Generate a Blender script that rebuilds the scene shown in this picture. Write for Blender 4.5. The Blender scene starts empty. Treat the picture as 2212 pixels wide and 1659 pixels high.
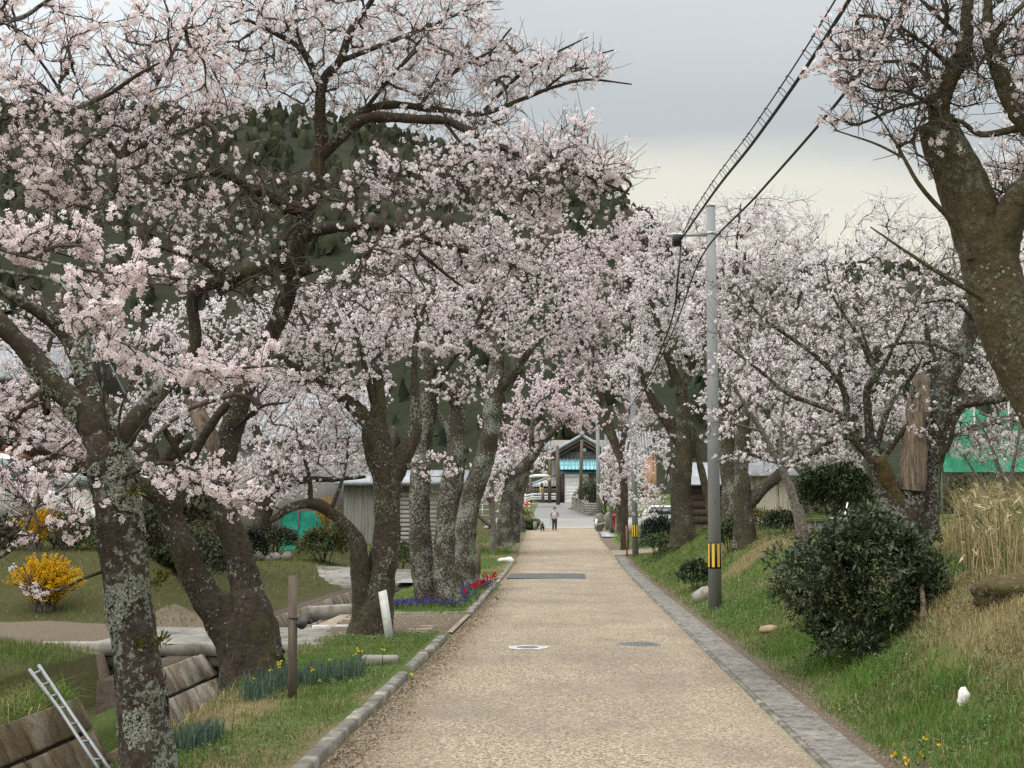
import bpy, math, random
import numpy as np
from mathutils import Matrix, Vector
sc = bpy.context.scene
COL = sc.collection
R = math.radians
rng = np.random.default_rng(7)
random.seed(7)

# ------------------------------------------------------------ camera, light, sky, exposure
F = 3000.0                                   # focal length in units of a 2212 px wide picture
CAM = np.array([0.0, 0.0, 1.7])
PITCH, YAW = math.atan(290.5 / F), math.atan(124.0 / F)
cam = bpy.data.cameras.new('camera'); camo = bpy.data.objects.new('camera', cam); COL.objects.link(camo)
cam.sensor_width = 36.0; cam.lens = F / 2212.0 * 36.0; cam.clip_start = 0.1; cam.clip_end = 3000.0
camo.location = CAM; camo.rotation_euler = (math.pi / 2 + PITCH, 0, YAW)
sc.camera = camo
RM = np.array((Matrix.Rotation(YAW, 3, 'Z') @ Matrix.Rotation(math.pi / 2 + PITCH, 3, 'X')))

world = bpy.data.worlds.new('World'); sc.world = world; world.use_nodes = True
wn = world.node_tree.nodes; wl = world.node_tree.links; wn.clear()
SUN_EL, SUN_AZ = R(52), R(-40)               # azimuth from +Y towards +X
sky = wn.new('ShaderNodeTexSky'); sky.sky_type = 'NISHITA'; sky.sun_disc = False
sky.sun_elevation = SUN_EL; sky.sun_rotation = SUN_AZ; sky.air_density = 1.0; sky.dust_density = 4.0
bg1 = wn.new('ShaderNodeBackground'); bg1.inputs['Strength'].default_value = 0.08
wl.new(sky.outputs[0], bg1.inputs['Color'])
tc = wn.new('ShaderNodeTexCoord'); sep = wn.new('ShaderNodeSeparateXYZ'); wl.new(tc.outputs['Generated'], sep.inputs[0])
mp = wn.new('ShaderNodeMapping'); mp.inputs['Scale'].default_value = (1.6, 1.6, 7.0)
wl.new(tc.outputs['Generated'], mp.inputs[0])
nz = wn.new('ShaderNodeTexNoise'); nz.inputs['Scale'].default_value = 1.7; nz.inputs['Detail'].default_value = 5.0
nz.inputs['Roughness'].default_value = 0.45; wl.new(mp.outputs[0], nz.inputs['Vector'])
def wmath(op, a, b):
    n = wn.new('ShaderNodeMath'); n.operation = op
    for i, v in enumerate((a, b)):
        if isinstance(v, (int, float)): n.inputs[i].default_value = v
        else: wl.new(v, n.inputs[i])
    return n.outputs[0]
# cloud layer: elevation with a little noise and a lighter west (left) side drives the ramp
nn = wmath('SUBTRACT', nz.outputs['Fac'], 0.5)
el = wmath('ADD', sep.outputs['Z'], wmath('MULTIPLY', nn, 0.10))
ramp = wn.new('ShaderNodeValToRGB'); wl.new(el, ramp.inputs[0])
cr = ramp.color_ramp; cr.interpolation = 'EASE'
stops = [(0.0, (0.62, 0.64, 0.60)), (0.17, (0.86, 0.83, 0.69)), (0.222, (0.80, 0.79, 0.69)), (0.265, (0.53, 0.565, 0.575)), (0.36, (0.66, 0.70, 0.71)),
         (0.62, (1.0, 1.03, 1.05)), (1.0, (1.0, 1.0, 1.0))]
while len(cr.elements) < len(stops): cr.elements.new(0.5)
for e, (p, c) in zip(cr.elements, stops): e.position = p; e.color = (*c, 1)
gain = wmath('ADD', 1.0, wmath('MULTIPLY', wmath('MAXIMUM', wmath('SUBTRACT', sep.outputs['Z'], 0.36), 0.0), 2.6))
left = wmath('MAXIMUM', wmath('MULTIPLY', wmath('ADD', sep.outputs['X'], 0.06), -1.0), 0.0)
gain = wmath('MULTIPLY', gain, wmath('ADD', 1.0, wmath('MULTIPLY', wmath('MINIMUM', left, 0.35), 1.4)))
bg2 = wn.new('ShaderNodeBackground'); wl.new(ramp.outputs[0], bg2.inputs['Color']); wl.new(gain, bg2.inputs['Strength'])
mx = wn.new('ShaderNodeMixShader'); mx.inputs[0].default_value = 0.9
wl.new(bg1.outputs[0], mx.inputs[1]); wl.new(bg2.outputs[0], mx.inputs[2])
wo = wn.new('ShaderNodeOutputWorld'); wl.new(mx.outputs[0], wo.inputs[0])

sun = bpy.data.lights.new('sun', 'SUN'); suno = bpy.data.objects.new('sun', sun); COL.objects.link(suno)
sun.energy = 1.2; sun.angle = R(35); sun.color = (1.0, 0.96, 0.9)
sd = Vector((math.sin(SUN_AZ) * math.cos(SUN_EL), math.cos(SUN_AZ) * math.cos(SUN_EL) * -1.0, math.sin(SUN_EL)))
# the brightest part of the overcast stands behind the viewer's left shoulder
sky.sun_rotation = math.atan2(sd.x, sd.y)
suno.rotation_euler = sd.to_track_quat('Z', 'Y').to_euler(); suno.location = (0, 0, 60)
vs = sc.view_settings; vs.view_transform = 'Standard'; vs.look = 'None'; vs.gamma = 1.0; vs.use_curve_mapping = False
vs.exposure = 0.15
sc.render.engine = 'CYCLES'
sc.cycles.max_bounces = 6; sc.cycles.diffuse_bounces = 4; sc.cycles.transmission_bounces = 4; sc.cycles.glossy_bounces = 2
sc.cycles.use_denoising = False

# ------------------------------------------------------------ pixels <-> places
def W(px, py, Y):
    d = RM @ np.array([(px - 1106.0) / F, (829.5 - py) / F, -1.0])
    return CAM + d * (Y / d[1])
def smooth(a, b, x):
    t = np.clip((x - a) / (b - a), 0, 1); return t * t * (3 - 2 * t)
def h2(ix, iy, s=0):
    v = np.sin(ix * 127.1 + iy * 311.7 + s * 74.7) * 43758.5453
    return v - np.floor(v)
def noise2(x, y, s=0):
    x = np.asarray(x, float); y = np.asarray(y, float)
    ix, iy = np.floor(x), np.floor(y); fx, fy = x - ix, y - iy
    fx = fx * fx * (3 - 2 * fx); fy = fy * fy * (3 - 2 * fy)
    a, b, c, d = h2(ix, iy, s), h2(ix + 1, iy, s), h2(ix, iy + 1, s), h2(ix + 1, iy + 1, s)
    return (a * (1 - fx) + b * fx) * (1 - fy) + (c * (1 - fx) + d * fx) * fy
def fbm2(x, y, s=0, o=3):
    v, a, t = 0, 0.5, 0
    for k in range(o):
        v = v + a * noise2(x * 2 ** k, y * 2 ** k, s + k); t += a; a *= 0.5
    return v / t
def noise3(p, s=0):
    i = np.floor(p); f = p - i; f = f * f * (3 - 2 * f); r = 0
    for dx in (0, 1):
        for dy in (0, 1):
            for dz in (0, 1):
                w = (f[:, 0] if dx else 1 - f[:, 0]) * (f[:, 1] if dy else 1 - f[:, 1]) * (f[:, 2] if dz else 1 - f[:, 2])
                v = np.sin((i[:, 0] + dx) * 127.1 + (i[:, 1] + dy) * 311.7 + (i[:, 2] + dz) * 191.3 + s * 7.7) * 43758.5453
                r = r + w * (v - np.floor(v))
    return r
def nrm(v): return v / np.maximum(np.linalg.norm(v, axis=-1, keepdims=True), 1e-9)

# ------------------------------------------------------------ terrain heights
ZR_Y = np.array([-30, 40, 50, 58, 75, 100, 106, 115, 140, 160, 300, 900.])
ZR_Z = np.array([0, 0, .09, .22, .45, .80, 1.10, 1.75, 3.30, 4.0, 7, 15.])
def zr(Y):
    Y = np.asarray(Y, float)
    return (np.interp(Y - 2, ZR_Y, ZR_Z) + np.interp(Y, ZR_Y, ZR_Z) + np.interp(Y + 2, ZR_Y, ZR_Z)) / 3
def xl(Y): return np.interp(Y, [0, 25, 36, 51, 70, 100], [-1.73, -1.72, -1.85, -2.0, -2.45, -3.1])      # left road edge
def xr(Y): return np.interp(Y, [0, 50, 56, 80, 100], [1.72, 1.75, 1.8, 1.75, 2.0])                        # right road edge
def chan(Y):                                                                                             # channel: left top, right top
    return np.where(Y < 22.0, -4.9, -5.4), np.interp(Y, [8.5, 10.6, 13.4, 17, 25, 60], [-2.98, -3.06, -3.24, -3.36, -3.9, -4.0])
def H(X, Y, bumps=True):
    X = np.asarray(X, float); Y = np.asarray(Y, float)
    z0 = zr(Y)
    # right bank
    u = X - (xr(Y) + 0.55)
    k = 1 - 0.92 * smooth(50, 57, Y)
    bank = 1.22 * smooth(0.0, 2.5, u) + 0.42 * smooth(1.8, 7, u) + 0.25 * smooth(7, 25, u)
    rz = z0 + k * bank + 0.03 * smooth(0, 0.3, u)
    # left side
    lz = z0 + 0.045
    rise = smooth(21.8, 25.5, Y) * (1 - smooth(32, 36, Y)) * 0.95 + 0.3 * smooth(33, 37, Y) + 0.02
    rise = rise * smooth(-6.4, -8.4, X)
    low = -0.12 * smooth(-6.6, -5.6, X) * smooth(-4.4, -4.9, X) + 0.1 * smooth(-5.2, -8, X)
    lz = np.where(X < -4.3, z0 + rise + low, lz)
    lz = np.where(X < -9, lz + 0.25 * smooth(-9, -14, X), lz)
    z = np.where(X > xr(Y), rz, np.where(X < xl(Y), lz, z0 - 0.03))
    if bumps:
        off = np.where(X > xr(Y), smooth(0.5, 1.2, X - xr(Y)), smooth(0.15, 0.5, xl(Y) - X))
        z = z + off * (0.10 * (fbm2(X * 1.1, Y * 1.1, 3) - 0.5) + 0.05 * (noise2(X * 4, Y * 4, 9) - 0.5)) * np.where(X > 2.3, 1.5, 0.7)
    z = np.where((X > -6.05) & (X < -4.85) & (Y > 13.68) & (Y < 21.2), z0 - .62, z)
    ct, cb = chan(Y)
    inch = (X > ct) & (X < cb) & (Y < 62)
    fl = np.clip(-0.1 - (X - ct) / 0.55, -1.5, 0)
    z = np.where(inch, np.minimum(z, z0 + np.maximum(fl, -1.5)), z)
    return z
def G(px, py, it=30):
    """where the ray through a picture point meets the ground"""
    d = RM @ np.array([(px - 1106.0) / F, (829.5 - py) / F, -1.0]); lo = 5.0
    for Y in np.arange(5, 160, 0.1):
        p = CAM + d * (Y / d[1])
        if p[2] <= H(p[0], p[1], False): return p
    return p

# ------------------------------------------------------------ mesh helpers
def link(o, parent=None):
    COL.objects.link(o)
    if parent is not None: o.parent = parent
    return o
def tag(o, label=None, cat=None, group=None, kind=None):
    if label: o['label'] = label
    if cat: o['category'] = cat
    if group: o['group'] = group
    if kind: o['kind'] = kind
    return o
def root_loc(parent):
    v = Vector((0, 0, 0))
    while parent is not None: v += parent.location; parent = parent.parent
    return np.array(v)
def thing(name, loc, label, cat, group=None):
    o = bpy.data.objects.new(name, None); o.empty_display_size = 0.2; o.location = [float(c) for c in loc]
    link(o); return tag(o, label, cat, group)
def npmesh(name, verts, faces, mat, parent=None, col=None, smooth_=False, kind=None):
    """faces: list of integer arrays (M,k)"""
    verts = np.asarray(verts, float) - root_loc(parent)
    me = bpy.data.meshes.new(name); nv = len(verts)
    faces = [np.asarray(f, np.int64) for f in faces if len(f)]
    me.vertices.add(nv); me.vertices.foreach_set('co', verts.astype(np.float32).ravel())
    loops = np.concatenate([f.ravel() for f in faces]) if faces else np.zeros(0, int)
    tot = np.concatenate([np.full(len(f), f.shape[1]) for f in faces]) if faces else np.zeros(0, int)
    me.loops.add(len(loops)); me.loops.foreach_set('vertex_index', loops.astype(np.int32))
    me.polygons.add(len(tot)); st = np.concatenate([[0], np.cumsum(tot)[:-1]])
    me.polygons.foreach_set('loop_start', st.astype(np.int32))
    if smooth_: me.polygons.foreach_set('use_smooth', np.ones(len(tot), bool))
    me.update(calc_edges=True)
    if col is not None:
        a = me.color_attributes.new('tint', 'FLOAT_COLOR', 'POINT')
        c = np.ones((nv, 4), np.float32); c[:, :3] = col; a.data.foreach_set('color', c.ravel())
    for m in (mat if isinstance(mat, (list, tuple)) else [mat]): me.materials.append(m)
    o = bpy.data.objects.new(name, me); link(o, parent)
    if kind: o['kind'] = kind
    return o
class MB:
    """collects simple shapes into one mesh"""
    def __init__(s): s.v = []; s.f = {3: [], 4: []}; s.n = 0; s.big = []
    def add(s, v, *fs):
        v = np.asarray(v, float)
        for f in fs:
            f = np.asarray(f, np.int64)
            if f.ndim == 1: f = f[None]
            s.f.setdefault(f.shape[1], []).append(f + s.n)
        s.v.append(v); s.n += len(v); return s
    def box(s, c, size, rz=0.0, bev=0.0, rx=0.0, ry=0.0):
        h = np.array(size, float) / 2
        if bev <= 0:
            v = np.array([[x, y, z] for x in (-1, 1) for y in (-1, 1) for z in (-1, 1)], float) * h
            f = [[0, 1, 3, 2], [4, 6, 7, 5], [0, 4, 5, 1], [2, 3, 7, 6], [0, 2, 6, 4], [1, 5, 7, 3]]
        else:                                            # chamfered top and vertical edges
            b = min(bev, min(h) * 0.6)
            def ring(ix, iy, z):
                return [[-h[0] + ix, -h[1], z], [h[0] - ix, -h[1], z], [h[0], -h[1] + iy, z], [h[0], h[1] - iy, z],
                        [h[0] - ix, h[1], z], [-h[0] + ix, h[1], z], [-h[0], h[1] - iy, z], [-h[0], -h[1] + iy, z]]
            a = np.array(ring(b, b, -h[2])); m = np.array(ring(b, b, h[2] - b)); t = np.array(ring(b, b, h[2]))
            t[:, :2] *= np.array([(h[0] - b) / h[0], (h[1] - b) / h[1]])
            v = np.vstack([a, m, t]); f = []
            for k in range(8):
                j = (k + 1) % 8; f.append([k, j, 8 + j, 8 + k]); f.append([8 + k, 8 + j, 16 + j, 16 + k])
            s_ = (np.array(Matrix.Rotation(rz, 3, 'Z') @ Matrix.Rotation(ry, 3, 'Y') @ Matrix.Rotation(rx, 3, 'X')) @ v.T).T + np.array(c)
            return s.add(s_, np.array(f), np.array([[16, 17, 18, 19, 20, 21, 22, 23]]), np.array([[7, 6, 5, 4, 3, 2, 1, 0]]))
        v = (np.array(Matrix.Rotation(rz, 3, 'Z') @ Matrix.Rotation(ry, 3, 'Y') @ Matrix.Rotation(rx, 3, 'X')) @ v.T).T + np.array(c)
        return s.add(v, np.array(f))
    def hexa(s, a):                                      # 8 corners: bottom 4 then top 4, both counter-clockwise
        return s.add(a, np.array([[3, 2, 1, 0], [4, 5, 6, 7], [0, 1, 5, 4], [1, 2, 6, 5], [2, 3, 7, 6], [3, 0, 4, 7]]))
    def tube(s, pts, rad, n=8, cap=True):
        v, q = tube_np(np.asarray(pts, float), np.broadcast_to(np.asarray(rad, float), (len(pts),)), n)
        fs = [q]
        if cap: fs += [np.arange(n)[::-1][None], (np.arange(n) + (len(pts) - 1) * n)[None]]
        return s.add(v, *fs)
    def lathe(s, c, prof, n=16):                         # prof: (r,z) pairs, closed with caps
        a = np.linspace(0, 2 * np.pi, n, endpoint=False); m = len(prof)
        v = np.array([[c[0] + r * np.cos(t), c[1] + r * np.sin(t), c[2] + z] for r, z in prof for t in a])
        q = np.array([[i * n + k, i * n + (k + 1) % n, (i + 1) * n + (k + 1) % n, (i + 1) * n + k] for i in range(m - 1) for k in range(n)])
        return s.add(v, q, np.arange(n)[::-1][None], (np.arange(n) + (m - 1) * n)[None])
    def ball(s, c, r, n=10, m=6, jit=0.0, seed=0):
        r = np.broadcast_to(np.asarray(r, float), (3,)); v = [[0, 0, -1]]; f3 = []; f4 = []
        for i in range(1, m):
            t = -np.pi / 2 + np.pi * i / m
            for k in range(n): v.append([np.cos(t) * np.cos(2 * np.pi * k / n), np.cos(t) * np.sin(2 * np.pi * k / n), np.sin(t)])
        v.append([0, 0, 1]); v = np.array(v, float)
        for k in range(n):
            f3.append([0, 1 + (k + 1) % n, 1 + k]); f3.append([len(v) - 1, 1 + (m - 2) * n + k, 1 + (m - 2) * n + (k + 1) % n])
            for i in range(m - 2): f4.append([1 + i * n + k, 1 + i * n + (k + 1) % n, 1 + (i + 1) * n + (k + 1) % n, 1 + (i + 1) * n + k])
        if jit: v = v * (1 + jit * (noise3(v * 1.7 + seed * 3.1 + 50, seed) - 0.5) * 2)[:, None]
        return s.add(v * r + np.array(c), np.array(f3), np.array(f4))
    def build(s, name, mat, parent=None, smooth_=False, kind=None):
        return npmesh(name, np.vstack(s.v), [np.vstack(x) for x in s.f.values() if x], mat, parent, None, smooth_, kind)
def frames(P):
    """parallel-transport frames along a polyline"""
    T = np.gradient(P, axis=0); T = nrm(T); N = np.zeros_like(P)
    a = np.array([0, 0, 1.0]) if abs(T[0, 2]) < 0.9 else np.array([1.0, 0, 0])
    n = np.cross(T[0], a); n /= np.linalg.norm(n)
    for i in range(len(P)):
        n = n - T[i] * n.dot(T[i]); n /= max(np.linalg.norm(n), 1e-9); N[i] = n
    return T, N, np.cross(T, N)
def tube_np(P, r, n, disp=None):
    T, N, B = frames(P); a = np.linspace(0, 2 * np.pi, n, endpoint=False)
    ca, sa = np.cos(a)[None, :, None], np.sin(a)[None, :, None]
    D = N[:, None] * ca + B[:, None] * sa
    rr = r[:, None, None] * np.ones((1, n, 1))
    V = P[:, None] + D * rr
    if disp is not None: V = V + D * disp(V.reshape(-1, 3)).reshape(len(P), n, 1) * rr
    i = np.arange(len(P) - 1)[:, None] * n; k = np.arange(n)[None]; j = (k + 1) % n
    q = np.stack([i + k, i + j, i + n + j, i + n + k], -1).reshape(-1, 4)
    return V.reshape(-1, 3), q
def tubes_batch(P, r, n=3):
    """P (M,K,3) polylines, r (M,K) radii -> verts, quads"""
    M, K, _ = P.shape
    T = nrm(np.gradient(P, axis=1)); a = np.zeros_like(T); a[..., 2] = 1.0
    bad = np.abs(T[..., 2]) > 0.93; a[bad] = (1, 0, 0)
    N = nrm(np.cross(T, a)); B = np.cross(T, N)
    t = np.linspace(0, 2 * np.pi, n, endpoint=False)
    V = P[:, :, None] + (N[:, :, None] * np.cos(t)[None, None, :, None] + B[:, :, None] * np.sin(t)[None, None, :, None]) * r[:, :, None, None]
    base = (np.arange(M)[:, None, None] * K + np.arange(K - 1)[None, :, None]) * n
    k = np.arange(n)[None, None]; j = (k + 1) % n
    q = np.stack([base + k, base + j, base + n + j, base + n + k], -1).reshape(-1, 4)
    return V.reshape(-1, 3), q
def catmull(P, step):
    P = np.asarray(P, float); out = []
    E = np.vstack([2 * P[0] - P[1], P, 2 * P[-1] - P[-2]])
    for i in range(1, len(E) - 2):
        d = np.linalg.norm(E[i + 1, :3] - E[i, :3]); n = max(2, int(d / step))
        t = np.linspace(0, 1, n, endpoint=False)[:, None]
        a, b, c, e = E[i - 1], E[i], E[i + 1], E[i + 2]
        out.append(0.5 * ((2 * b) + (-a + c) * t + (2 * a - 5 * b + 4 * c - e) * t ** 2 + (-a + 3 * b - 3 * c + e) * t ** 3))
    return np.vstack(out + [P[-1:]])
def copy_tree(o, parent=None):
    c = o.copy(); COL.objects.link(c)
    if parent is not None: c.parent = parent
    for ch in list(o.children): copy_tree(ch, c)
    return c

# ------------------------------------------------------------ materials
def mat(name, build):
    m = bpy.data.materials.new(name); m.use_nodes = True
    n = m.node_tree.nodes; l = m.node_tree.links; n.clear()
    out = n.new('ShaderNodeOutputMaterial')
    sh = build(n, l); l.new(sh, out.inputs[0]); return m
class NB:
    def __init__(s, n, l): s.n, s.l = n, l
    def set(s, sock, v):
        if isinstance(v, bpy.types.NodeSocket): s.l.new(v, sock)
        elif isinstance(v, (tuple, list)) and len(v) == 3 and sock.type == 'RGBA': sock.default_value = (*v, 1)
        else: sock.default_value = v
    def pos(s):
        return s.n.new('ShaderNodeNewGeometry').outputs['Position']
    def objco(s): return s.n.new('ShaderNodeTexCoord').outputs['Object']
    def scale(s, v, sx, sy, sz):
        m = s.n.new('ShaderNodeMapping'); m.inputs['Scale'].default_value = (sx, sy, sz); s.l.new(v, m.inputs[0]); return m.outputs[0]
    def noise(s, v, sc_, det=4, rough=0.55, out='Fac'):
        t = s.n.new('ShaderNodeTexNoise'); t.inputs['Scale'].default_value = sc_; t.inputs['Detail'].default_value = det
        t.inputs['Roughness'].default_value = rough; s.l.new(v, t.inputs['Vector']); return t.outputs[out]
    def vor(s, v, sc_, feat='F1', out='Distance'):
        t = s.n.new('ShaderNodeTexVoronoi'); t.feature = feat; t.inputs['Scale'].default_value = sc_; s.l.new(v, t.inputs['Vector']); return t.outputs[out]
    def ramp(s, fac, stops, interp='LINEAR'):
        r = s.n.new('ShaderNodeValToRGB'); s.l.new(fac, r.inputs[0]); c = r.color_ramp; c.interpolation = interp
        while len(c.elements) < len(stops): c.elements.new(0.5)
        for e, (p, v) in zip(c.elements, stops):
            e.position = p; e.color = (*v, 1) if isinstance(v, tuple) else (v, v, v, 1)
        return r.outputs[0]
    def mix(s, f, a, b, mode='MIX'):
        m = s.n.new('ShaderNodeMix'); m.data_type = 'RGBA'; m.blend_type = mode
        s.set(m.inputs[0], f); s.set(m.inputs[6], a); s.set(m.inputs[7], b); return m.outputs[2]
    def math(s, op, a, b=0.0):
        m = s.n.new('ShaderNodeMath'); m.operation = op; s.set(m.inputs[0], a); s.set(m.inputs[1], b); return m.outputs[0]
    def attr(s, name, out='Color'):
        a = s.n.new('ShaderNodeAttribute'); a.attribute_name = name; return a.outputs[out]
    def objrand(s): return s.n.new('ShaderNodeObjectInfo').outputs['Random']
    def bump(s, h, st, dist=0.01):
        b = s.n.new('ShaderNodeBump'); b.inputs['Strength'].default_value = st; b.inputs['Distance'].default_value = dist
        s.l.new(h, b.inputs['Height']); return b.outputs[0]
    def bsdf(s, col, rough=0.8, normal=None, metal=0.0, spec=0.3, **kw):
        p = s.n.new('ShaderNodeBsdfPrincipled'); s.set(p.inputs['Base Color'], col); s.set(p.inputs['Roughness'], rough)
        p.inputs['Metallic'].default_value = metal; p.inputs['Specular IOR Level'].default_value = spec
        if normal is not None: s.l.new(normal, p.inputs['Normal'])
        return p.outputs[0]
def simple(name, c, rough=0.7, var=0.25, sc_=6.0, bump=0.15, metal=0.0, spec=0.3, dirt=None, stretch=(1, 1, 1)):
    """one colour broken up by two noises, optional dirt patches"""
    def b(n, l):
        N = NB(n, l); v = N.scale(N.objco(), *stretch); a = N.noise(v, sc_, 5, 0.6)
        lo = tuple(x * (1 - var) for x in c); hi = tuple(min(1, x * (1 + var)) for x in c)
        colr = N.ramp(a, [(0.3, lo), (0.7, hi)])
        if dirt is not None:
            d = N.noise(v, sc_ * 0.45, 6, 0.7); colr = N.mix(N.ramp(d, [(0.5, 0.0), (0.62, 1.0)]), colr, dirt)
        rnd = N.math('ADD', N.math('MULTIPLY', N.objrand(), 0.22), 0.89)
        cm = n.new('ShaderNodeVectorMath'); cm.operation = 'SCALE'; l.new(colr, cm.inputs[0]); l.new(rnd, cm.inputs['Scale'])
        nm = N.bump(N.noise(v, sc_ * 6, 4, 0.6), bump, 0.01)
        return N.bsdf(cm.outputs[0], rough, nm, metal, spec)
    return mat(name, b)
M = {}
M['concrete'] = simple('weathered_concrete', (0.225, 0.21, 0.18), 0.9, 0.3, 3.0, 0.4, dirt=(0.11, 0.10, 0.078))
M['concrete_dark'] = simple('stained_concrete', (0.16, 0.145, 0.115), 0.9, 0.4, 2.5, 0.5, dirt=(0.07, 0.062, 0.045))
M['concrete_pole'] = simple('pole_concrete', (0.20, 0.207, 0.203), 0.8, 0.14, 2.2, 0.12, dirt=(0.155, 0.16, 0.155), stretch=(1, 1, 0.25))
M['block'] = simple('mossy_wall_block', (0.135, 0.105, 0.07), 0.95, 0.45, 5.0, 0.8, dirt=(0.26, 0.24, 0.2), stretch=(1, 1, 0.5))
M['block_brown'] = simple('brown_mossy_wall_block', (0.10, 0.075, 0.04), 0.95, 0.5, 6.0, 0.9, dirt=(0.17, 0.15, 0.11), stretch=(1, 1, 0.5))
M['kerb'] = simple('kerb_concrete', (0.15, 0.135, 0.112), 0.9, 0.38, 5.0, 0.5, dirt=(0.31, 0.285, 0.25))
M['gutter'] = simple('gutter_slab_concrete', (0.185, 0.17, 0.15), 0.9, 0.3, 14.0, 0.6, dirt=(0.10, 0.088, 0.07))
M['white_paint'] = simple('white_paint', (0.74, 0.74, 0.72), 0.55, 0.06, 4.0, 0.05)
M['white_worn'] = simple('worn_white_paint', (0.52, 0.51, 0.48), 0.75, 0.12, 7.0, 0.3, dirt=(0.34, 0.32, 0.29))
M['cream_wall'] = simple('cream_metal_siding', (0.66, 0.65, 0.57), 0.6, 0.05, 1.5, 0.05)
M['grey_trim'] = simple('grey_blue_trim', (0.20, 0.24, 0.25), 0.6, 0.1, 3.0, 0.05)
M['wood_grey'] = simple('weathered_grey_wood', (0.115, 0.092, 0.07), 0.9, 0.35, 8.0, 0.5, stretch=(4, 4, 0.4))
M['wood_dark'] = simple('dark_house_timber', (0.055, 0.038, 0.028), 0.85, 0.3, 6.0, 0.3, stretch=(3, 3, 0.5))
M['wood_dead'] = simple('dead_wood', (0.19, 0.145, 0.105), 0.95, 0.5, 9.0, 0.9, stretch=(5, 5, 0.35), dirt=(0.08, 0.06, 0.045))
M['black'] = simple('black_rubber', (0.02, 0.02, 0.021), 0.6, 0.2, 4.0, 0.05)
M['yellow'] = simple('yellow_reflector', (0.62, 0.42, 0.05), 0.5, 0.12, 20.0, 0.1)
M['steel'] = simple('galvanised_steel', (0.42, 0.44, 0.44), 0.45, 0.12, 5.0, 0.05, metal=0.5)
M['aluminium'] = simple('aluminium_ladder', (0.24, 0.25, 0.25), 0.45, 0.1, 6.0, 0.05, metal=0.4)
M['dark_metal'] = simple('dark_lamp_metal', (0.07, 0.06, 0.052), 0.5, 0.3, 8.0, 0.1, metal=0.2)
M['blue_pipe'] = simple('blue_water_pipe', (0.06, 0.15, 0.25), 0.5, 0.15, 5.0, 0.05)
M['tile'] = simple('grey_roof_tile', (0.17, 0.18, 0.185), 0.55, 0.25, 2.0, 0.2)
M['tile_light'] = simple('pale_grey_roof_tile', (0.30, 0.32, 0.33), 0.5, 0.2, 2.0, 0.2)
M['cyan_roof'] = simple('turquoise_sheet_roof', (0.27, 0.52, 0.565), 0.5, 0.08, 1.5, 0.05)
M['cyan_dark'] = simple('dark_turquoise_sheet', (0.07, 0.27, 0.33), 0.5, 0.08, 1.5, 0.05)
M['plaster'] = simple('house_plaster', (0.34, 0.32, 0.29), 0.9, 0.1, 2.0, 0.1)
M['brown_wall'] = simple('brown_grey_wall', (0.12, 0.105, 0.085), 0.9, 0.15, 2.0, 0.1)
M['glass'] = simple('dark_window_glass', (0.03, 0.035, 0.04), 0.15, 0.1, 2.0, 0.0, spec=0.6)
M['tarmac'] = simple('grey_tarmac', (0.165, 0.163, 0.155), 0.9, 0.12, 1.5, 0.3)
M['tarmac_light'] = simple('pale_street_concrete', (0.255, 0.245, 0.225), 0.9, 0.12, 1.0, 0.2)
M['patch'] = simple('dark_asphalt_patch', (0.075, 0.075, 0.078), 0.85, 0.2, 10.0, 0.3)
M['iron'] = simple('grey_manhole_iron', (0.17, 0.17, 0.165), 0.7, 0.2, 25.0, 0.4)
M['cement'] = simple('pale_cement_patch', (0.42, 0.41, 0.385), 0.9, 0.25, 9.0, 0.4)
M['red_sign'] = simple('red_sign_sheet', (0.58, 0.10, 0.07), 0.5, 0.08, 6.0, 0.02)
M['red_box'] = simple('dark_red_painted_steel', (0.33, 0.025, 0.03), 0.5, 0.1, 4.0, 0.05)
M['orange'] = simple('orange_mirror_back', (0.50, 0.28, 0.17), 0.6, 0.12, 5.0, 0.05)
M['banner'] = simple('yellow_banner_cloth', (0.80, 0.62, 0.05), 0.8, 0.05, 3.0, 0.05)
M['green_net'] = simple('green_netting', (0.06, 0.33, 0.19), 0.85, 0.4, 3.0, 0.9)
M['teal_net'] = simple('teal_netting', (0.02, 0.26, 0.18), 0.85, 0.3, 7.0, 0.5)
M['rust_sheet'] = simple('pale_rusty_corrugated_sheet', (0.46, 0.42, 0.35), 0.75, 0.12, 3.0, 0.1, dirt=(0.24, 0.13, 0.075), stretch=(8, 8, 0.3))
M['grey_sheet'] = simple('grey_corrugated_sheet', (0.23, 0.225, 0.20), 0.7, 0.12, 3.0, 0.1, dirt=(0.15, 0.13, 0.1), stretch=(6, 6, 0.4))
M['brick_red'] = simple('red_brown_siding', (0.20, 0.085, 0.06), 0.85, 0.2, 2.0, 0.2)
M['stone'] = simple('grey_field_stone', (0.13, 0.12, 0.10), 0.95, 0.4, 4.0, 0.7, dirt=(0.22, 0.21, 0.185))
M['tan_stone'] = simple('tan_stone', (0.34, 0.24, 0.16), 0.95, 0.3, 8.0, 0.6)
M['white_stone'] = simple('white_stone', (0.72, 0.70, 0.64), 0.9, 0.1, 8.0, 0.4)
M['soil'] = simple('dark_soil', (0.07, 0.052, 0.038), 1.0, 0.35, 9.0, 0.8)
M['skin'] = simple('skin', (0.50, 0.32, 0.24), 0.6, 0.05, 8.0, 0.02)
M['vest'] = simple('beige_vest_cloth', (0.62, 0.54, 0.46), 0.9, 0.08, 12.0, 0.2)
M['denim'] = simple('blue_shirt_cloth', (0.12, 0.17, 0.30), 0.9, 0.15, 12.0, 0.2)
M['trouser'] = simple('charcoal_trouser_cloth', (0.055, 0.055, 0.065), 0.95, 0.15, 12.0, 0.2)
M['hat'] = simple('brown_felt_hat', (0.10, 0.075, 0.055), 0.95, 0.15, 12.0, 0.2)
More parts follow.
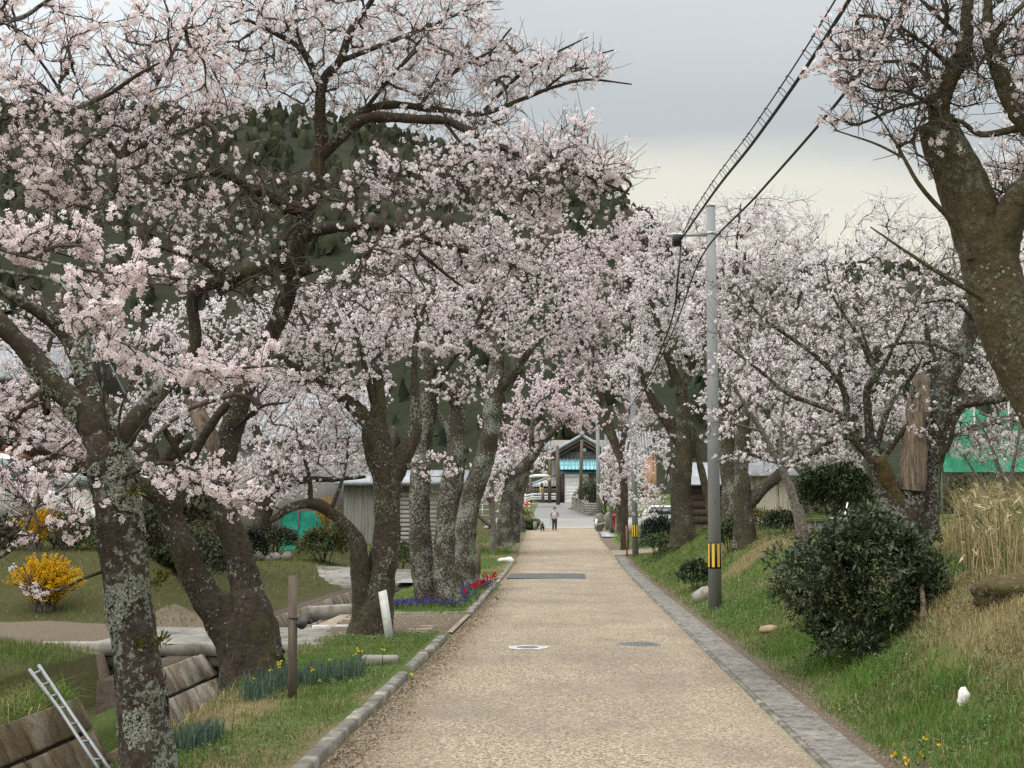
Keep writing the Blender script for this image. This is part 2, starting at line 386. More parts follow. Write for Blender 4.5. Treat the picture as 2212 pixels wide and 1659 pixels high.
M['mask'] = simple('white_mask_cloth', (0.75, 0.74, 0.72), 0.9, 0.03, 12.0, 0.05)
M['fur_black'] = simple('black_fur', (0.014, 0.013, 0.013), 0.9, 0.3, 25.0, 0.4)
M['fur_tan'] = simple('tan_fur', (0.30, 0.19, 0.11), 0.95, 0.2, 25.0, 0.4)

def bark(name, base, lichen, amount, moss=0.35):
    def b(n, l):
        N = NB(n, l); v = N.pos()
        a = N.noise(N.scale(v, 1, 1, 1.25), 19, 7, 0.72)
        c = N.ramp(a, [(0.30, tuple(x * 0.45 for x in base)), (0.52, base), (0.75, tuple(min(1, x * 1.9) for x in base))])
        ms = N.ramp(N.noise(v, 3.1, 4, 0.6), [(0.52, 0.0), (0.68, moss)]); c = N.mix(ms, c, (0.085, 0.082, 0.03))
        big = N.noise(v, 2.3, 3, 0.5); fine = N.noise(v, 26, 5, 0.7)
        fl = N.math('ADD', N.math('MULTIPLY', big, 0.36), N.math('MULTIPLY', fine, 0.64))
        k = N.ramp(fl, [(0.62 - amount * 0.2, 0.0), (0.655 - amount * 0.2, 1.0)])
        lc = N.mix(N.noise(v, 7, 3), lichen, tuple(x * 0.62 for x in lichen))
        c = N.mix(k, c, lc)
        hgt = N.math('ADD', N.math('MULTIPLY', a, 0.8), N.math('MULTIPLY', k, 0.3))
        return N.bsdf(c, 0.95, N.bump(hgt, 0.9, 0.025), 0, 0.15)
    return mat(name, b)
M['bark_lichen'] = bark('lichen_covered_bark', (0.058, 0.044, 0.034), (0.25, 0.26, 0.215), 0.58)
M['bark_dark'] = bark('dark_cherry_bark', (0.050, 0.038, 0.029), (0.25, 0.26, 0.21), 0.25, 0.5)
M['bark_mid'] = bark('patchy_cherry_bark', (0.060, 0.047, 0.034), (0.26, 0.27, 0.22), 0.40, 0.6)
M['bark_olive'] = bark('olive_brown_cherry_bark', (0.082, 0.064, 0.036), (0.15, 0.14, 0.10), 0.55, 0.7)
M['bark_pale'] = bark('grey_young_cherry_bark', (0.15, 0.13, 0.11), (0.36, 0.37, 0.33), 0.35, 0.3)
M['bark_moss'] = bark('mossy_stump_bark', (0.075, 0.055, 0.024), (0.2, 0.2, 0.14), 0.4, 0.9)
M['twig'] = simple('dark_twig', (0.082, 0.064, 0.05), 0.9, 0.3, 12.0, 0.2)
M['twig_pale'] = simple('grey_twig', (0.14, 0.12, 0.10), 0.9, 0.3, 12.0, 0.2)
def leafy(name, transl, rough=0.6, spec=0.25):
    def b(n, l):
        N = NB(n, l); c = N.attr('tint'); p = N.bsdf(c, rough, None, 0, spec)
        t = n.new('ShaderNodeBsdfTranslucent'); l.new(c, t.inputs[0])
        m = n.new('ShaderNodeMixShader'); m.inputs[0].default_value = transl; l.new(p, m.inputs[1]); l.new(t.outputs[0], m.inputs[2]); return m.outputs[0]
    return mat(name, b)
M['petal'] = leafy('cherry_petal', 0.42, 0.8, 0.1)
M['leaf'] = leafy('leaf', 0.2, 0.42, 0.4)
M['grass'] = leafy('grass_blade', 0.3, 0.7, 0.15)
M['needle'] = leafy('forest_crown', 0.05, 0.95, 0.05)
def road_mat(n, l):
    N = NB(n, l); v = N.pos()
    g = N.vor(v, 64, 'F1', 'Color'); sepn = n.new('ShaderNodeSeparateColor'); l.new(g, sepn.inputs[0])
    c = N.ramp(sepn.outputs[0], [(0.0, (0.05, 0.036, 0.025)), (0.3, (0.19, 0.145, 0.10)), (0.62, (0.34, 0.265, 0.185)), (1.0, (0.66, 0.56, 0.42))])
    c2 = N.ramp(N.noise(v, 28, 3, 0.6), [(0.34, (0.12, 0.098, 0.075)), (0.62, (0.35, 0.295, 0.22))])
    c = N.mix(0.36, c, c2)
    big = N.noise(v, 0.55, 5, 0.6); c = N.mix(N.ramp(big, [(0.40, 0.0), (0.66, 0.6)]), c, (0.18, 0.15, 0.115))
    mid = N.noise(N.scale(v, 1.2, 0.25, 1), 1.6, 4, 0.6); c = N.mix(N.ramp(mid, [(0.48, 0.0), (0.75, 0.35)]), c, (0.38, 0.31, 0.22))
    # grime and moss along the left kerb and the right edge (a mark on the road itself)
    e = N.math('MULTIPLY', N.attr('edge', 'Fac'), N.ramp(N.noise(v, 3.5, 5, 0.65), [(0.3, 0.25), (0.62, 1.0)]))
    c = N.mix(e, c, N.mix(N.noise(v, 1.3, 3), (0.12, 0.098, 0.068), (0.165, 0.125, 0.05)))
    return N.bsdf(c, 0.92, N.bump(N.vor(v, 70), 0.55, 0.012), 0, 0.15)
M['road'] = mat('exposed_aggregate_road', road_mat)
def ground_mat(n, l):
    N = NB(n, l); v = N.pos(); s = n.new('ShaderNodeSeparateColor'); l.new(N.attr('tint'), s.inputs[0])
    f = N.noise(v, 22, 5, 0.7); m2 = N.noise(v, 5, 4, 0.6)
    gr = N.mix(f, (0.042, 0.068, 0.016), (0.115, 0.145, 0.042)); st = N.mix(f, (0.085, 0.07, 0.03), (0.23, 0.19, 0.095))
    di = N.mix(f, (0.07, 0.052, 0.038), (0.20, 0.16, 0.115)); mo = N.mix(f, (0.03, 0.034, 0.012), (0.085, 0.078, 0.033))
    j = N.math('MULTIPLY', N.math('SUBTRACT', m2, 0.5), 0.9)
    c = N.mix(N.ramp(N.math('ADD', s.outputs[0], j), [(0.35, 0.0), (0.65, 1.0)]), gr, st)
    c = N.mix(N.ramp(N.math('ADD', s.outputs[2], j), [(0.4, 0.0), (0.7, 1.0)]), c, mo)
    c = N.mix(N.ramp(N.math('ADD', s.outputs[1], j), [(0.4, 0.0), (0.6, 1.0)]), c, di)
    return N.bsdf(c, 1.0, N.bump(f, 0.8, 0.03), 0, 0.1)
M['ground'] = mat('grassy_ground', ground_mat)
def hill_mat(n, l):
    N = NB(n, l); v = N.pos(); f = N.noise(v, 0.08, 5, 0.7); b = N.noise(v, 0.012, 4, 0.6)
    c = N.mix(f, (0.016, 0.021, 0.013), (0.042, 0.044, 0.027)); c = N.mix(N.ramp(b, [(0.55, 0.0), (0.65, 0.35)]), c, (0.06, 0.05, 0.036))
    return N.bsdf(c, 1.0, N.bump(f, 1.0, 2.0), 0, 0.05)
M['hill'] = mat('wooded_hill', hill_mat)
# ============================================================ THE SETTING
def grid_mesh(name, X, Y, zf, mat_, col=None, kind='structure', smooth_=True):
    XX, YY = np.meshgrid(X, Y); x, y = XX.ravel(), YY.ravel(); z = zf(x, y)
    nx, ny = len(X), len(Y); i = np.arange(ny - 1)[:, None] * nx + np.arange(nx - 1)[None]
    q = np.stack([i, i + 1, i + nx + 1, i + nx], -1).reshape(-1, 4)
    return npmesh(name, np.column_stack([x, y, z]), [q], mat_, None, None if col is None else col(x, y), smooth_, kind)
def seq(*segs):
    out = []
    for a, b, s in segs: out += list(np.arange(a, b - 1e-9, s))
    return np.array(out + [segs[-1][1]])
def in_path(X, Y):
    p1 = (X > -7) & (X < -1.6) & (Y > 20.5 - 0.25 * (np.clip(-X - 2.2, 0, 5)) * 1.6) & (Y < 24.6)
    p2 = (X > -6) & (X < -1.7) & (Y > 36.4) & (Y < 38.7)
    p3 = (X > -9.5) & (X < -6) & (Y > 18.0) & (Y < 21.4)
    p4 = (X > 1.7) & (X < 9) & (Y > 56.8) & (Y < 62.5)
    return p1 | p2 | p3 | p4
def mask(X, Y):
    straw = 0.25 + 0.6 * (fbm2(X * 0.55, Y * 0.35, 21) - 0.3)
    xe = xr(Y) + 0.5
    slope = smooth(2.9, 3.8, X) * (1 - smooth(7, 9, X)) * (Y > 8)
    straw = np.where(X > 0, straw * 0.45 + 0.52 * slope * smooth(0.3, 0.65, fbm2(X * 0.8, Y * 0.5, 31)) * smooth(48, 30, Y) + 0.12, straw)
    near = (X < 0) & (X > -3.2)
    straw = np.where(near, 0.30 + 0.5 * smooth(0.35, 0.7, fbm2(X * 1.3, Y * 0.6, 5)) * smooth(17, 12, Y) - 0.2 * smooth(14, 19, Y), straw)
    straw = np.where(near & (Y > 38.7) & (Y < 55), 0.7 * smooth(0.3, 0.6, fbm2(X, Y * 0.4, 8)) + 0.1, straw)
    dirt = np.where(X > 0, 1.0 * (1 - smooth(-0.15, 0.40, X - xe + 0.35 * (fbm2(X * 2, Y * 1.2, 12) - 0.5))), 0.08)
    dirt = np.where(in_path(X, Y), 1.0, dirt)
    dirt = np.where((X < 0) & (X > xl(Y) - 0.35) & (Y > 51), 0.55, dirt)
    moss = np.where(X < -5, 0.75, 0.12)
    moss = np.where((X > 2.5) & (Y < 14), 0.3, moss)
    return np.clip(np.column_stack([straw, dirt, moss]), 0, 1)
gx = seq((-420, -60, 30), (-60, -20, 4), (-20, -8, 0.75), (-8, -2.6, 0.1), (-2.6, -1.4, 0.15), (-1.4, 1.6, 0.75), (1.6, 5.2, 0.15), (5.2, 12, 0.6), (12, 40, 4), (40, 400, 30))
gy = seq((-12, 6, 1.5), (6, 30, 0.2), (30, 62, 0.5), (62, 120, 2.0), (120, 200, 8), (200, 900, 50))
grid_mesh('ground', gx, gy, H, M['ground'], mask)

# road sheet: two lanes of footfall, follows the same long profile
ry = seq((-12, 62, 0.5), (62, 104, 1.0)); rt = np.linspace(0, 1, 15)
xa, xb = xl(ry), xr(ry); RX = xa[:, None] * (1 - rt) + xb[:, None] * rt
RX[:, 0] += 0.10 * (noise2(ry * 1.3, ry * 0, 4) - 0.5) * (ry > 51); RY = np.repeat(ry[:, None], 15, 1)
edge = np.clip(np.maximum(1 - (RX - xa[:, None]) / 0.62, 0) + 0.35 * np.maximum(1 - (xb[:, None] - RX) / 0.2, 0), 0, 1)
RZ = zr(RY) + 0.02 * np.sin(np.pi * rt)[None]
i = np.arange(len(ry) - 1)[:, None] * 15 + np.arange(14)[None]
ro = npmesh('road', np.column_stack([RX.ravel(), RY.ravel(), RZ.ravel()]), [np.stack([i, i + 1, i + 16, i + 15], -1).reshape(-1, 4)], M['road'], None, None, True, 'structure')
at = ro.data.attributes.new('edge', 'FLOAT', 'POINT'); at.data.foreach_set('value', edge.ravel().astype(np.float32))

def sheet(name, poly, dz, mat_, base=zr, kind='structure', th=0.0):
    """a flat-lying sheet over the ground, cut into strips so that it follows the slope"""
    v = np.array([[x, y, float(base(y) if base is zr else base(x, y)) + dz] for x, y in poly]); n = len(v)
    m = MB()
    if th: m.add(np.vstack([v, v - [0, 0, th]]), np.arange(n)[None], *[np.array([[k, k + n, (k + 1) % n + n, (k + 1) % n]]) for k in range(n)])
    else: m.add(v, np.arange(n)[None])
    o = m.build(name, mat_)
    if kind: o['kind'] = kind
    return o
sheet('side_path', [(-1.74, 20.7), (-1.74, 24.55), (-3.2, 24.55), (-4.0, 24.4), (-4.0, 21.5), (-3.3, 18.3), (-3.0, 19.3), (-2.5, 20.3)], 0.03, M['road'])
sheet('side_path', [(-1.88, 36.6), (-1.9, 38.55), (-4.6, 38.7), (-4.6, 36.5)], 0.03, M['tarmac_light'])
m_ = MB(); yy = np.linspace(57.2, 62, 9); xx = np.linspace(1.79, 8, 12)
for a in range(8):
    for b in range(11):
        p = [(xx[b], yy[a]), (xx[b + 1], yy[a]), (xx[b + 1], yy[a + 1]), (xx[b], yy[a + 1])]
        m_.add([[x, y, float(H(x, y, False)) + 0.035] for x, y in p], [[0, 1, 2, 3]])
m_.build('side_track', M['road'], kind='structure')
sheet('left_track', [(-40, 18.2), (-6.9, 18.2), (-6.9, 21.5), (-40, 21.5)], 0.40, M['tarmac_light'], kind='structure') if False else None

# cross street and the street running up past the house
def street(name, path, mat_, n=24):
    m = MB(); A = np.array(path, float)
    for k in range(len(A) - 1):
        a, b = A[k], A[k + 1]
        m.add([[a[0], a[2], zr(a[2]) + a[4]], [a[1], a[3], zr(a[3]) + a[4]], [b[1], b[3], zr(b[3]) + b[4]], [b[0], b[2], zr(b[2]) + b[4]]], [[0, 1, 2, 3]])
    return m.build(name, mat_, kind='structure')
street('cross_street', [(-30, 34, y, y, 0.03) for y in (104.0, 106, 108, 110, 112, 114.5)], M['tarmac_light'])
street('upper_street', [(-4.4, 2.6, 114.3, 114.3, .035), (-5.2, 1.8, 118, 118, .035), (-6.5, .9, 123, 123, .035), (-8.5, -.2, 129, 129, .035), (-11, 5, 134, 134, .035), (-16, 5, 139, 139, .035)], M['tarmac'])
street('pavement_line', [(-4, 2.2, 103.6, 103.6, 0.045), (-4, 2.2, 104.3, 104.3, 0.045)], M['cement'])

# hills: one wooded ridge falling from left to right, a lower one far right
def hill(name, prof, Y0, depth, seed):
    px = np.array([p[0] for p in prof]); pt = np.array([W(p[0], p[1], Y0) for p in prof])
    xs = np.linspace(pt[0, 0], pt[-1, 0], 90); top = np.interp(xs, pt[:, 0], pt[:, 2]); V = []; T = np.linspace(0, 1, 14)
    for t in T:
        zz = (top - 2) * np.sin(t * np.pi / 2) ** 1.0
        V.append(np.column_stack([xs, Y0 - depth * (1 - t) + 0 * xs, zz + 4 * (fbm2(xs * 0.03, xs * 0 + t * 5, seed) - 0.5) * t + 2]))
    back = V[-1].copy(); back[:, 1] += depth; back[:, 2] = 0; V.append(back); V = np.vstack(V); n = 90
    i = np.arange(len(T))[:, None] * n + np.arange(n - 1)[None]
    o = npmesh(name, V, [np.stack([i, i + 1, i + n + 1, i + n], -1).reshape(-1, 4)], M['hill'], None, None, True, 'structure')
    return V.reshape(-1, n, 3)[:-1]
hv1 = hill('wooded_hill', [(-1500, 330), (-900, 190), (-300, 230), (100, 280), (350, 288), (600, 287), (760, 300), (880, 335), (1000, 362), (1130, 392), (1250, 405), (1330, 470), (1420, 560), (1560, 690), (1750, 760), (2100, 800)], 420, 190, 3)
hv2 = hill('wooded_hill', [(1000, 700), (1300, 640), (1500, 600), (1700, 590), (1900, 600), (2212, 620), (2600, 560), (3200, 520)], 520, 160, 6)
def forest(hv, n, seed, label):
    r = np.random.default_rng(seed); Vs, Fs, Cs, off = [], [], [], 0
    K, N_ = hv.shape[0], hv.shape[1]
    a = r.uniform(0.03, 1.0, n) ** 0.8 * (K - 1.001); b = r.uniform(0, N_ - 1.001, n)
    a[: n // 6] = K - 1.002
    ia, ib = a.astype(int), b.astype(int); fa, fb = (a - ia)[:, None], (b - ib)[:, None]
    P = (hv[ia, ib] * (1 - fa) + hv[ia + 1, ib] * fa) * (1 - fb) + (hv[ia, ib + 1] * (1 - fa) + hv[ia + 1, ib + 1] * fa) * fb
    s = 4; nl = 3
    for k in range(n):
        h = r.uniform(3.0, 7.0); w = h * r.uniform(0.22, 0.36); con = r.random() < 0.6
        ang = r.uniform(0, 6.28) + np.arange(s) * 2 * np.pi / s; v = []; prof = [(1, 0.1), (0.72, 0.45), (0.35, 0.8)] if con else [(0.8, 0.1), (1.15, 0.5), (0.75, 0.85)]
        for q, (rr, zz) in enumerate(prof):
            j = r.uniform(0.65, 1.3, s); v.append(np.column_stack([np.cos(ang + q * .6) * w * rr * j, np.sin(ang + q * .6) * w * rr * j, np.full(s, h * zz) + r.normal(0, .3, s)]))
        v = np.vstack(v + [np.array([[0, 0, h]])]) + P[k] - [0, 0, 1.5]
        kk = np.arange(s); f = []
        for q in range(nl - 1):
            f.append(np.column_stack([q * s + kk, q * s + (kk + 1) % s, (q + 1) * s + (kk + 1) % s])); f.append(np.column_stack([q * s + kk, (q + 1) * s + (kk + 1) % s, (q + 1) * s + kk]))
        f.append(np.column_stack([(nl - 1) * s + kk, (nl - 1) * s + (kk + 1) % s, np.full(s, nl * s)]))
        Vs.append(v); Fs.append(np.vstack(f) + off); off += len(v)
        bare = fbm2(np.array([P[k][0] * .02]), np.array([P[k][2] * .03]), 5)[0] > 0.60
        c = np.array([0.070, 0.058, 0.046]) if (bare and not con) else np.array([0.026, 0.033, 0.021]) if con else np.array([0.044, 0.047, 0.027])
        Cs.append(np.repeat((c * r.uniform(0.6, 1.5))[None], len(v), 0) * r.uniform(.75, 1.25, (len(v), 1)))
    o = npmesh('forest', np.vstack(Vs), [np.vstack(Fs)], M['needle'], None, np.vstack(Cs), False, 'stuff')
    tag(o, label, 'forest')
forest(hv1, 5600, 11, 'dark evergreen forest covering the hill behind the cherry trees on the left')
forest(hv2, 1200, 12, 'dim distant woodland on the low ridge beyond the trees on the right')

def undergrowth(name, label, n, per, xy, size, hgt, seed):
    """leafy mid-distance scrub: leaf-sized faces gathered in clumps"""
    r = np.random.default_rng(seed); C = xy(n, r); h = r.uniform(*hgt, n); c = np.repeat(np.column_stack([C, H(C[:, 0], C[:, 1], False)]), per, 0); hh = np.repeat(h, per); N_ = n * per
    d = nrm(r.normal(size=(N_, 3))) * (r.uniform(0, 1, N_) ** .45)[:, None]; P = c + d * np.column_stack([hh * .75, hh * .75, hh * .55]) + np.column_stack([np.zeros((N_, 2)), hh * .5])
    D_ = nrm(r.normal(size=(N_, 3))); S = nrm(np.cross(D_, nrm(r.normal(size=(N_, 3))))); L = size * r.uniform(.6, 1.4, N_)
    V = np.stack([P - D_ * L[:, None] * .5, P - S * L[:, None] * .3, P + D_ * L[:, None] * .5, P + S * L[:, None] * .3], 1)
    base = np.array([[.035, .045, .02], [.055, .06, .026], [.075, .062, .045], [.045, .04, .028]])[r.integers(0, 4, n)]; col = np.repeat(base, per, 0) * r.uniform(.6, 1.4, (N_, 1))
    o = npmesh(name, V.reshape(-1, 3), [np.arange(4 * N_).reshape(-1, 4)], M['needle'], None, np.repeat(col, 4, 0), False, 'stuff'); tag(o, label, 'undergrowth')
def belt(x0, x1, y0, y1, slope):
    return lambda n, r: (lambda Y: np.column_stack([slope * Y + r.uniform(x0, x1, n) * (Y / y0), Y]))(r.uniform(y0, y1, n))
undergrowth('undergrowth', 'dark scrub and field edge filling the distance on the left', 330, 80, belt(-24, -7.5, 64, 150, -.05), .36, (1.2, 3.4), 51)
undergrowth('undergrowth', 'dark scrub and field edge filling the distance on the right', 330, 80, belt(6.5, 28, 66, 150, .04), .36, (1.2, 3.4), 52)
undergrowth('undergrowth', 'dark low scrub standing partly for shade on the bank behind the near bridge', 46, 240, lambda n, r: np.column_stack([r.uniform(-15, -7.6, n), r.uniform(25.5, 33, n)]), .085, (.3, .75), 53)  # dark leaf clumps added for shade on the slope as well as for shrubs

# ------------------------------------------------------------ kerbs: single stones along the lawns
def kerb(name, a, b, n, label, group, h=0.065, w=0.12, seed=0, skip=(), zb=0.0):
    a, b = np.array(a, float), np.array(b, float); d = b - a; L = np.linalg.norm(d); r = np.random.default_rng(seed)
    t = thing(name, (a[0], a[1], float(zr(a[1]))), label, 'kerb', group); ang = math.atan2(d[1], d[0])
    for k in range(n):
        if k in skip: continue
        c = a + d * (k + 0.5) / n; z = float(zr(c[1])) + zb
        m = MB(); m.box((c[0] + r.normal(0, .006), c[1], z + h / 2 - 0.10 + r.normal(0, .006)), (L / n - 0.012, w, h + 0.2), ang + r.normal(0, .006), 0.014, 0.0)
        m.build('kerb_stone', M['kerb'], t)
    return t
KG = 'concrete kerbs edging the lawns on the left of the road'
kerb('lawn_kerb', (-1.80, 6.2), (-1.80, 19.9), 23, 'long stained concrete kerb along the near lawn beside the road', KG, seed=1, skip=(15,))
kerb('flower_bed_kerb', (-1.78, 24.75), (-1.92, 36.3), 19, 'concrete kerb between the road and the bed of red and blue flowers', KG, seed=2)
kerb('flower_bed_kerb', (-3.9, 24.55), (-1.72, 24.70), 4, 'concrete kerb across the front of the flower bed at the side path', KG, seed=3)
kerb('lawn_kerb', (-1.95, 38.8), (-2.08, 52.0), 18, 'concrete kerb along the far lawn beyond the dark asphalt strip', KG, seed=4)
kerb('lawn_kerb', (-4.4, 38.75), (-1.9, 38.7), 4, 'concrete kerb across the front of the far lawn with straw coloured patches', KG, seed=5)

# gutter strip on the right: row of slabs with a thin edging strip
t = thing('gutter_edge', (1.95, 9, 0), 'grey slab gutter strip along the right edge of the road', 'gutter')
eb = MB(); r = np.random.default_rng(5); y = 6.0
while y < 56.0:
    L = 0.62; x = float(xr(y)); z = float(zr(y + .3)); m = MB()
    m.box((x + 0.235, y + L / 2, z - 0.048 + r.normal(0, .004)), (0.36, L - 0.014, 0.12), r.normal(0, .004), 0.012, r.normal(0, .004), r.normal(0, .008)); m.build('slab', M['gutter'], t)
    y += L
for k in range(100):
    y = 6 + k * 0.5; eb.box((float(xr(y)) + 0.022, y + .25, float(zr(y + .25)) - .035), (0.05, 0.502, 0.11))
eb.build('edging_strip', M['kerb'], t)

# ------------------------------------------------------------ channel walls of battered blocks
def block_wall(name, xt, Y0, Y1, z0, rows, mat_, label, bl=0.52, bh=0.36, seed=0, group='block walls lining the channel'):
    t = thing(name, (xt, (Y0 + Y1) / 2, z0 - rows * bh * .85), label, 'retaining wall', group); r = np.random.default_rng(seed)
    ang = math.atan2(1.0, 0.55); n = int(round((Y1 - Y0) / bl)); bl = (Y1 - Y0) / n
    dirv = np.array([0.55, -1.0]) / math.hypot(.55, 1.0)          # down the batter (x,z)
    for rI in range(rows):
        for k in range(n + (1 if rI % 2 else 0)):
            a = Y0 + (k - 0.5 * (rI % 2)) * bl; b = min(a + bl, Y1); a = max(a, Y0)
            if b - a < 0.06: continue
            c = np.array([xt + .02, z0]) + dirv * (rI + 0.5) * bh; m = MB()
            m.box((c[0] + r.normal(0, .007), (a + b) / 2, c[1] + zr((a + b) / 2)), (bh - 0.03, b - a - 0.022, 0.16), 0, 0.015, 0, ang)
            m.build('block', mat_, t)
    # mortar bed behind the blocks
    m = MB(); e = np.array([xt, z0]) + dirv * (rows * bh + .1); zz = zr(Y1)
    m.hexa([[xt - .35, Y0, e[1]], [e[0], Y0, e[1]], [e[0], Y1, e[1] + zz], [xt - .35, Y1, e[1] + zz], [xt - .35, Y0, z0 - .01], [xt, Y0, z0 - .01], [xt, Y1, z0 - .01 + zz], [xt - .35, Y1, z0 - .01 + zz]])
    m.build('mortar', M['soil'], t)
    return t
block_wall('channel_wall', -4.9, 4.5, 13.65, -0.06, 4, M['block_brown'], 'brown mossy block wall beneath the near grassy bank at lower left', seed=1)
block_wall('channel_wall', -4.62, 13.8, 15.4, -0.60, 3, M['block_brown'], 'low dark block wall of the inlet beside the ladder', seed=3, bl=0.54)
block_wall('channel_wall', -4.9, 15.45, 21.9, -0.08, 4, M['block'], 'dark streaked block wall of the channel running under the near slab bridge', seed=2, bl=0.62)
block_wall('channel_wall', -5.4, 22.0, 36.0, -0.08, 4, M['block'], 'dark streaked block wall of the channel leading on to the far slab bridge', seed=4, bl=0.62)
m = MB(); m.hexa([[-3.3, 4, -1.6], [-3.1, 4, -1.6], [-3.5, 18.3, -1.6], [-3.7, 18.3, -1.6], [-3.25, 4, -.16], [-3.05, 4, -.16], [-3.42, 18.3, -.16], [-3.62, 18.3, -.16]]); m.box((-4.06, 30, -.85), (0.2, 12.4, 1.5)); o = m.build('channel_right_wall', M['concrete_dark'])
tag(o, 'plain dark concrete wall under the lawn edge of the channel', 'retaining wall')
m = MB(); m.add([[-5.6, 4, -1.47], [-2.9, 4, -1.47], [-3.4, 62, -1.3], [-5.6, 62, -1.3]], [[0, 1, 2, 3]]); m.build('channel_floor', M['soil'], kind='structure')

# near slab bridge
t = thing('slab_bridge', (-5.1, 19.85, 0), 'near flat concrete slab bridge crossing the channel from the side path', 'bridge', 'slab bridges over the channel')
m = MB()
for k in range(3): m.box((-6.35 + k * 1.22 + .0, 19.95, -0.03), (1.208, 3.0, 0.13), 0, .012)
m.build('deck', M['concrete'], t)
m = MB(); m.box((-5.1, 18.33, -0.005), (3.74, 0.2, 0.17), 0, .02); m.build('deck_kerb', M['concrete'], t)
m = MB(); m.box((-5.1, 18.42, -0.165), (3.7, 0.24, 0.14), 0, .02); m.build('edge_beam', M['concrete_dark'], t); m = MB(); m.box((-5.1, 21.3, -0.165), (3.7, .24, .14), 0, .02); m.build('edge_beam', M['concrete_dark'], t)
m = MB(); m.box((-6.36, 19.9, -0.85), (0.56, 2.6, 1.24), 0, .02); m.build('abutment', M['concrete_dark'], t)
m = MB(); m.ball((-6.62, 18.25, -0.30), (.2, .14, .12), 8, 6, .25, 4); o = m.build('stone', M['stone']); tag(o, 'pale grey rounded stone wedged under the left end of the near bridge', 'stone')
m = MB(); m.box((-9.6, 19.9, 0.02), (5.2, 2.5, 0.1), 0, .02); o = m.build('concrete_track', M['tarmac_light'], kind='structure')

# second bridge: slab that climbs towards the left bank, with two pipes beneath
t = thing('slab_bridge', (-6.2, 38.6, 0), 'far pale concrete slab bridge sloping up to the left bank', 'bridge', 'slab bridges over the channel')
A = np.array([[-8.4, 36.6, .10], [-3.8, 36.6, -.14], [-3.8, 41.5, .16], [-8.6, 41.5, .34]]); m = MB(); m.hexa(np.vstack([A - [0, 0, .19], A])); m.build('deck', M['concrete'], t)
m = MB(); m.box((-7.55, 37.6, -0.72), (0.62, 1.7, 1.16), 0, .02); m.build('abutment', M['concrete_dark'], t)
def pipe(name, y, a, b, za, zb, rad, mat_, label, ring=None):
    t = thing(name, (a, y, za), label, 'pipe'); m = MB(); m.tube([(a, y, za), ((a + b) / 2, y, (za + zb) / 2 - .01), (b, y, zb)], rad, 10); m.build('tube', mat_, t, True)
    if ring:
        for k in range(ring):
            f = (k + .5) / ring; x = a + (b - a) * f; z = za + (zb - za) * f; m = MB(); m.tube([(x - .018, y, z), (x + .018, y, z)], rad * 1.18, 10); m.build('clamp', M['white_paint'], t)
pipe('water_pipe', 36.2, -7.7, -3.9, -.31, -.34, .052, M['blue_pipe'], 'blue water pipe crossing the channel just below the far bridge')
pipe('cable_duct', 36.05, -7.4, -3.9, -.50, -.44, .04, M['black'], 'black duct with white clamps crossing under the blue pipe', 10)
m = MB(); p = W(120 / 2.115 / 1.8228 + 548.6, 1341, 33)
t = thing('drain_pipe', p, 'short grey drain pipe sticking out of the channel wall by the far bridge', 'pipe')
m = MB(); a, b = W(604, 1322, 33), W(640, 1340, 32.6); m.tube([a, b], .05, 10); m.build('tube', M['steel'], t, True)
# kerb block on the far side of the side path, white edging on the near side
m = MB(); a, b = W(663, 1352, 24.6), W(765, 1338, 24.6); m.box(((a[0] + b[0]) / 2, 24.6, .06), (b[0] - a[0], .22, .24), 0, .03, 0, -.06); o = m.build('parapet_block', M['concrete']); tag(o, 'low pale concrete parapet block at the back of the side path', 'kerb block')
m = MB(); m.box((-3.55, 21.3, .035), (.75, .10, .10), .25, .01); o = m.build('edging_stone', M['white_worn']); tag(o, 'white edging strip where the side path meets the near bridge', 'edging')

# ------------------------------------------------------------ road fittings
def disc(name, c, rad, mat_, label, cat, ring=True):
    z = float(zr(c[1])) + 0.02 * math.sin(math.pi * np.clip((c[0] - xl(c[1])) / (xr(c[1]) - xl(c[1])), 0, 1)); t = thing(name, (c[0], c[1], z), label, cat)
    m = MB(); m.lathe((c[0], c[1], z - .02), [(rad, 0), (rad, .024), (rad * .9, .0255)], 36); m.build('frame', M['cement'] if ring else mat_, t)
    m = MB(); m.lathe((c[0], c[1], z - .02), [(rad * .86, 0), (rad * .86, .030)], 36)
    for k in range(-4, 5):
        for j in range(-4, 5):
            if k * k + j * j < 17: m.box((c[0] + k * rad * .165, c[1] + j * rad * .165, z + .0115), (rad * .08, rad * .08, .004))
    m.build('lid', mat_, t); return t
p = G(1378, 1399); disc('manhole_cover', p, .30, M['iron'], 'round dark grey manhole cover near the right edge of the road', 'manhole cover', False)
p = G(1140, 1408); disc('valve_cover', p, .17, M['iron'], 'small round cover set in pale cement in the middle of the near road', 'valve cover')
m = MB(); a = np.linspace(0, 2 * np.pi, 22, endpoint=False); z = float(zr(p[1])) + .0235
rr = .27 * (1 + .25 * (noise2(np.cos(a) * 2 + 9, np.sin(a) * 2 + 5, 2) - .5) * 2); m.add(np.column_stack([p[0] + .02 + np.cos(a) * rr, p[1] + np.sin(a) * rr * 1.15, np.full(22, z)]), np.arange(22)[None]); m.build('cement_patch', M['cement'], kind='structure')
pp = [G(1100, 1241), G(1262, 1243), G(1258, 1235), G(1180, 1236)]
m = MB()
ax = np.linspace(-1.80, 0.45, 8); za = .026
bot = [(x, 39.15 + .12 * noise2(x * 3, 0, 2)) for x in ax]; top = [(x, 42.3 + .15 * noise2(x * 3, 1, 5)) for x in ax[::-1]]
m.add([[x, y, zr(y) + .026] for x, y in bot + top], np.arange(16)[None]); m.build('asphalt_patch', M['patch'], kind='structure')
p = G(1252, 1232)
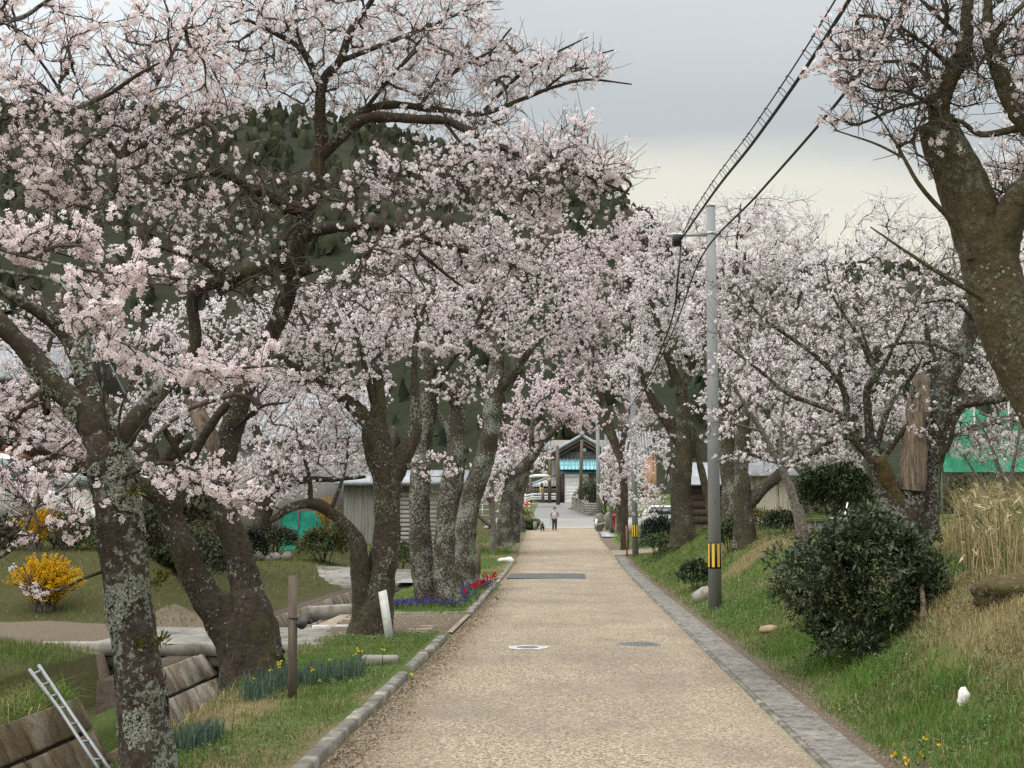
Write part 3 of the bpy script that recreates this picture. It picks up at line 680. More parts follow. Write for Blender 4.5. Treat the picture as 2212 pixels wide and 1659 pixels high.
disc('valve_cover', (-0.55, 40.6), .20, M['iron'], 'small cover in the dark asphalt strip across the road', 'valve cover')
p = G(1274, 1224); disc('valve_cover', p, .22, M['cement'], 'pale round cover on the far road beyond the dark asphalt strip', 'valve cover')
m = MB(); p = G(820, 1434); m.box((p[0], p[1], p[2] + .03), (.42, .30, .12), .05, .02); o = m.build('concrete_slab', M['concrete']); tag(o, 'small rectangular concrete box lid sunk in the near lawn', 'slab')
m = MB(); p = G(1170, 1226); 
# ============================================================ THINGS
def gz(x, y): return float(H(np.array([x]), np.array([y]))[0])
# ---- poles
def pole(label, base, top, r0, r1, mat_, band=None, bolts=(), cat='utility pole', name='utility_pole', n=20, group='poles along the road'):
    b, tp = np.array(base, float), np.array(top, float); t = thing(name, b, label, cat, group)
    m = MB(); m.tube([b - [0, 0, .3], b + (tp - b) * .5, tp], [r0, (r0 + r1) / 2, r1], n); m.build('shaft', mat_, t, True)
    ax = (tp - b) / np.linalg.norm(tp - b)
    def at(z): f = (z - b[2]) / (tp[2] - b[2]); return b + (tp - b) * f, r0 + (r1 - r0) * f
    m = MB(); m.tube([tp, tp + ax * .02], r1 * 1.06, n); m.build('cap', M['concrete'], t)
    if band:
        z0, z1 = band; a, ra = at(z0); c, rc = at(z1)
        m = MB(); m.tube([a, c], [ra + .006, rc + .006], 28); w = m.build('warning_wrap', M['black'], t)
        for k in range(8):
            a0 = -math.pi / 2 + 0.10 + (k - .5) * 2 * math.pi / 8; m = MB(); h = (z1 - z0) * .06; V = []
            for zz in (z0 + h, z1 - h):
                cc, rr = at(zz)
                for q in range(4): an = a0 + (q - 1.5) * .13; V.append(cc + [math.cos(an) * (rr + .0095), math.sin(an) * (rr + .0095), 0])
            m.add(np.array(V), np.array([[q, q + 1, q + 5, q + 4] for q in range(3)])); m.build('yellow_stripe', M['yellow'], w)
        for zz in (z0 + .03, (z0 + z1) / 2, z1 - .03):
            cc, rr = at(zz); m = MB(); m.tube([cc + [rr * .9, -.03, 0], cc + [rr + .035, -.03, 0]], .005, 5); m.tube([cc + [rr + .03, -.03, -.012], cc + [rr + .03, -.03, .012]], .005, 5); m.build('clip', M['steel'], w)
    for zz in bolts:
        cc, rr = at(zz); m = MB(); m.tube([cc + [.01, -rr * .9, 0], cc + [.01, -rr - .006, 0]], .012, 8); m.build('bolt_hole', M['black'], t)
    return t, at
b1 = W(1545, 1322, 25.3); b1[2] = gz(b1[0], b1[1]) - .02
t1, at1 = pole('tall concrete pole with black and yellow wrap, nearest on the right verge', b1, W(1535, 447, 25.3), .122, .085, M['concrete_pole'],
               (W(1545, 1228, 25.3)[2], W(1545, 1171, 25.3)[2]), [W(1540, y, 25.3)[2] for y in (505, 610, 730, 880, 1085)])
zc = W(1535, 505, 25.3)[2]; c, rr = at1(zc)
m = MB(); m.tube([c - [0, 0, .02], c + [0, 0, .03]], rr + .006, 20); m.box((c[0] + rr + .03, c[1], zc), (.10, .03, .05)); m.build('clamp_band', M['steel'], t1)
m = MB(); e = W(1441, 508, 25.3); m.box(((e[0] + c[0] - rr) / 2, c[1] - .03, e[2]), (c[0] - rr - e[0], .012, .075)); m.box(((e[0] + c[0] - rr) / 2, c[1], e[2] + .032), (c[0] - rr - e[0], .06, .010)); m.build('arm', M['steel'], t1)
q = W(1462, 519, 25.0); t = thing('cable_box', q, 'black ribbed cable junction box hung under the arm of the nearest pole', 'junction box')
m = MB(); m.box(q, (.14, .30, .17), 0, .03); m.build('body', M['black'], t)
for k in range(5): m = MB(); m.box((q[0] - .0, q[1] - .11 + k * .055, q[2]), (.155, .018, .185), 0, .01); m.build('rib', M['dark_metal'], t)
m = MB(); m.tube([q + [0, 0, .08], q + [0, 0, .19]], .008, 6); m.build('hanger', M['steel'], t)
def cable(pts, rad, label, name='overhead_cable', n=6):
    P = catmull([list(p) for p in pts], .4); t = thing(name, P[0], label, 'cable', 'overhead cables')
    m = MB(); m.tube(P, rad, n); m.build('sheath', M['black'], t, True); return t, P
CA = [(2.05, 25.2, 6.78), (2.10, 19.5, 6.36), (2.13, 15.4, 5.98), (2.2, 11.5, 5.78), (2.25, 8, 5.76), (2.3, 4, 5.9), (2.4, -4, 6.5)]
t, P = cable(CA, .019, 'thick black cable on spiral hangers running up to the arm of the nearest pole')
P2 = P + np.array([-.03, 0, .115]) * np.clip((25.3 - P[:, 1]) / 3, 0, 1)[:, None] + [0, 0, .02]
m = MB(); m.tube(P2, .008, 5); m.build('messenger_wire', M['black'], t)
for k in range(34):
    y = 24.3 - k * .62
    j = int(np.argmin(abs(P[:, 1] - y))); a, b = P[j], P2[j]; c = (a + b) / 2; hh = np.linalg.norm(b - a) / 2 + .02
    an = np.linspace(0, 2 * np.pi, 11)[:10]; up = nrm(b - a); side = np.array([1.0, 0, 0])
    ring = [c + up * hh * math.cos(x) + side * .030 * math.sin(x) + np.array([0, .10, 0]) * math.cos(x) for x in an]
    m = MB(); m.tube(ring + [ring[0]], .0045, 4, False); m.build('hanger_ring', M['black'], t)
cable([(2.50, 58, 6.3), (2.48, 45, 5.9), (2.46, 32, 6.15), (2.44, 25.18, 6.48), (2.5, 18, 5.95), (2.6, 12.4, 5.66), (2.62, 8, 5.66), (2.6, 2, 5.9), (2.6, -4, 6.4)], .016, 'single black cable touching the nearest pole and passing behind the right cherry tree')
cable([(2.05, 25.1, 6.66), (1.95, 24.6, 6.0), (2.05, 28, 5.6), (2.2, 40, 5.6), (2.45, 58, 6.2)], .017, 'black cable drooping from the junction box towards the second pole')
b2 = W(1373, 1188, 55); b2[2] = gz(b2[0], b2[1]) - .03
pole('second concrete pole with black and yellow wrap, beside the sandy track', b2, W(1366, 800, 55), .125, .10, M['concrete_pole'], (W(1373, 1161, 55)[2], W(1373, 1132, 55)[2]), [W(1370, 1000, 55)[2]])
def P4(x, y, Y): return W((1900 + x / 3.017) / 1.8228, (1600 + y / 3.017) / 1.8228, Y)       # far-centre close-up -> place
def P1(x, y, Y): return W((2040 + x / 3.34) / 1.8228, (1700 + y / 3.34) / 1.8228, Y)
def P2z(x, y, Y): return W((2040 + x / 3.34) / 1.8228, (1880 + y / 3.34) / 1.8228, Y)
pole('slim grey metal pole leaning left beside the red hydrant post', P4(1541, 1500, 92), P4(1462, 330, 92), .115, .085, M['concrete_pole'])
m = MB(); a, b = P4(1541, 1505, 92), P4(1537, 1460, 92); m.tube([a, b], .16, 12); o = m.build('pole_sleeve', M['black']); tag(o, 'black sleeve round the foot of the leaning slim pole', 'sleeve')
pole('concrete pole standing by the block wall in front of the turquoise roof', P4(1382, 1275, 112), P4(1366, 225, 112), .18, .14, M['concrete_pole'])
pole('thin pale pole with a yellow band just right of the one by the block wall', P4(1408, 1250, 116), P4(1425, 440, 116), .13, .10, M['concrete'], (P4(1408, 1145, 116)[2], P4(1408, 1105, 116)[2]))
pole('dark wooden pole rising in front of the white shutter', P4(1163, 1060, 126), P4(1180, 400, 126), .17, .13, M['wood_grey'])
pole('dark wooden pole at the corner of the shutter house', P4(897, 1130, 128), P4(889, 470, 128), .19, .15, M['wood_grey'])
pole('grey wooden pole carrying the round traffic mirror', P4(797, 1112, 131), P4(800, 490, 131), .17, .13, M['wood_grey'])
pole('short grey post by the white guard rail', P4(717, 1105, 131), P4(716, 1010, 131), .14, .13, M['wood_grey'], cat='post', name='post')

# ---- post with a lamp on the near lawn
p = G(632, 1510); t = thing('wooden_post', p, 'weathered square wooden post standing among the daffodil leaves on the near lawn', 'post')
top = W(633, 1243, p[1]); m = MB(); hx = .037
for k in range(1): m.hexa([[p[0] + sx * hx, p[1] + sy * hx, p[2] - .2] for sx, sy in ((-1, -1), (1, -1), (1, 1), (-1, 1))] + [[top[0] + sx * hx * .95, p[1] + sy * hx, top[2] + sx * .004] for sx, sy in ((-1, -1), (1, -1), (1, 1), (-1, 1))])
m.build('shaft', M['wood_grey'], t)
q = W(652, 1341, p[1]); l = thing('garden_lamp', q, 'small dark cylindrical lamp wired to the wooden post', 'lamp')
m = MB(); m.tube([q + [.0, -.075, -.03], q + [.005, -.06, -.028], q + [.02, .07, .02]], [.036, .05, .05], 16); m.build('housing', M['dark_metal'], l, True)
m = MB(); m.tube([q + [.0, -.078, -.032], q + [.0, -.082, -.034]], .036, 16); m.build('lens', M['glass'], l)
m = MB(); m.tube([q + [.05, .02, 0], q + [.075, .02, .0], q + [.075, .02, -.03]], .016, 6); m.build('bracket', M['dark_metal'], l)
m = MB(); z = q[2] + .02; m.tube([[p[0] + sx * .041, p[1] + sy * .041, z + dz] for sx, sy, dz in ((-1, -1, .01), (1, -1, 0), (1, 1, .01), (-1, 1, 0), (-1, -1, .01))] + [q], .005, 5); m.build('wire', M['black'], l)
# ---- white leaning marker
p = G(842, 1378); a, b = W(842, 1382, 19.6), W(826, 1278, 19.6); t = thing('marker_post', p, 'leaning white painted wooden marker against the foot of a cherry tree', 'marker post')
m = MB(); d = nrm(b - a); s = np.array([1, 0, .15]) * .052; f = np.array([0, .05, 0]); a = a - d * .15
m.hexa([a - s - f, a + s - f, a + s + f, a - s + f, b - s - f, b + s - f + [0, 0, .02], b + s + f + [0, 0, .02], b - s + f]); m.build('board', M['white_worn'], t)
# ---- small far post
p = W(1034, 1226, 41); p[2] = gz(p[0], p[1]); t = thing('wooden_post', p, 'small weathered wooden post on the far lawn left of the road', 'post')
m = MB(); m.box((p[0], p[1], p[2] + .40), (.11, .11, .95), .2, .012); m.build('shaft', M['wood_grey'], t)
# ---- ladder lying down the bank and wall
t = thing('ladder', (-4.6, 11.5, -.3), 'aluminium ladder lying down the grassy bank and the brown block wall', 'ladder')
Yl = 12.6; A0, A1, A2 = W(64, 1447, 13.3), W(129, 1533, 12.8), W(215, 1665, 12.0)
B0, B1, B2 = W(84, 1438, 13.4), W(146, 1530, 12.9), W(238, 1665, 12.1)
for r_ in ((A0, A1, A2), (B0, B1, B2)):
    m = MB(); m.tube(list(r_), .019, 6); m.build('rail', M['aluminium'], t)
for k in range(7):
    f = (k + .4) / 7 * 2; a = A0 + (A1 - A0) * f if f < 1 else A1 + (A2 - A1) * (f - 1); b = B0 + (B1 - B0) * f if f < 1 else B1 + (B2 - B1) * (f - 1)
    m = MB(); m.tube([a, b], .014, 6); m.build('rung', M['aluminium'], t)
# ---- stones and loose pieces on the right bank
def stone(px, py, Y, r, mat_, label, seed, dz=0.0):
    p = W(px, py, Y); p[2] = gz(p[0], p[1]) + dz; m = MB(); m.ball(p, r, 10, 7, .35, seed); o = m.build('stone', M[mat_]); tag(o, label, 'stone'); return o
g = G(1661, 1367); stone(1661, 1367, g[1], (.13, .10, .07), 'tan_stone', 'tan flat stone in the grass near the pole on the right verge', 3, .03)
g = G(2082, 1510); p = np.array([g[0], g[1], gz(g[0], g[1])]); m = MB(); m.ball(p + [0, 0, .05], (.05, .04, .085), 10, 7, .4, 6); m.ball(p + [.035, 0, .015], (.04, .04, .04), 8, 6, .4, 9); o = m.build('stone', M['white_stone']); tag(o, 'white lumpy stone lying on the near right bank', 'stone')
stone(1516, 1262, 27.5, (.20, .2, .20), 'block', 'rough dark boulder set in the bank behind the nearest pole', 8, .08)
m = MB(); a = G(1990, 1350); b = a + [.10, .35, .38]; m.tube([a - [0, 0, .05], a * .5 + b * .5 + [.02, 0, 0], b], [.035, .03, .025], 7); o = m.build('dead_branch', M['wood_dead']); tag(o, 'broken dead stick leaning against the evergreen bush', 'branch')
m = MB(); a = G(2190, 1300); a = np.array([a[0] + .2, a[1] + .3, 0]); a[2] = gz(a[0], a[1]); m.ball(a + [0, 0, -.10], (.5, .45, .17), 20, 12, .2, 12); o = m.build('mossy_root', M['bark_moss']); tag(o, 'mossy old root stump humped in the right bank at the frame edge', 'stump')
stone(1095, 1196, 50, (.28, .2, .14), 'white_stone', 'pale stone lying at the foot of the far cherry tree by the road', 14, .05)

# ---- bushes
def leaves_np(P, D, U, L, Wd, fold=.25):
    """folded leaf quads: base, left, tip, right"""
    S = nrm(np.cross(D, U)); U2 = np.cross(S, D)
    b = P; tip = P + D * L[:, None]; mid = P + D * (L * .5)[:, None]
    l = mid - S * (Wd / 2)[:, None] + U2 * (Wd * fold)[:, None]; r_ = mid + S * (Wd / 2)[:, None] + U2 * (Wd * fold)[:, None]
    n = len(P); V = np.stack([b, l, tip, r_], 1).reshape(-1, 3); i = np.arange(n)[:, None] * 4
    return V, np.vstack([i + np.array([[0, 2, 1]]), i + np.array([[0, 3, 2]])])
def rand_dirs(n, r): v = r.normal(size=(n, 3)); return nrm(v)
def bush(name, label, c, rad, nshoot, per, L, colr, seed, cat='shrub', group=None, stems=9, flat=0.35, lumps=.35, mat_='leaf', upbias=.5):
    r = np.random.default_rng(seed); c = np.array(c, float); rad = np.array(rad, float)
    t = thing(name, (c[0], c[1], c[2] - rad[2]), label, cat, group)
    d = rand_dirs(nshoot, r); d[:, 2] = np.where(d[:, 2] < -flat, -d[:, 2], d[:, 2])
    rr = r.uniform(.25, 1.0, nshoot) ** .45; lump = 1 + lumps * (noise3(d * 2.1 + seed, seed) - .5) * 2
    S = c + d * rad * (rr * lump)[:, None]
    out = nrm(d * rad + [0, 0, upbias * rad.max()] + r.normal(size=(nshoot, 3)) * .4 * rad.max())
    P = np.repeat(S, per, 0) + np.repeat(out, per, 0) * (np.tile(np.arange(per), nshoot) * L * .22)[:, None]
    N_ = len(P); D = nrm(np.repeat(out, per, 0) * .7 + rand_dirs(N_, r) * 1.0); U = nrm(rand_dirs(N_, r) * .5 + [0, 0, 1])
    Ls = L * r.uniform(.65, 1.25, N_); V, Fc = leaves_np(P, D, U, Ls, Ls * r.uniform(.38, .5, N_))
    colr = np.array(colr); tone = np.repeat(r.uniform(.55, 1.35, nshoot), per) * r.uniform(.75, 1.3, N_)
    C = colr[None] * tone[:, None]; hi = r.random(N_) < .06; C[hi] = C[hi] * 1.6 + [.02, .02, 0]
    npmesh('foliage', V, [Fc], M[mat_], t, np.repeat(C, 4, 0), False, 'stuff')
    if stems:
        m = MB(); base = c - [0, 0, rad[2] * 1.05]
        for k in range(stems):
            e = S[r.integers(nshoot)]; b = base + np.append(r.normal(0, .12, 2) * rad[:2], 0); mid = (b + e) / 2 + r.normal(0, .06, 3) * rad + [0, 0, .1 * rad[2]]
            m.tube(catmull([b, mid, e], .3), .018 * rad.max(), 5)
        m.build('stem', M['twig'], t, True)
    return t
bc = W(1888, 1285, 15.0); bush('evergreen_bush', 'big dark glossy evergreen bush on the right bank in front of the broken trunk', bc + [0, .1, -.02], (.86, .78, .74), 2500, 7, .076, (.046, .064, .027), 5, stems=16, lumps=.42, flat=.8)
bc2 = W(1800, 1385, 14.4); bush('evergreen_bush', 'small low glossy sprig growing under the big evergreen bush', W(1850, 1405, 14.3), (.32, .3, .16), 160, 7, .055, (.04, .058, .024), 6, stems=6)
bush('evergreen_bush', 'tall dark leafy bush behind the low board fence on the right', W(1805, 1070, 30), (.75, .8, .62), 1500, 6, .10, (.035, .05, .018), 7, lumps=.25)
def bush_at(px, py, Y, rx, rz, label, col, seed, ns=420, L=.075, name='shrub', ry=None, per=6, lumps=.35):
    p = W(px, py, Y); p[2] = gz(p[0], p[1]) + rz * .85; return bush(name, label, p, (rx, ry or rx, rz), ns, per, L, col, seed, lumps=lumps)
bush_at(1500, 1190, 31, .34, .32, 'low dark shrub on the grassy bank just left of the nearest pole', (.035, .055, .02), 8, 420, .07)
bush_at(1420, 1110, 50, .62, .72, 'dark conifer-like shrub behind the second pole', (.022, .042, .024), 9, 700, .10)
bush_at(1440, 1165, 48, 1.0, .28, 'ground-hugging shrub at the foot of the thick right-hand trunk', (.05, .08, .025), 10, 500, .09)
bush_at(1577, 1130, 34, .42, .42, 'leafy green shrub beside the forked trunk right of the nearest pole', (.05, .08, .025), 11, 520, .08)
bush_at(1632, 1100, 40, .6, .36, 'yellowish shrub in front of the rusty corrugated shed', (.16, .14, .04), 12, 420, .08)
bush_at(1690, 1120, 33, .45, .28, 'dark little shrub by the end of the low board fence', (.03, .045, .02), 13, 300, .08)
bush_at(700, 1195, 43, .86, .62, 'rounded olive green shrub above the far bridge', (.075, .08, .022), 14, 1500, .08)
bush_at(590, 1180, 46, .9, .5, 'dark spreading shrub left of the olive one behind the far bridge', (.04, .045, .02), 15, 800, .09)
bush_at(548, 1225, 34, .36, .5, 'dark conifer leaning over the left end of the far bridge', (.025, .036, .02), 16, 500, .08)
bush_at(125, 1185, 27, .62, .40, 'leafy green shrub behind the forsythia in front of the cream wall', (.085, .12, .035), 17, 700, .07)
bush_at(235, 1190, 28, .48, .36, 'small green shrub half behind the nearest trunk on the left', (.08, .105, .035), 18, 420, .07)
bush_at(330, 1170, 27, .8, .45, 'dark shrub filling the bank between the two near trunks', (.035, .04, .018), 19, 900, .08)
bush_at(430, 1200, 27, .8, .42, 'dark low shrub right of the near trunk on the mossy bank', (.03, .036, .016), 20, 800, .08)
p = W(128, 1140, 31); bush('pine_shrub', 'small dark clipped pine in front of the cream wall', p, (.30, .3, .17), 260, 8, .07, (.018, .028, .016), 21, stems=4, lumps=.2)
bush_at(860, 1120, 44, .5, .6, 'green shrub between the grey shed and the leaning trunk', (.06, .085, .03), 22, 420, .08)
# forsythia
def forsythia(label, c, rad, n, seed):
    r = np.random.default_rng(seed); c = np.array(c, float); rad = np.array(rad); t = thing('forsythia', (c[0], c[1], c[2] - rad[2]), label, 'shrub', 'yellow flowering shrubs')
    base = c - [0, 0, rad[2]]; K = 9; d = rand_dirs(n, r); d[:, 2] = np.abs(d[:, 2]) * .9 - .15
    E = c + d * rad * r.uniform(.6, 1.15, n)[:, None] * [1, 1, 1]; tt = np.linspace(0, 1, K)[None, :, None]
    b = base + np.column_stack([r.normal(0, .12, (n, 2)) * rad[:2], np.zeros(n)])
    mid = (b + E) / 2 + np.column_stack([np.zeros((n, 2)), rad[2] * r.uniform(.15, .5, n)])
    P = b[:, None] * (1 - tt) ** 2 + 2 * mid[:, None] * tt * (1 - tt) + E[:, None] * tt ** 2
    V, q = tubes_batch(P, np.linspace(.008, .003, K)[None] * np.ones((n, 1)), 3); npmesh('stem', V, [q], M['twig_pale'], t)
    nf = n * 62; ki = r.integers(0, n, nf); ti = r.uniform(.22, 1, nf) * (K - 1.001); i0 = ti.astype(int); f = (ti - i0)[:, None]
    Q = P[ki, i0] * (1 - f) + P[ki, i0 + 1] * f + r.normal(0, .014, (nf, 3)); D = rand_dirs(nf, r); U = rand_dirs(nf, r)
    Vs, Fs = [], []
    for k in range(2):
        L_ = r.uniform(.022, .034, nf); Q2 = Q - D * L_[:, None] * .5; v, fc = leaves_np(Q2, D, U, L_, L_ * .8, .3); Fs.append(fc + k * 4 * nf); Vs.append(v); D = nrm(np.cross(D, U) + .01)
    colr = np.array([.78, .50, .015]) * r.uniform(.75, 1.15, (nf, 1)); C = np.repeat(colr, 4, 0)
    npmesh('blossom', np.vstack(Vs), [np.vstack(Fs)], M['petal'], t, np.vstack([C, C]), False, 'stuff')
p = W(98, 1290, 22.5); forsythia('bright yellow forsythia in full bloom by the near bridge', (p[0], p[1], gz(p[0], p[1]) + .50), (.62, .45, .52), 240, 1)
p = W(78, 1190, 25.5); forsythia('smaller yellow forsythia sprays behind the bright one', (p[0], p[1], gz(p[0], p[1]) + .55), (.5, .4, .55), 60, 2)
p = W(705, 1100, 48); forsythia('distant yellow forsythia by the green netting', (p[0], p[1], p[2]), (.55, .5, .75), 45, 3)
# flowers in the bed
def flower_patch(name, label, pts, colr, size, hgt, seed, n):
    r = np.random.default_rng(seed); t = thing(name, (pts[0][0], pts[0][1], 0), label, 'flowers')
    idx = r.integers(0, len(pts), n); P = np.array(pts)[idx][:, :2] + r.normal(0, 1, (n, 2)) * np.array(pts)[idx][:, 2:4]
    z = H(P[:, 0], P[:, 1]); hh = hgt * r.uniform(.6, 1.2, n); B = np.column_stack([P, z]); T = B + np.column_stack([r.normal(0, .02, (n, 2)), hh])
    V, q = tubes_batch(np.stack([B, (B + T) / 2, T], 1), np.full((n, 3), .004), 3); npmesh('stem', V, [q], M['grass'], t, np.tile([[.07, .13, .04]], (len(V), 1)), kind='stuff')
    Vs, Fs, Cs, off = [], [], [], 0
    for k in range(5):
        D = nrm(np.column_stack([r.normal(0, 1, (n, 2)), r.uniform(.2, 1.2, n)])); U = rand_dirs(n, r); L_ = size * r.uniform(.7, 1.2, n)
        v, f = leaves_np(T + r.normal(0, size * .25, (n, 3)) - [0, 0, size * .3], D, U, L_, L_ * .75); Vs.append(v); Fs.append(f + off); off += len(v)
        Cs.append(np.repeat(np.array(colr)[None] * r.uniform(.7, 1.3, (n, 1)), 4, 0))
    npmesh('blossom', np.vstack(Vs), [np.vstack(Fs)], M['petal'], t, np.vstack(Cs), False, 'stuff')
flower_patch('grape_hyacinths', 'blue grape hyacinths carpeting the flower bed below the twin trunks', [(-2.25, 31, .22, 1.6), (-2.2, 28, .2, 1.0), (-2.6, 26.2, .35, .3), (-2.2, 33.5, .2, .8), (-3.2, 25.6, .3, .2)], (.09, .075, .22), .045, .13, 1, 380)
flower_patch('red_tulips', 'red tulips scattered along the kerb of the flower bed', [(-2.02, 34, .07, 1.1), (-2.05, 30.5, .1, .8), (-2.25, 28, .15, .4), (-2.0, 35.5, .08, .4)], (.42, .02, .025), .06, .24, 2, 42)
flower_patch('daffodil_flowers', 'a few yellow daffodil heads on the near lawn', [(-2.7, 13.6, .35, .5), (-2.3, 15.2, .15, .4)], (.75, .60, .05), .03, .2, 3, 14)
flower_patch('dandelions', 'scattered yellow dandelions at the near right verge', [(2.45, 11.0, .12, .5), (2.5, 9.8, .1, .3)], (.75, .52, .02), .028, .05, 4, 7)

# ---- timber and sheet fences, sheds on the right
t = thing('board_fence', W(1740, 1140, 29), 'low grey board fence on the right bank with a rail along its top', 'fence'); xs = np.linspace(1738, 1890, 8)
for k in range(7):
    a, b = W(xs[k], 1136, 29), W(xs[k + 1], 1136, 29); z0, z1 = W(xs[k], 1150, 29)[2], W(xs[k], 1126, 29)[2]; m = MB(); m.box(((a[0] + b[0]) / 2, 29, (z0 + z1) / 2 - .1), (b[0] - a[0] - .02, .03, z1 - z0 + .2)); m.build('board', M['grey_sheet'], t)
    m = MB(); m.box((a[0], 28.96, (z0 + z1) / 2 - .1), (.035, .05, z1 - z0 + .2)); m.build('post', M['wood_grey'], t)
a, b = W(1738, 1124, 29), W(1892, 1121, 29); m = MB(); m.box(((a[0] + b[0]) / 2, 28.96, a[2] + .02), (b[0] - a[0], .08, .04)); m.build('rail', M['wood_grey'], t)
t = thing('loose_sheets', W(1840, 1118, 29.2), 'loose pale sheets laid on top of the low board fence', 'sheet')
for k, (u, v, w_, h_) in enumerate(((1835, 1120, .75, .02), (1862, 1117, .55, .03), (1878, 1114, .4, .05))):
    p = W(u, v, 29.2); m = MB(); m.box(p + [0, .05 * k, 0], (w_, .35, .018), .05 * k, 0, .1, .02 * k); m.build('sheet', M['white_worn'] if k != 1 else M['wood_grey'], t)
a, b = W(1816, 1143, 28.6), W(1831, 1086, 28.8); m = MB(); m.tube([a - [0, 0, .1], b], .016, 8); o = m.build('white_stake', M['white_paint']); tag(o, 'thin white stake leaning against the low board fence', 'stake')
# rusty corrugated shed
def corrugated(t, name, x0, x1, y, z0, z1, mat_, pitch=.076, amp=.012, sheet_w=.76):
    x = x0
    while x < x1 - .05:
        e = min(x + sheet_w, x1); n = int((e - x) / pitch * 4) + 1; xx = np.linspace(x, e - .01, n); yy = y + amp * np.sin(xx / pitch * 2 * np.pi)
        V = np.vstack([np.column_stack([xx, yy, np.full(n, z0)]), np.column_stack([xx, yy, np.full(n, z1)])]); k = np.arange(n - 1)
        npmesh(name, V, [np.column_stack([k, k + 1, k + n + 1, k + n])], mat_, t, None, True); x = e
a, b = W(1583, 1115, 46), W(1712, 1115, 46); z0, z1 = gz(a[0], 46) - .1, W(1600, 1030, 46)[2]
t = thing('corrugated_shed', (a[0], 46.5, z0), 'shed of pale rusty corrugated sheets behind the forked trunk', 'shed'); corrugated(t, 'wall_sheet', a[0], b[0], 46.0, z0, z1, M['rust_sheet'])
m = MB(); m.box(((a[0] + b[0]) / 2, 47.5, z0 + (z1 - z0) / 2), (b[0] - a[0] - .1, 2.8, z1 - z0)); m.build('wall', M['wood_grey'], t)
m = MB(); m.hexa(np.vstack([np.array([[a[0] - .2, 45.7, z1], [b[0] + .2, 45.7, z1], [b[0] + .2, 49.2, z1 + .8], [a[0] - .2, 49.2, z1 + .8]]), np.array([[a[0] - .2, 45.7, z1 + .05], [b[0] + .2, 45.7, z1 + .05], [b[0] + .2, 49.2, z1 + .85], [a[0] - .2, 49.2, z1 + .85]])])); m.build('roof', M['tile'], t)
# dark timber hut with grey metal roof
a, b = W(1490, 1150, 58), W(1582, 1150, 58); z0, z1 = gz(a[0], 58) - .1, W(1500, 1049, 58)[2]
t = thing('timber_hut', (a[0], 58, z0), 'dark plank hut with pale metal roof glimpsed between the right-hand trunks', 'hut')
nb = 9
for k in range(nb): m = MB(); h = (z1 - z0) / nb; m.box(((a[0] + b[0]) / 2, 58 + .01 * (k % 2), z0 + h * (k + .5)), (b[0] - a[0], .04, h - .012), 0, 0, -.05); m.build('plank', M['wood_dark'], t)
m = MB(); m.box(((a[0] + b[0]) / 2, 59.5, (z0 + z1) / 2), (b[0] - a[0] - .1, 2.9, z1 - z0)); m.build('wall', M['wood_dark'], t)
m = MB(); A = np.array([[a[0] - .3, 57.6, z1], [b[0] + .3, 57.6, z1], [b[0] + .3, 60.5, z1 + 1.0], [a[0] - .3, 60.5, z1 + 1.0]]); m.hexa(np.vstack([A, A + [0, 0, .06]])); m.build('roof', M['tile_light'], t)
# big tiled house far behind the right-hand trees
def roof_gable(m, x0, x1, yA, yB, ze, zt, th=.18, ov=.5):
    """ridge along x"""
    ym = (yA + yB) / 2
    for y0, s in ((yA - ov, 1), (yB + ov, -1)):
        A = np.array([[x0 - ov, y0, ze], [x1 + ov, y0, ze], [x1 + ov, ym, zt], [x0 - ov, ym, zt]])
        if s < 0: A = A[::-1]
        m.hexa(np.vstack([A, A + [0, 0, th]]))
a, b = P4(1560, 560, 150), P4(1990, 560, 150)
t = thing('tiled_house', (a[0], 152, zr(150)), 'large grey tiled house behind the second pole on the right', 'house', 'houses at the end of the road')
m = MB(); m.box(((a[0] + b[0]) / 2, 155, zr(150) + 3), (b[0] - a[0] - 1, 7, 6.5)); m.build('wall', M['plaster'], t)
m = MB(); roof_gable(m, a[0], b[0], 151, 159, a[2] - 1.2, a[2] + 2.4); m.build('roof', M['tile'], t)
for k in range(16): m = MB(); x = a[0] - .4 + k * (b[0] - a[0] + .8) / 15; A = np.array([[x - .07, 150.5, a[2] - 1.0], [x + .07, 150.5, a[2] - 1.0], [x + .07, 155, a[2] + 2.6], [x - .07, 155, a[2] + 2.6]]); m.hexa(np.vstack([A, A + [0, 0, .1]])); m.build('tile_row', M['tile_light'], t)
g0, g1 = P4(1920, 560, 146), P4(2070, 560, 146); ap = P4(1995, 500, 146)
t = thing('gable_porch', (ap[0], 147, zr(146)), 'small orange plastered gable in front of the large tiled house', 'house', 'houses at the end of the road')
m = MB(); m.hexa([[g0[0], 147, zr(146)], [g1[0], 147, zr(146)], [g1[0], 149, zr(146)], [g0[0], 149, zr(146)], [g0[0], 147, g0[2]], [g1[0], 147, g0[2]], [g1[0], 149, g0[2]], [g0[0], 149, g0[2]]]); m.build('wall', M['orange'], t)
m = MB()
for s, g in ((1, g0), (-1, g1)):
    A = np.array([[g[0] - s * .5, 146.5, g[2] - .3], [ap[0], 146.5, ap[2] + .3], [ap[0], 149, ap[2] + .3], [g[0] - s * .5, 149, g[2] - .3]]); A = A if s > 0 else A[::-1]; m.hexa(np.vstack([A, A + [0, 0, .2]]))
m.build('roof', M['tile'], t)

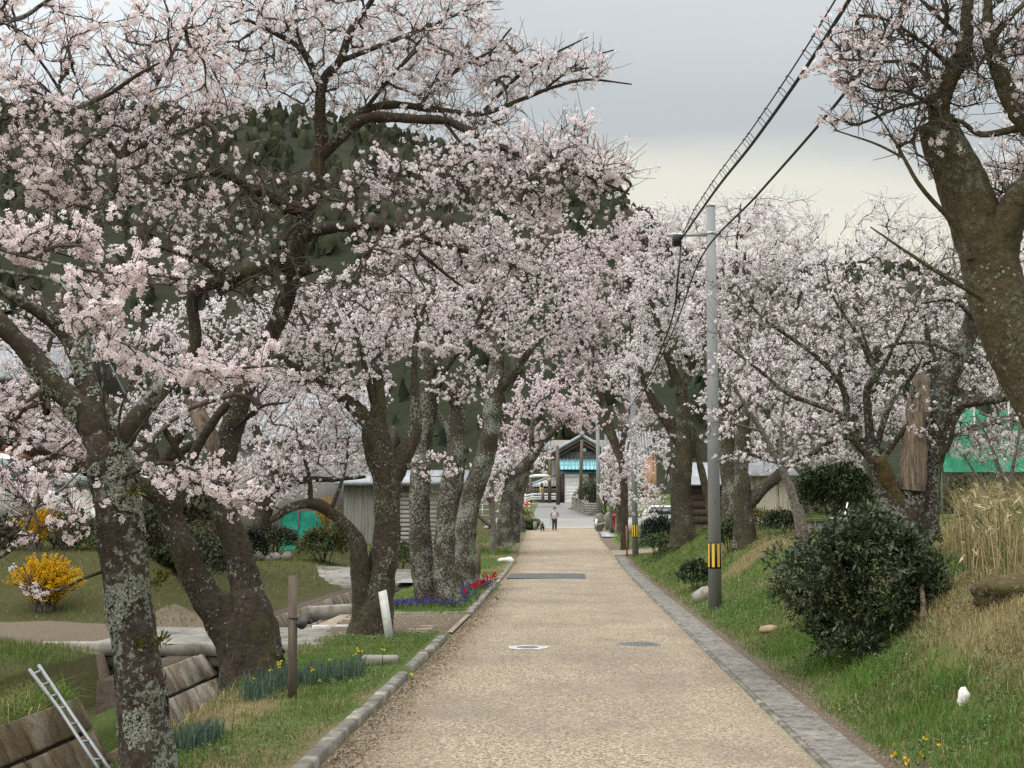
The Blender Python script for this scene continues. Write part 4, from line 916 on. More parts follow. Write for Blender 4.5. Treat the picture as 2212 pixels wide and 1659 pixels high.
# ---- green netting on the right
a, b = W(2035, 1010, 38), W(2330, 1010, 38); t = thing('green_net_fence', (a[0], 38, gz(a[0], 38)), 'bright green netting stretched on posts behind the right-hand trunks', 'net fence')
n = 40; xx = np.linspace(a[0], b[0], n); zt = W(2100, 888, 38)[2]; zb = W(2100, 1020, 38)[2]; V = []
for j, z in enumerate(np.linspace(zb, zt, 9)): V.append(np.column_stack([xx, 38 + .22 * (noise2(xx * 1.1, xx * 0 + j * .7, 3) - .5) + (j - 4) * .04, z + .28 * (noise2(xx * .7, xx * 0, 8) - .5) * (j / 8) - .55 * np.clip(.5 - np.abs((np.arange(n) % 10) / 10 - .5), 0, 1) * (j / 8)]))
k = np.arange(8)[:, None] * n + np.arange(n - 1)[None]; npmesh('net', np.vstack(V), [np.stack([k, k + 1, k + n + 1, k + n], -1).reshape(-1, 4)], M['green_net'], t, None, True)
for k in range(0, n, 10): m = MB(); m.tube([(xx[k], 38.1, gz(xx[k], 38)), (xx[k], 38.1, zt + .25)], .03, 8); m.build('post', M['steel'], t)

# ---- left background: cream building, white van, red-brown house, grey shed, tiled roofs
a, b = W(-160, 1200, 37), W(238, 1200, 37); zt, zb = W(100, 1048, 37)[2], gz(b[0], 37) - .3
t = thing('cream_building', ((a[0] + b[0]) / 2, 40, zb), 'cream metal-sided building with a grey fascia behind the leftmost trunk', 'building')
nw = 9
for k in range(nw): m = MB(); w_ = (b[0] - a[0]) / nw; m.box((a[0] + w_ * (k + .5), 37, (zb + zt) / 2), (w_ - .012, .06, zt - zb)); m.build('wall_panel', M['cream_wall'], t)
m = MB(); m.box(((a[0] + b[0]) / 2, 40.1, (zb + zt) / 2), (b[0] - a[0] - .02, 6.0, zt - zb)); m.build('wall', M['cream_wall'], t)
m = MB(); m.box(((a[0] + b[0]) / 2 + .05, 40, zt + .1), (b[0] - a[0] + .3, 6.5, .24), 0, .02); m.build('fascia', M['grey_trim'], t)
m = MB(); m.box(((a[0] + b[0]) / 2 + .05, 40, zt + .27), (b[0] - a[0] + .1, 6.2, .10), 0, .02); m.build('roof', M['white_paint'], t)
a, b = W(-130, 1000, 52), W(120, 1000, 52); zb = gz(b[0], 52); zt = W(50, 820, 52)[2]
t = thing('red_brown_house', ((a[0] + b[0]) / 2, 55, zb), 'red-brown clad house behind the cream building at the left edge', 'house')
nr = 16
for k in range(nr): m = MB(); h = (zt - zb) / nr; m.box(((a[0] + b[0]) / 2, 52, zb + h * (k + .5)), (b[0] - a[0], .05, h - .015), 0, 0, -.06); m.build('siding_board', M['brick_red'], t)
m = MB(); m.box(((a[0] + b[0]) / 2, 55, (zb + zt) / 2), (b[0] - a[0] - .05, 5.8, zt - zb)); m.build('wall', M['brick_red'], t)
m = MB(); p = W(80, 925, 51.95); m.box((p[0], 51.95, p[2]), (.9, .06, 1.1)); w_ = m.build('window', M['white_worn'], t); m = MB(); m.box((p[0], 51.91, p[2]), (.78, .03, .98)); m.build('pane', M['glass'], w_)
m = MB(); roof_gable(m, a[0], b[0], 52, 58, zt - .1, zt + 1.7); m.build('roof', M['tile'], t)
# white van (nose to the right)
p = W(8, 1290, 30.5); gzv = gz(p[0], 30.5); t = thing('white_van', (p[0] - 1.0, 31, gzv), 'white van parked nose-right at the left edge before the cream building', 'van')
side = [(-3.3, .35), (.55, .35), (.62, .75), (.50, 1.02), (.16, 1.15), (-.42, 1.80), (-.75, 1.92), (-3.3, 1.95)]; ox, oz = p[0] + .1, gzv + .0
V = [[ox + x, 30.3 + (.10 if z > 1.3 else 0), oz + z] for x, z in side] + [[ox + x, 31.9 - (.10 if z > 1.3 else 0), oz + z] for x, z in side]; n = len(side)
m = MB(); m.add(np.array(V), np.arange(n)[None], (np.arange(n)[::-1] + n)[None], np.array([[k, k + n, (k + 1) % n + n, (k + 1) % n] for k in range(n)])); m.build('body', M['white_paint'], t)
def quad(nm, pts, mat_, par): m = MB(); A = np.array(pts, float); nn = nrm(np.cross(A[1] - A[0], A[3] - A[0])); m.hexa(np.vstack([A - nn * .004, A + nn * .012])); return m.build(nm, mat_, par)
quad('windscreen', [[ox + .10, 30.46, oz + 1.22], [ox + .10, 31.74, oz + 1.22], [ox - .40, 31.74, oz + 1.76], [ox - .40, 30.46, oz + 1.76]], M['glass'], t)
d_ = quad('door', [[ox - .95, 30.285, oz + .45], [ox - .02, 30.285, oz + .45], [ox - .02, 30.285, oz + 1.14], [ox - .95, 30.285, oz + 1.14]], M['white_paint'], t)
quad('window', [[ox - .92, 30.34, oz + 1.2], [ox - .08, 30.33, oz + 1.2], [ox - .52, 30.375, oz + 1.74], [ox - .92, 30.375, oz + 1.74]], M['glass'], d_)
quad('side_window', [[ox - 2.4, 30.34, oz + 1.2], [ox - 1.1, 30.34, oz + 1.2], [ox - 1.1, 30.375, oz + 1.74], [ox - 2.4, 30.375, oz + 1.74]], M['glass'], t)
for xw in (.0, -2.6):
    for yw in (30.42, 31.78): m = MB(); m.tube([(ox + xw, yw - .1, oz + .3), (ox + xw, yw + .1, oz + .3)], .3, 18); w_ = m.build('wheel', M['black'], t); m = MB(); m.tube([(ox + xw, yw - .11, oz + .3), (ox + xw, yw + .11, oz + .3)], .18, 14); m.build('rim', M['steel'], w_)
m = MB(); m.box((ox + .02, 30.15, oz + 1.12), (.10, .16, .22), 0, .03); m.build('mirror', M['white_paint'], t)
m = MB(); m.box((ox + .60, 31.1, oz + .45), (.12, 1.5, .22), 0, .04); m.build('bumper', M['dark_metal'], t)
# grey shed with shutter
a, b = W(742, 1110, 58), W(905, 1110, 58); zb = gz(b[0], 58) - .3; zt = W(800, 1048, 58)[2]
t = thing('grey_shed', (b[0], 60, zb), 'grey corrugated shed with a roller shutter behind the leaning trunks', 'shed')
corrugated(t, 'wall_sheet', a[0], W(815, 1110, 58)[0], 58, zb, zt, M['grey_sheet'], .15, .02, 1.0)
m = MB(); p = W(822, 1110, 58); m.box((p[0], 57.9, (zb + zt) / 2), (.17, .17, zt - zb)); m.build('post', M['brick_red'], t)
p0 = W(842, 1110, 58); nS = 16
for k in range(nS): m = MB(); h = (zt - zb - .3) / nS; m.box(((p0[0] + b[0] + 1.2) / 2, 58.05, zb + h * (k + .5)), (b[0] + 1.2 - p0[0], .03, h - .02), 0, 0, -.25); m.build('shutter_slat', M['plaster'], t)
m = MB(); m.box(((a[0] + b[0]) / 2, 61, (zb + zt) / 2), (b[0] - a[0], 5.6, zt - zb - .05)); m.build('wall', M['grey_sheet'], t)
m = MB(); A = np.array([[a[0] - .3, 57.5, zt], [b[0] + 2, 57.5, zt], [b[0] + 2, 64, zt + .7], [a[0] - .3, 64, zt + .7]]); m.hexa(np.vstack([A, A + [0, 0, .14]])); m.build('roof', M['tile_light'], t)
# tiled roof of the house behind (blue-grey glimpses)
a, b = W(470, 960, 62), W(760, 960, 62); zb = gz(a[0], 62); t = thing('tiled_house', ((a[0] + b[0]) / 2, 66, zb), 'blue-grey tiled house glimpsed through the left-hand blossoms', 'house'); ze, zt = W(500, 955, 62)[2], W(500, 868, 64)[2]
m = MB(); m.box(((a[0] + b[0]) / 2, 66, (zb + ze) / 2), (b[0] - a[0] - .6, 7, ze - zb + .3)); m.build('wall', M['plaster'], t)
m = MB(); roof_gable(m, a[0], b[0], 62.5, 69.5, ze, zt + .4); m.build('roof', M['tile_light'], t)
for k in range(22): m = MB(); x = a[0] - .4 + k * (b[0] - a[0] + .8) / 21; A = np.array([[x - .05, 61.95, ze + .2], [x + .05, 61.95, ze + .2], [x + .05, 66, zt + .6], [x - .05, 66, zt + .6]]); m.hexa(np.vstack([A, A + [0, 0, .07]])); m.build('tile_row', M['tile'], t)
# teal netting on the left
a, b = W(605, 1150, 50), W(722, 1150, 50); t = thing('teal_net', (a[0], 50, gz(a[0], 50)), 'teal green netting hung on stakes behind the olive shrub', 'net'); n = 16; xx = np.linspace(a[0], b[0], n); V = []
for j, z in enumerate(np.linspace(gz(a[0], 50), W(650, 1105, 50)[2], 6)): V.append(np.column_stack([xx, 50 + .2 * (noise2(xx * 1.5, xx * 0 + j, 2) - .5), z + .2 * (noise2(xx * 1.3, xx * 0, 4) - .5) * j / 5]))
k = np.arange(5)[:, None] * n + np.arange(n - 1)[None]; npmesh('net', np.vstack(V), [np.stack([k, k + 1, k + n + 1, k + n], -1).reshape(-1, 4)], M['teal_net'], t, None, True)
for k in (0, 5, 10, 15): m = MB(); m.tube([(xx[k], 50, gz(a[0], 50)), (xx[k], 50, W(650, 1100, 50)[2])], .02, 6); m.build('stake', M['wood_grey'], t)
for k, (u, v, r_) in enumerate(((555, 1215, .30), (590, 1212, .26), (620, 1210, .2))):
    p = W(u, v, 42); m = MB(); m.ball((p[0], 42, gz(p[0], 42) + r_ * .4), (r_, r_, r_ * .7), 10, 7, .3, 20 + k); o = m.build('stone', M['stone']); tag(o, ['largest grey boulder beside the left end of the far bridge', 'middle grey boulder beside the left end of the far bridge', 'smallest grey boulder nearest the olive shrub'][k], 'stone', 'boulders above the far bridge')
m = MB(); p = W(1000, 1170, 48); 
# ============================================================ FAR END OF THE ROAD
YH = 140.0
zg = float(zr(YH))
t = thing('shutter_house', (P1(760, 930, YH)[0], YH + 3, zg), 'house at the end of the road with a turquoise roof and white shutter', 'house', 'houses at the end of the road')
def rect(nm, x0, y0, x1, y1, Y, th, mat_, par, back=True, P=P1):
    a, b = P(x0, y1, Y), P(x1, y0, Y); m = MB(); m.box(((a[0] + b[0]) / 2, Y + (th / 2 if back else 0), (a[2] + b[2]) / 2), (b[0] - a[0], th, b[2] - a[2])); return m.build(nm, mat_, par)
# lower storey
rect('wall', 540, 545, 1110, 945, YH + .25, 5.5, M['brown_wall'], t)
x0, x1 = P1(606, 0, YH)[0], P1(927, 0, YH)[0]; z0, z1 = P1(0, 935, YH)[2], P1(0, 600, YH)[2]; n = 18
for k in range(n): m = MB(); h = (z1 - z0) / n; m.box(((x0 + x1) / 2, YH + .13, z0 + h * (k + .5)), (x1 - x0, .05, h - .012), 0, 0, -.10); m.build('shutter_slat', M['white_paint'], t)
rect('lintel', 606, 552, 927, 597, YH + .06, .2, M['white_paint'], t)
for xa_, xb_ in ((578, 605), (930, 940), (545, 556)): rect('post', xa_, 548, xb_, 938, YH + .02, .2, M['wood_dark'], t)
w_ = rect('window', 935, 693, 1034, 765, YH + .12, .12, M['white_paint'], t); rect('pane', 945, 702, 1026, 758, YH + .09, .05, M['glass'], w_)
rect('beam', 558, 498, 1092, 520, YH - .45, .25, M['black'], t); rect('fascia', 568, 522, 1040, 545, YH - .1, .2, M['cyan_dark'], t)
# lean-to sheet roof: panels and standing seams
a0, a1 = P1(556, 492, YH - .7), P1(1095, 492, YH - .7); b0, b1_ = P1(552, 362, YH + 1.6), P1(1090, 362, YH + 1.6); n = 11
for k in range(n):
    f0, f1 = k / n, (k + 1) / n; A = np.array([a0 + (a1 - a0) * f0, a0 + (a1 - a0) * f1 - [.02, 0, 0], b0 + (b1_ - b0) * f1 - [.02, 0, 0], b0 + (b1_ - b0) * f0]); m = MB(); m.hexa(np.vstack([A - [0, 0, .06], A])); m.build('roof_panel', M['cyan_roof'], t)
for k in range(n + 1):
    f = k / n; a, b = a0 + (a1 - a0) * f, b0 + (b1_ - b0) * f; A = np.array([a + [-.035, -.02, 0], a + [.035, -.02, 0], b + [.035, 0, 0], b + [-.035, 0, 0]]); m = MB(); m.hexa(np.vstack([A, A + [0, -.02, .09]])); m.build('roof_seam', M['cyan_roof'], t)
a, b = a0 + (b0 - a0) * .28, a1 + (b1_ - a1) * .28; m = MB(); m.tube([a + [0, 0, .14], b + [0, 0, .14]], .03, 6); m.build('snow_rail', M['cyan_dark'], t)
# upper storey: gable facing the road
YG = YH + 1.9
e0, e1, ap = P1(372, 345, YG), P1(1290, 345, YG), P1(840, 78, YG); zb = P1(0, 400, YG)[2]
wl_, wr_ = P1(545, 0, YG)[0], P1(1060, 0, YG)[0]; zl = P1(0, 395, YG)[2]
def zroof(x): return np.interp(x, [e0[0], ap[0], e1[0]], [e0[2], ap[2], e1[2]])
m = MB(); m.add(np.array([[wl_, YG + .4, zg + 2], [wr_, YG + .4, zg + 2], [wr_, YG + .4, zroof(wr_) - .3], [ap[0], YG + .4, ap[2] - .35], [wl_, YG + .4, zroof(wl_) - .3],
      [wl_, YG + 7, zg + 2], [wr_, YG + 7, zg + 2], [wr_, YG + 7, zroof(wr_) - .3], [ap[0], YG + 7, ap[2] - .35], [wl_, YG + 7, zroof(wl_) - .3]]), [[0, 1, 2, 3, 4]], [[9, 8, 7, 6, 5]], [[1, 6, 7, 2], [5, 0, 4, 9]]); m.build('gable_wall', M['brown_wall'], t)
nr, nc = 5, 15; zz0, zz1 = P1(0, 360, YG)[2], P1(0, 262, YG)[2]
m = MB()
for rI in range(nr):
    for c in range(nc):
        h = (zz1 - zz0) / nr; w_ = (wr_ - wl_) / nc; x = wl_ + w_ * (c + .5 + .5 * (rI % 2) - .25); m.box((x, YG + .2, zz0 + h * (rI + .5)), (w_ - .03, .12, h * .8), 0, 0, -.5)
m.build('gable_tiles', M['tile'], t, kind='stuff')
for k in range(13): m = MB(); x = P1(660 + k * 28, 0, YG)[0]; z = P1(0, 262, YG)[2]; m.box((x, YG + .25, z), (.10, .2, .28)); m.build('eave_bracket', M['wood_dark'], t)
c = P1(875, 238, YG + .1); m = MB(); m.tube([c + [0, .12, 0], c], .235, 20); cr_ = m.build('crest', M['wood_dark'], t)
m = MB()
for k in range(5): an = math.pi / 2 + k * 2 * math.pi / 5; m.tube([c + [math.cos(an) * .11, -.005, math.sin(an) * .11], c + [math.cos(an) * .11, -.03, math.sin(an) * .11]], .085, 12)
m.build('crest_petals', M['white_paint'], cr_)
m = MB()
for s, e in ((1, e0), (-1, e1)):
    A = np.array([[e[0], YG - .7, e[2]], [ap[0], YG - .7, ap[2]], [ap[0], YG + 8, ap[2]], [e[0], YG + 8, e[2]]]); A = A if s > 0 else A[::-1]; m.hexa(np.vstack([A, A + [0, 0, .22]]))
m.build('roof', M['tile'], t)
for q, (dz, dy) in enumerate(((.24, -.72), (-.18, -.55), (-.52, -.25))):
    for e in (e0, e1): m = MB(); m.tube([[e[0], YG + dy, e[2] + dz], [ap[0], YG + dy, ap[2] + dz]], .15 if q == 0 else .11, 6); m.build('verge_tile_row' if q == 0 else 'barge_board', M['tile_light'] if q == 0 else M['wood_grey'], t)
m = MB(); m.box((ap[0], YG + 3.6, ap[2] + .35), (.5, 9, .4), 0, .1); m.build('ridge', M['tile_light'], t)
for k in range(9):
    f = (k + .5) / 9; x = e0[0] + (ap[0] - e0[0]) * f; z = e0[2] + (ap[2] - e0[2]) * f + .24; m = MB(); m.tube([[x, YG - .6, z], [x, YG + 8, z]], .07, 5); m.build('tile_row', M['tile_light'], t)
# main ridge behind
a, b = P1(380, 250, 150), P1(1300, 250, 150); zt = P1(0, 150, 153)[2]
t = thing('tiled_house', (a[0], 153, zr(150)), 'broad grey tiled roof rising behind the turquoise roofed house', 'house', 'houses at the end of the road')
m = MB(); m.box(((a[0] + b[0]) / 2, 153.5, zr(150) + 3), (b[0] - a[0] - 1, 6, 7)); m.build('wall', M['plaster'], t)
m = MB(); roof_gable(m, a[0], b[0], 150, 157, a[2], zt); m.build('roof', M['tile_light'], t)
for k in range(26): m = MB(); x = a[0] - .4 + k * (b[0] - a[0] + .8) / 25; A = np.array([[x - .08, 149.4, a[2] + .2], [x + .08, 149.4, a[2] + .2], [x + .08, 153.4, zt + .2], [x - .08, 153.4, zt + .2]]); m.hexa(np.vstack([A, A + [0, 0, .1]])); m.build('tile_row', M['tile'], t)
# low outbuilding on the left with a tiled roof
YO = 142.0; a, b = P1(190, 712, YO), P1(560, 712, YO); zt = P1(0, 560, YO)[2]
t = thing('outbuilding', (a[0], YO + 2, zg), 'low tiled outbuilding left of the white shutter', 'house', 'houses at the end of the road')
m = MB(); m.box(((a[0] + b[0]) / 2, YO + 2.5, (zg + a[2]) / 2), (b[0] - a[0] - .4, 4.6, a[2] - zg)); m.build('wall', M['brown_wall'], t)
for x0_, x1_ in ((215, 300), (340, 420), (430, 505)): w_ = rect('window', x0_, 738, x1_, 815, YO + .16, .08, M['wood_grey'], t); rect('pane', x0_ + 6, 744, x1_ - 6, 809, YO + .12, .05, M['glass'], w_)
A = np.array([[a[0] - .3, YO - .6, a[2]], [b[0] + .3, YO - .6, a[2] + .1], [b[0] + .3, YO + 2.6, P1(0, 545, YO + 2.6)[2]], [a[0] + .4, YO + 2.6, P1(0, 680, YO + 2.6)[2]]]); m = MB(); m.hexa(np.vstack([A - [0, 0, .16], A])); m.build('roof', M['tile_light'], t)
for k in range(14): f = k / 13; p0_, p1_ = A[0] + (A[1] - A[0]) * f, A[3] + (A[2] - A[3]) * f; m = MB(); m.tube([p0_ + [0, 0, .05], p1_ + [0, 0, .05]], .06, 5); m.build('tile_row', M['tile'], t)
m = MB(); m.tube([A[0] + [0, 0, .12], A[3] + [0, 0, .12], A[2] + [0, 0, .15]], .14, 6); m.build('ridge', M['tile_light'], t)
# porch roof right
A = np.array([P1(985, 660, 139), P1(1200, 660, 139), P1(1200, 575, 140.4), P1(1060, 575, 140.4)]); t = thing('entrance_porch', (A[0][0], 140, zg), 'small tiled entrance porch at the right of the shutter house', 'porch')
m = MB(); m.hexa(np.vstack([A - [0, 0, .15], A])); m.build('roof', M['tile_light'], t); rect('wall', 1085, 660, 1190, 840, 140.0, .3, M['brown_wall'], t); rect('noren_curtain', 1115, 705, 1185, 790, 139.9, .04, M['red_box'], t)
# guard rail, fence, banner, mirror, sign, striped post
t = thing('guard_rail', P1(300, 895, 132), 'white three-rail guard rail across the bend before the outbuilding', 'guard rail')
for y_ in (823, 858, 885): m = MB(); a, c, b = P1(88, y_ + 22, 129), P1(180, y_, 131), P1(514, y_ - 2, 133); m.tube([a, c, b], .085, 8); m.build('rail', M['white_paint'], t, True)
for x_ in (95, 185, 330, 505): a, b = P1(x_, 900, 131.5), P1(x_, 815, 131.5); m = MB(); m.tube([a, b], .06, 8); m.build('post', M['white_paint'], t)
t = thing('yard_fence', P1(110, 815, 138), 'grey slatted yard fence behind the white guard rail', 'fence')
for k in range(15): a, b = P1(112 + k * 27, 822, 138), P1(112 + k * 27, 745, 138); m = MB(); m.box((a + b) / 2, (.09, .06, b[2] - a[2])); m.build('slat', M['wood_grey'], t)
for y_ in (755, 800): a, b = P1(108, y_, 138.05), P1(512, y_, 138.05); m = MB(); m.box((a + b) / 2, (b[0] - a[0], .05, .1)); m.build('rail', M['wood_grey'], t)
t = thing('banner', P1(312, 812, 134), 'yellow and white vertical banner by the guard rail', 'banner')
a, b = P1(290, 812, 134), P1(290, 678, 134); m = MB(); m.tube([a - [0, 0, .6], b + [0, 0, .1]], .025, 6); m.build('pole', M['white_paint'], t)
f_ = rect('cloth', 292, 682, 332, 810, 134, .03, M['banner'], t); f2 = rect('white_panel', 296, 685, 330, 740, 133.985, .02, M['white_paint'], f_)
m = MB(); c = P1(311, 705, 133.96); m.ball(c, (.16, .02, .24), 10, 6); m.build('emblem', M['wood_dark'], f_)
m = MB(); c = P1(312, 752, 133.96)
for k in range(3): m.box(c + [0, 0, -k * .20], (.26, .02, .05)); m.box(c + [-.05 + .05 * k, 0, -k * .20 - .07], (.05, .02, .14))
m.build('lettering', M['wood_dark'], f_)
c = P1(405, 626, 130.6); t = thing('traffic_mirror', c, 'round traffic mirror with an orange-brown back on a grey wooden pole', 'traffic mirror')
m = MB(); m.tube([c + [0, .0, 0], c + [.03, -.06, 0], c + [.05, -.10, 0]], [.22, .24, .24], 22); m.build('housing', M['orange'], t)
m = MB(); m.tube([c + [.05, -.101, 0], c + [.06, -.125, 0]], [.215, .12], 22); m.build('mirror_face', M['orange'], t)
m = MB(); m.tube([c + [0, 0, .24], c + [.05, -.12, .23]], [.10, .15], 12); m.build('hood', M['orange'], t)
m = MB(); a, b = P1(150, 590, 139), P1(402, 580, 139); m.tube([a, (a + b) / 2 + [0, 0, .05], b], .16, 8); o = m.build('white_beam', M['white_paint']); tag(o, 'long white horizontal beam above the low outbuilding roof', 'beam')
m = MB(); a = P1(165, 740, 139); m.tube([a - [0, 0, 1.5], P1(165, 585, 139)], .14, 8); o = m.build('gate_post', M['wood_grey']); tag(o, 'grey post carrying the left end of the long white beam', 'post')
c = P2z(101, 336, 118); t = thing('road_sign', (c[0], c[1], float(zr(118))), 'round red warning sign with white lettering on a striped stand', 'sign')
m = MB(); m.tube([c, c - [0, .03, 0]], .20, 20); b_ = m.build('board', M['red_sign'], t)
m = MB()
for x_, z_, w_, h_ in ((0, .06, .20, .024), (0, .0, .024, .11), (.07, .014, .08, .02), (0, -.06, .23, .024), (-.075, -.014, .02, .08)): m.box(c + [x_, -.036, z_], (w_, .01, h_))
m.build('lettering', M['white_paint'], b_)
for k in range(4): m = MB(); z = float(zr(118)); h = (c[2] - .25 - z) / 4; m.tube([(c[0] - .06, 118.03, z + h * k), (c[0] - .06, 118.03, z + h * (k + 1))], .05, 8); m.build('stand_segment', M['red_sign'] if k % 2 else M['white_paint'], t)
m = MB(); c2 = P2z(88, 285, 118.3); m.lathe((c2[0], 118.3, zr(118) + .02), [(.12, 0), (.10, .05), (.02, .5)], 10); o = m.build('traffic_cone', M['red_sign']); tag(o, 'red traffic cone just behind the round red sign', 'cone')
a, b = P2z(148, 440, 112), P2z(146, 300, 112); t = thing('striped_post', a, 'thin red-brown and white striped delineator post right of the round sign', 'post')
for k in range(6): f0, f1 = k / 6, (k + 1) / 6; m = MB(); m.tube([a + (b - a) * f0, a + (b - a) * f1], .055, 8); m.build('stripe', M['red_box'] if k % 2 else M['white_paint'], t)
# concrete block wall: two faces of single blocks
def block_face(t, A, B, zt0, zt1, zb0, zb1, n, rows):
    A, B = np.array(A), np.array(B); d = B - A; ang = math.atan2(d[1], d[0]); L = np.linalg.norm(d)
    for k in range(n):
        f = (k + .5) / n; zt_, zb_ = zt0 + (zt1 - zt0) * f, zb0 + (zb1 - zb0) * f
        for rI in range(rows): h = (zt_ - zb_) / rows; p = A + d * f; m = MB(); m.box((p[0], p[1], zb_ + h * (rI + .5)), (L / n - .02, .14, h - .02), ang); m.build('block', M['concrete'], t)
cA, cB, cC = P2z(712, 350, 127), P2z(900, 350, 117), P2z(1036, 350, 116.4)
t = thing('block_garden_wall', (cB[0], cB[1], zr(117)), 'grey concrete block wall climbing beside the upper street', 'wall')
block_face(t, cA[:2], cB[:2], P2z(0, 250, 127)[2], P2z(0, 335, 117)[2], float(zr(127)), float(zr(117)) - .05, 14, 6)
block_face(t, cB[:2], cC[:2], P2z(0, 335, 117)[2], P2z(0, 335, 116.4)[2], float(zr(117)) - .05, float(zr(116.4)) - .05, 6, 6)
p = P2z(965, 270, 120); bush('garden_hedge', 'clipped green garden shrub above the block wall', (p[0] + .3, 121, p[2] + .2), (1.6, 1.5, 1.5), 800, 5, .16, (.06, .075, .03), 31)
p = P2z(865, 270, 122); bush('red_shrub', 'reddish-brown bare shrub at the top of the block wall', (p[0], 122.5, p[2] + .1), (.8, .7, .7), 300, 5, .13, (.13, .06, .045), 32)
p = P2z(1180, 300, 119); bush('garden_hedge', 'dark clipped hedge right of the thin pale pole', (p[0], 120, p[2]), (1.5, 1.2, 2.0), 700, 5, .16, (.035, .045, .02), 33)
# clipped box hedge by the road and a yellow-green shrub
def box_hedge(label, A, z0, z1, seed):
    r = np.random.default_rng(seed); A = np.array(A, float); t = thing('box_hedge', (A[:, 0].mean(), A[:, 1].mean(), z0), label, 'hedge'); n = 5200
    u, v, w_ = r.uniform(0, 1, (3, n)); s = r.integers(0, 4, n); w_ = np.where(s == 0, 1, w_); v = np.where(s == 1, 0, v); u = np.where(s == 2, 1, u)
    XY = (A[0] * (1 - u)[:, None] + A[1] * u[:, None]) * (1 - v)[:, None] + (A[3] * (1 - u)[:, None] + A[2] * u[:, None]) * v[:, None]
    P = np.column_stack([XY, z0 + (z1 - z0) * w_]) + r.normal(0, .02, (n, 3)); D = rand_dirs(n, r) + [0, 0, .4]; D = nrm(D); L_ = r.uniform(.07, .13, n)
    V, F_ = leaves_np(P, D, rand_dirs(n, r), L_, L_ * .5); C = np.array([.065, .105, .03]) * r.uniform(.6, 1.35, (n, 1)); npmesh('foliage', V, [F_], M['leaf'], t, np.repeat(C, 4, 0), False, 'stuff')
    m = MB(); B = np.column_stack([A * .97 + A.mean(0) * .03, np.full(4, z0 + .02)]); T_ = B.copy(); T_[:, 2] = z1 - .05; m.hexa(np.vstack([B, T_])); m.build('inner_block', M['soil'], t)  # solid dark block filling the hedge behind its leaves
p0, p1, p2, p3 = P2z(-10, 640, 101), P2z(228, 640, 101), P2z(283, 590, 108), P2z(90, 590, 108)
box_hedge('neatly clipped box hedge on the left where the road ends', [p0[:2], p1[:2], p2[:2], p3[:2]], float(zr(101)) + .15, P2z(200, 560, 101)[2], 1)
m = MB(); p = P2z(222, 640, 100.6); m.box((p[0], 100.6, zr(100.6) + .35), (.26, .3, .6), 0, .05); o = m.build('corner_stone', M['stone']); tag(o, 'grey corner stone at the end of the clipped hedge', 'stone')
p = P2z(55, 470, 106); bush('golden_shrub', 'yellow-green shrub behind the clipped hedge', (p[0] - .4, 106.5, p[2] - .3), (1.2, 1.0, .9), 700, 5, .12, (.17, .17, .035), 34)
# stone monuments with a straw rope, steel plate over the ditch, hydrant, notice board, flowers
def monument(label, x, y, yb, Y, w_, seed):
    a, b = P2z(x, yb, Y), P2z(x, y, Y); z = float(zr(Y)); t = thing('stone_monument', (a[0], Y, z), label, 'monument', 'stone monuments by the road end'); h = b[2] - z
    m = MB(); m.ball((a[0], Y, z + h * .48), (w_, w_ * .6, h * .54), 12, 9, .16, seed); m.build('stone', M['stone'], t); return a[0], Y, z, h, t
x_, Y_, z_, h_, tm = monument('squat stone monument tied round with a white rope', 1065, 465, 630, 99, .40, 41)
m = MB(); an = np.linspace(0, 2 * np.pi, 19); m.tube([(x_ + math.cos(q) * .405, Y_ + math.sin(q) * .26, z_ + h_ * .42 + .05 * math.cos(2 * q)) for q in an], .035, 6, False); o = m.build('straw_rope', M['white_worn']); tag(o, 'white straw rope tied round the squat stone monument', 'rope')
monument('taller dark stone monument behind the leaning slim pole', 1190, 450, 600, 101, .36, 42)
m = MB(); p = P2z(1022, 585, 98.2); m.hexa([[p[0] - .1, 98.2, p[2] - .3], [p[0] + .1, 98.2, p[2] - .3], [p[0] + .1, 98.24, p[2] - .3], [p[0] - .1, 98.24, p[2] - .3], [p[0] - .02, 98.2, p[2] + .22], [p[0] + .12, 98.2, p[2] + .22], [p[0] + .12, 98.24, p[2] + .22], [p[0] - .02, 98.24, p[2] + .22]]); o = m.build('paper_streamer', M['white_paint']); tag(o, 'white paper streamer hanging at the rope-tied monument', 'streamer')
a, b = P2z(1025, 680, 95), P2z(1120, 800, 82); t = thing('ditch_cover', (a[0], 88, zr(88)), 'steel plates bridging the roadside ditch near the end of the road', 'ditch cover')
for k in range(4): y_ = 83 + k * 3.1; x_ = float(xr(y_)) + .62; m = MB(); m.box((x_, y_ + 1.5, zr(y_) + .08), (.95, 3.0, .05)); m.build('plate', M['steel'], t)
m = MB(); y_ = 82; x_ = float(xr(y_)) + .62; m.box((x_, 88.5, zr(85) - .15), (.8, 12.6, .3)); m.build('ditch_dark', M['black'], t)  # black block stands in for the dark hollow below the plates
p = P2z(1257, 640, 96); t = thing('hydrant_post', (p[0], 96, zr(96)), 'dark red hydrant post beside the leaning slim pole', 'hydrant'); z = float(zr(96)); h = P2z(1257, 480, 96)[2] - z
m = MB(); m.lathe((p[0], 96, z), [(.16, 0), (.16, h * .1), (.12, h * .12), (.12, h * .8), (.17, h * .82), (.17, h * .92), (.10, h)], 14); m.build('barrel', M['red_box'], t)
def P3(x, y, Y): return W((2380 + x / 3.1725) / 1.8228, (1900 + y / 3.1725) / 1.8228, Y)
a, b = P3(288, 600, 68), P3(470, 412, 68); t = thing('notice_board', (a[0], 68, gz(a[0], 68)), 'blank white notice board on brown posts behind the second pole', 'notice board')
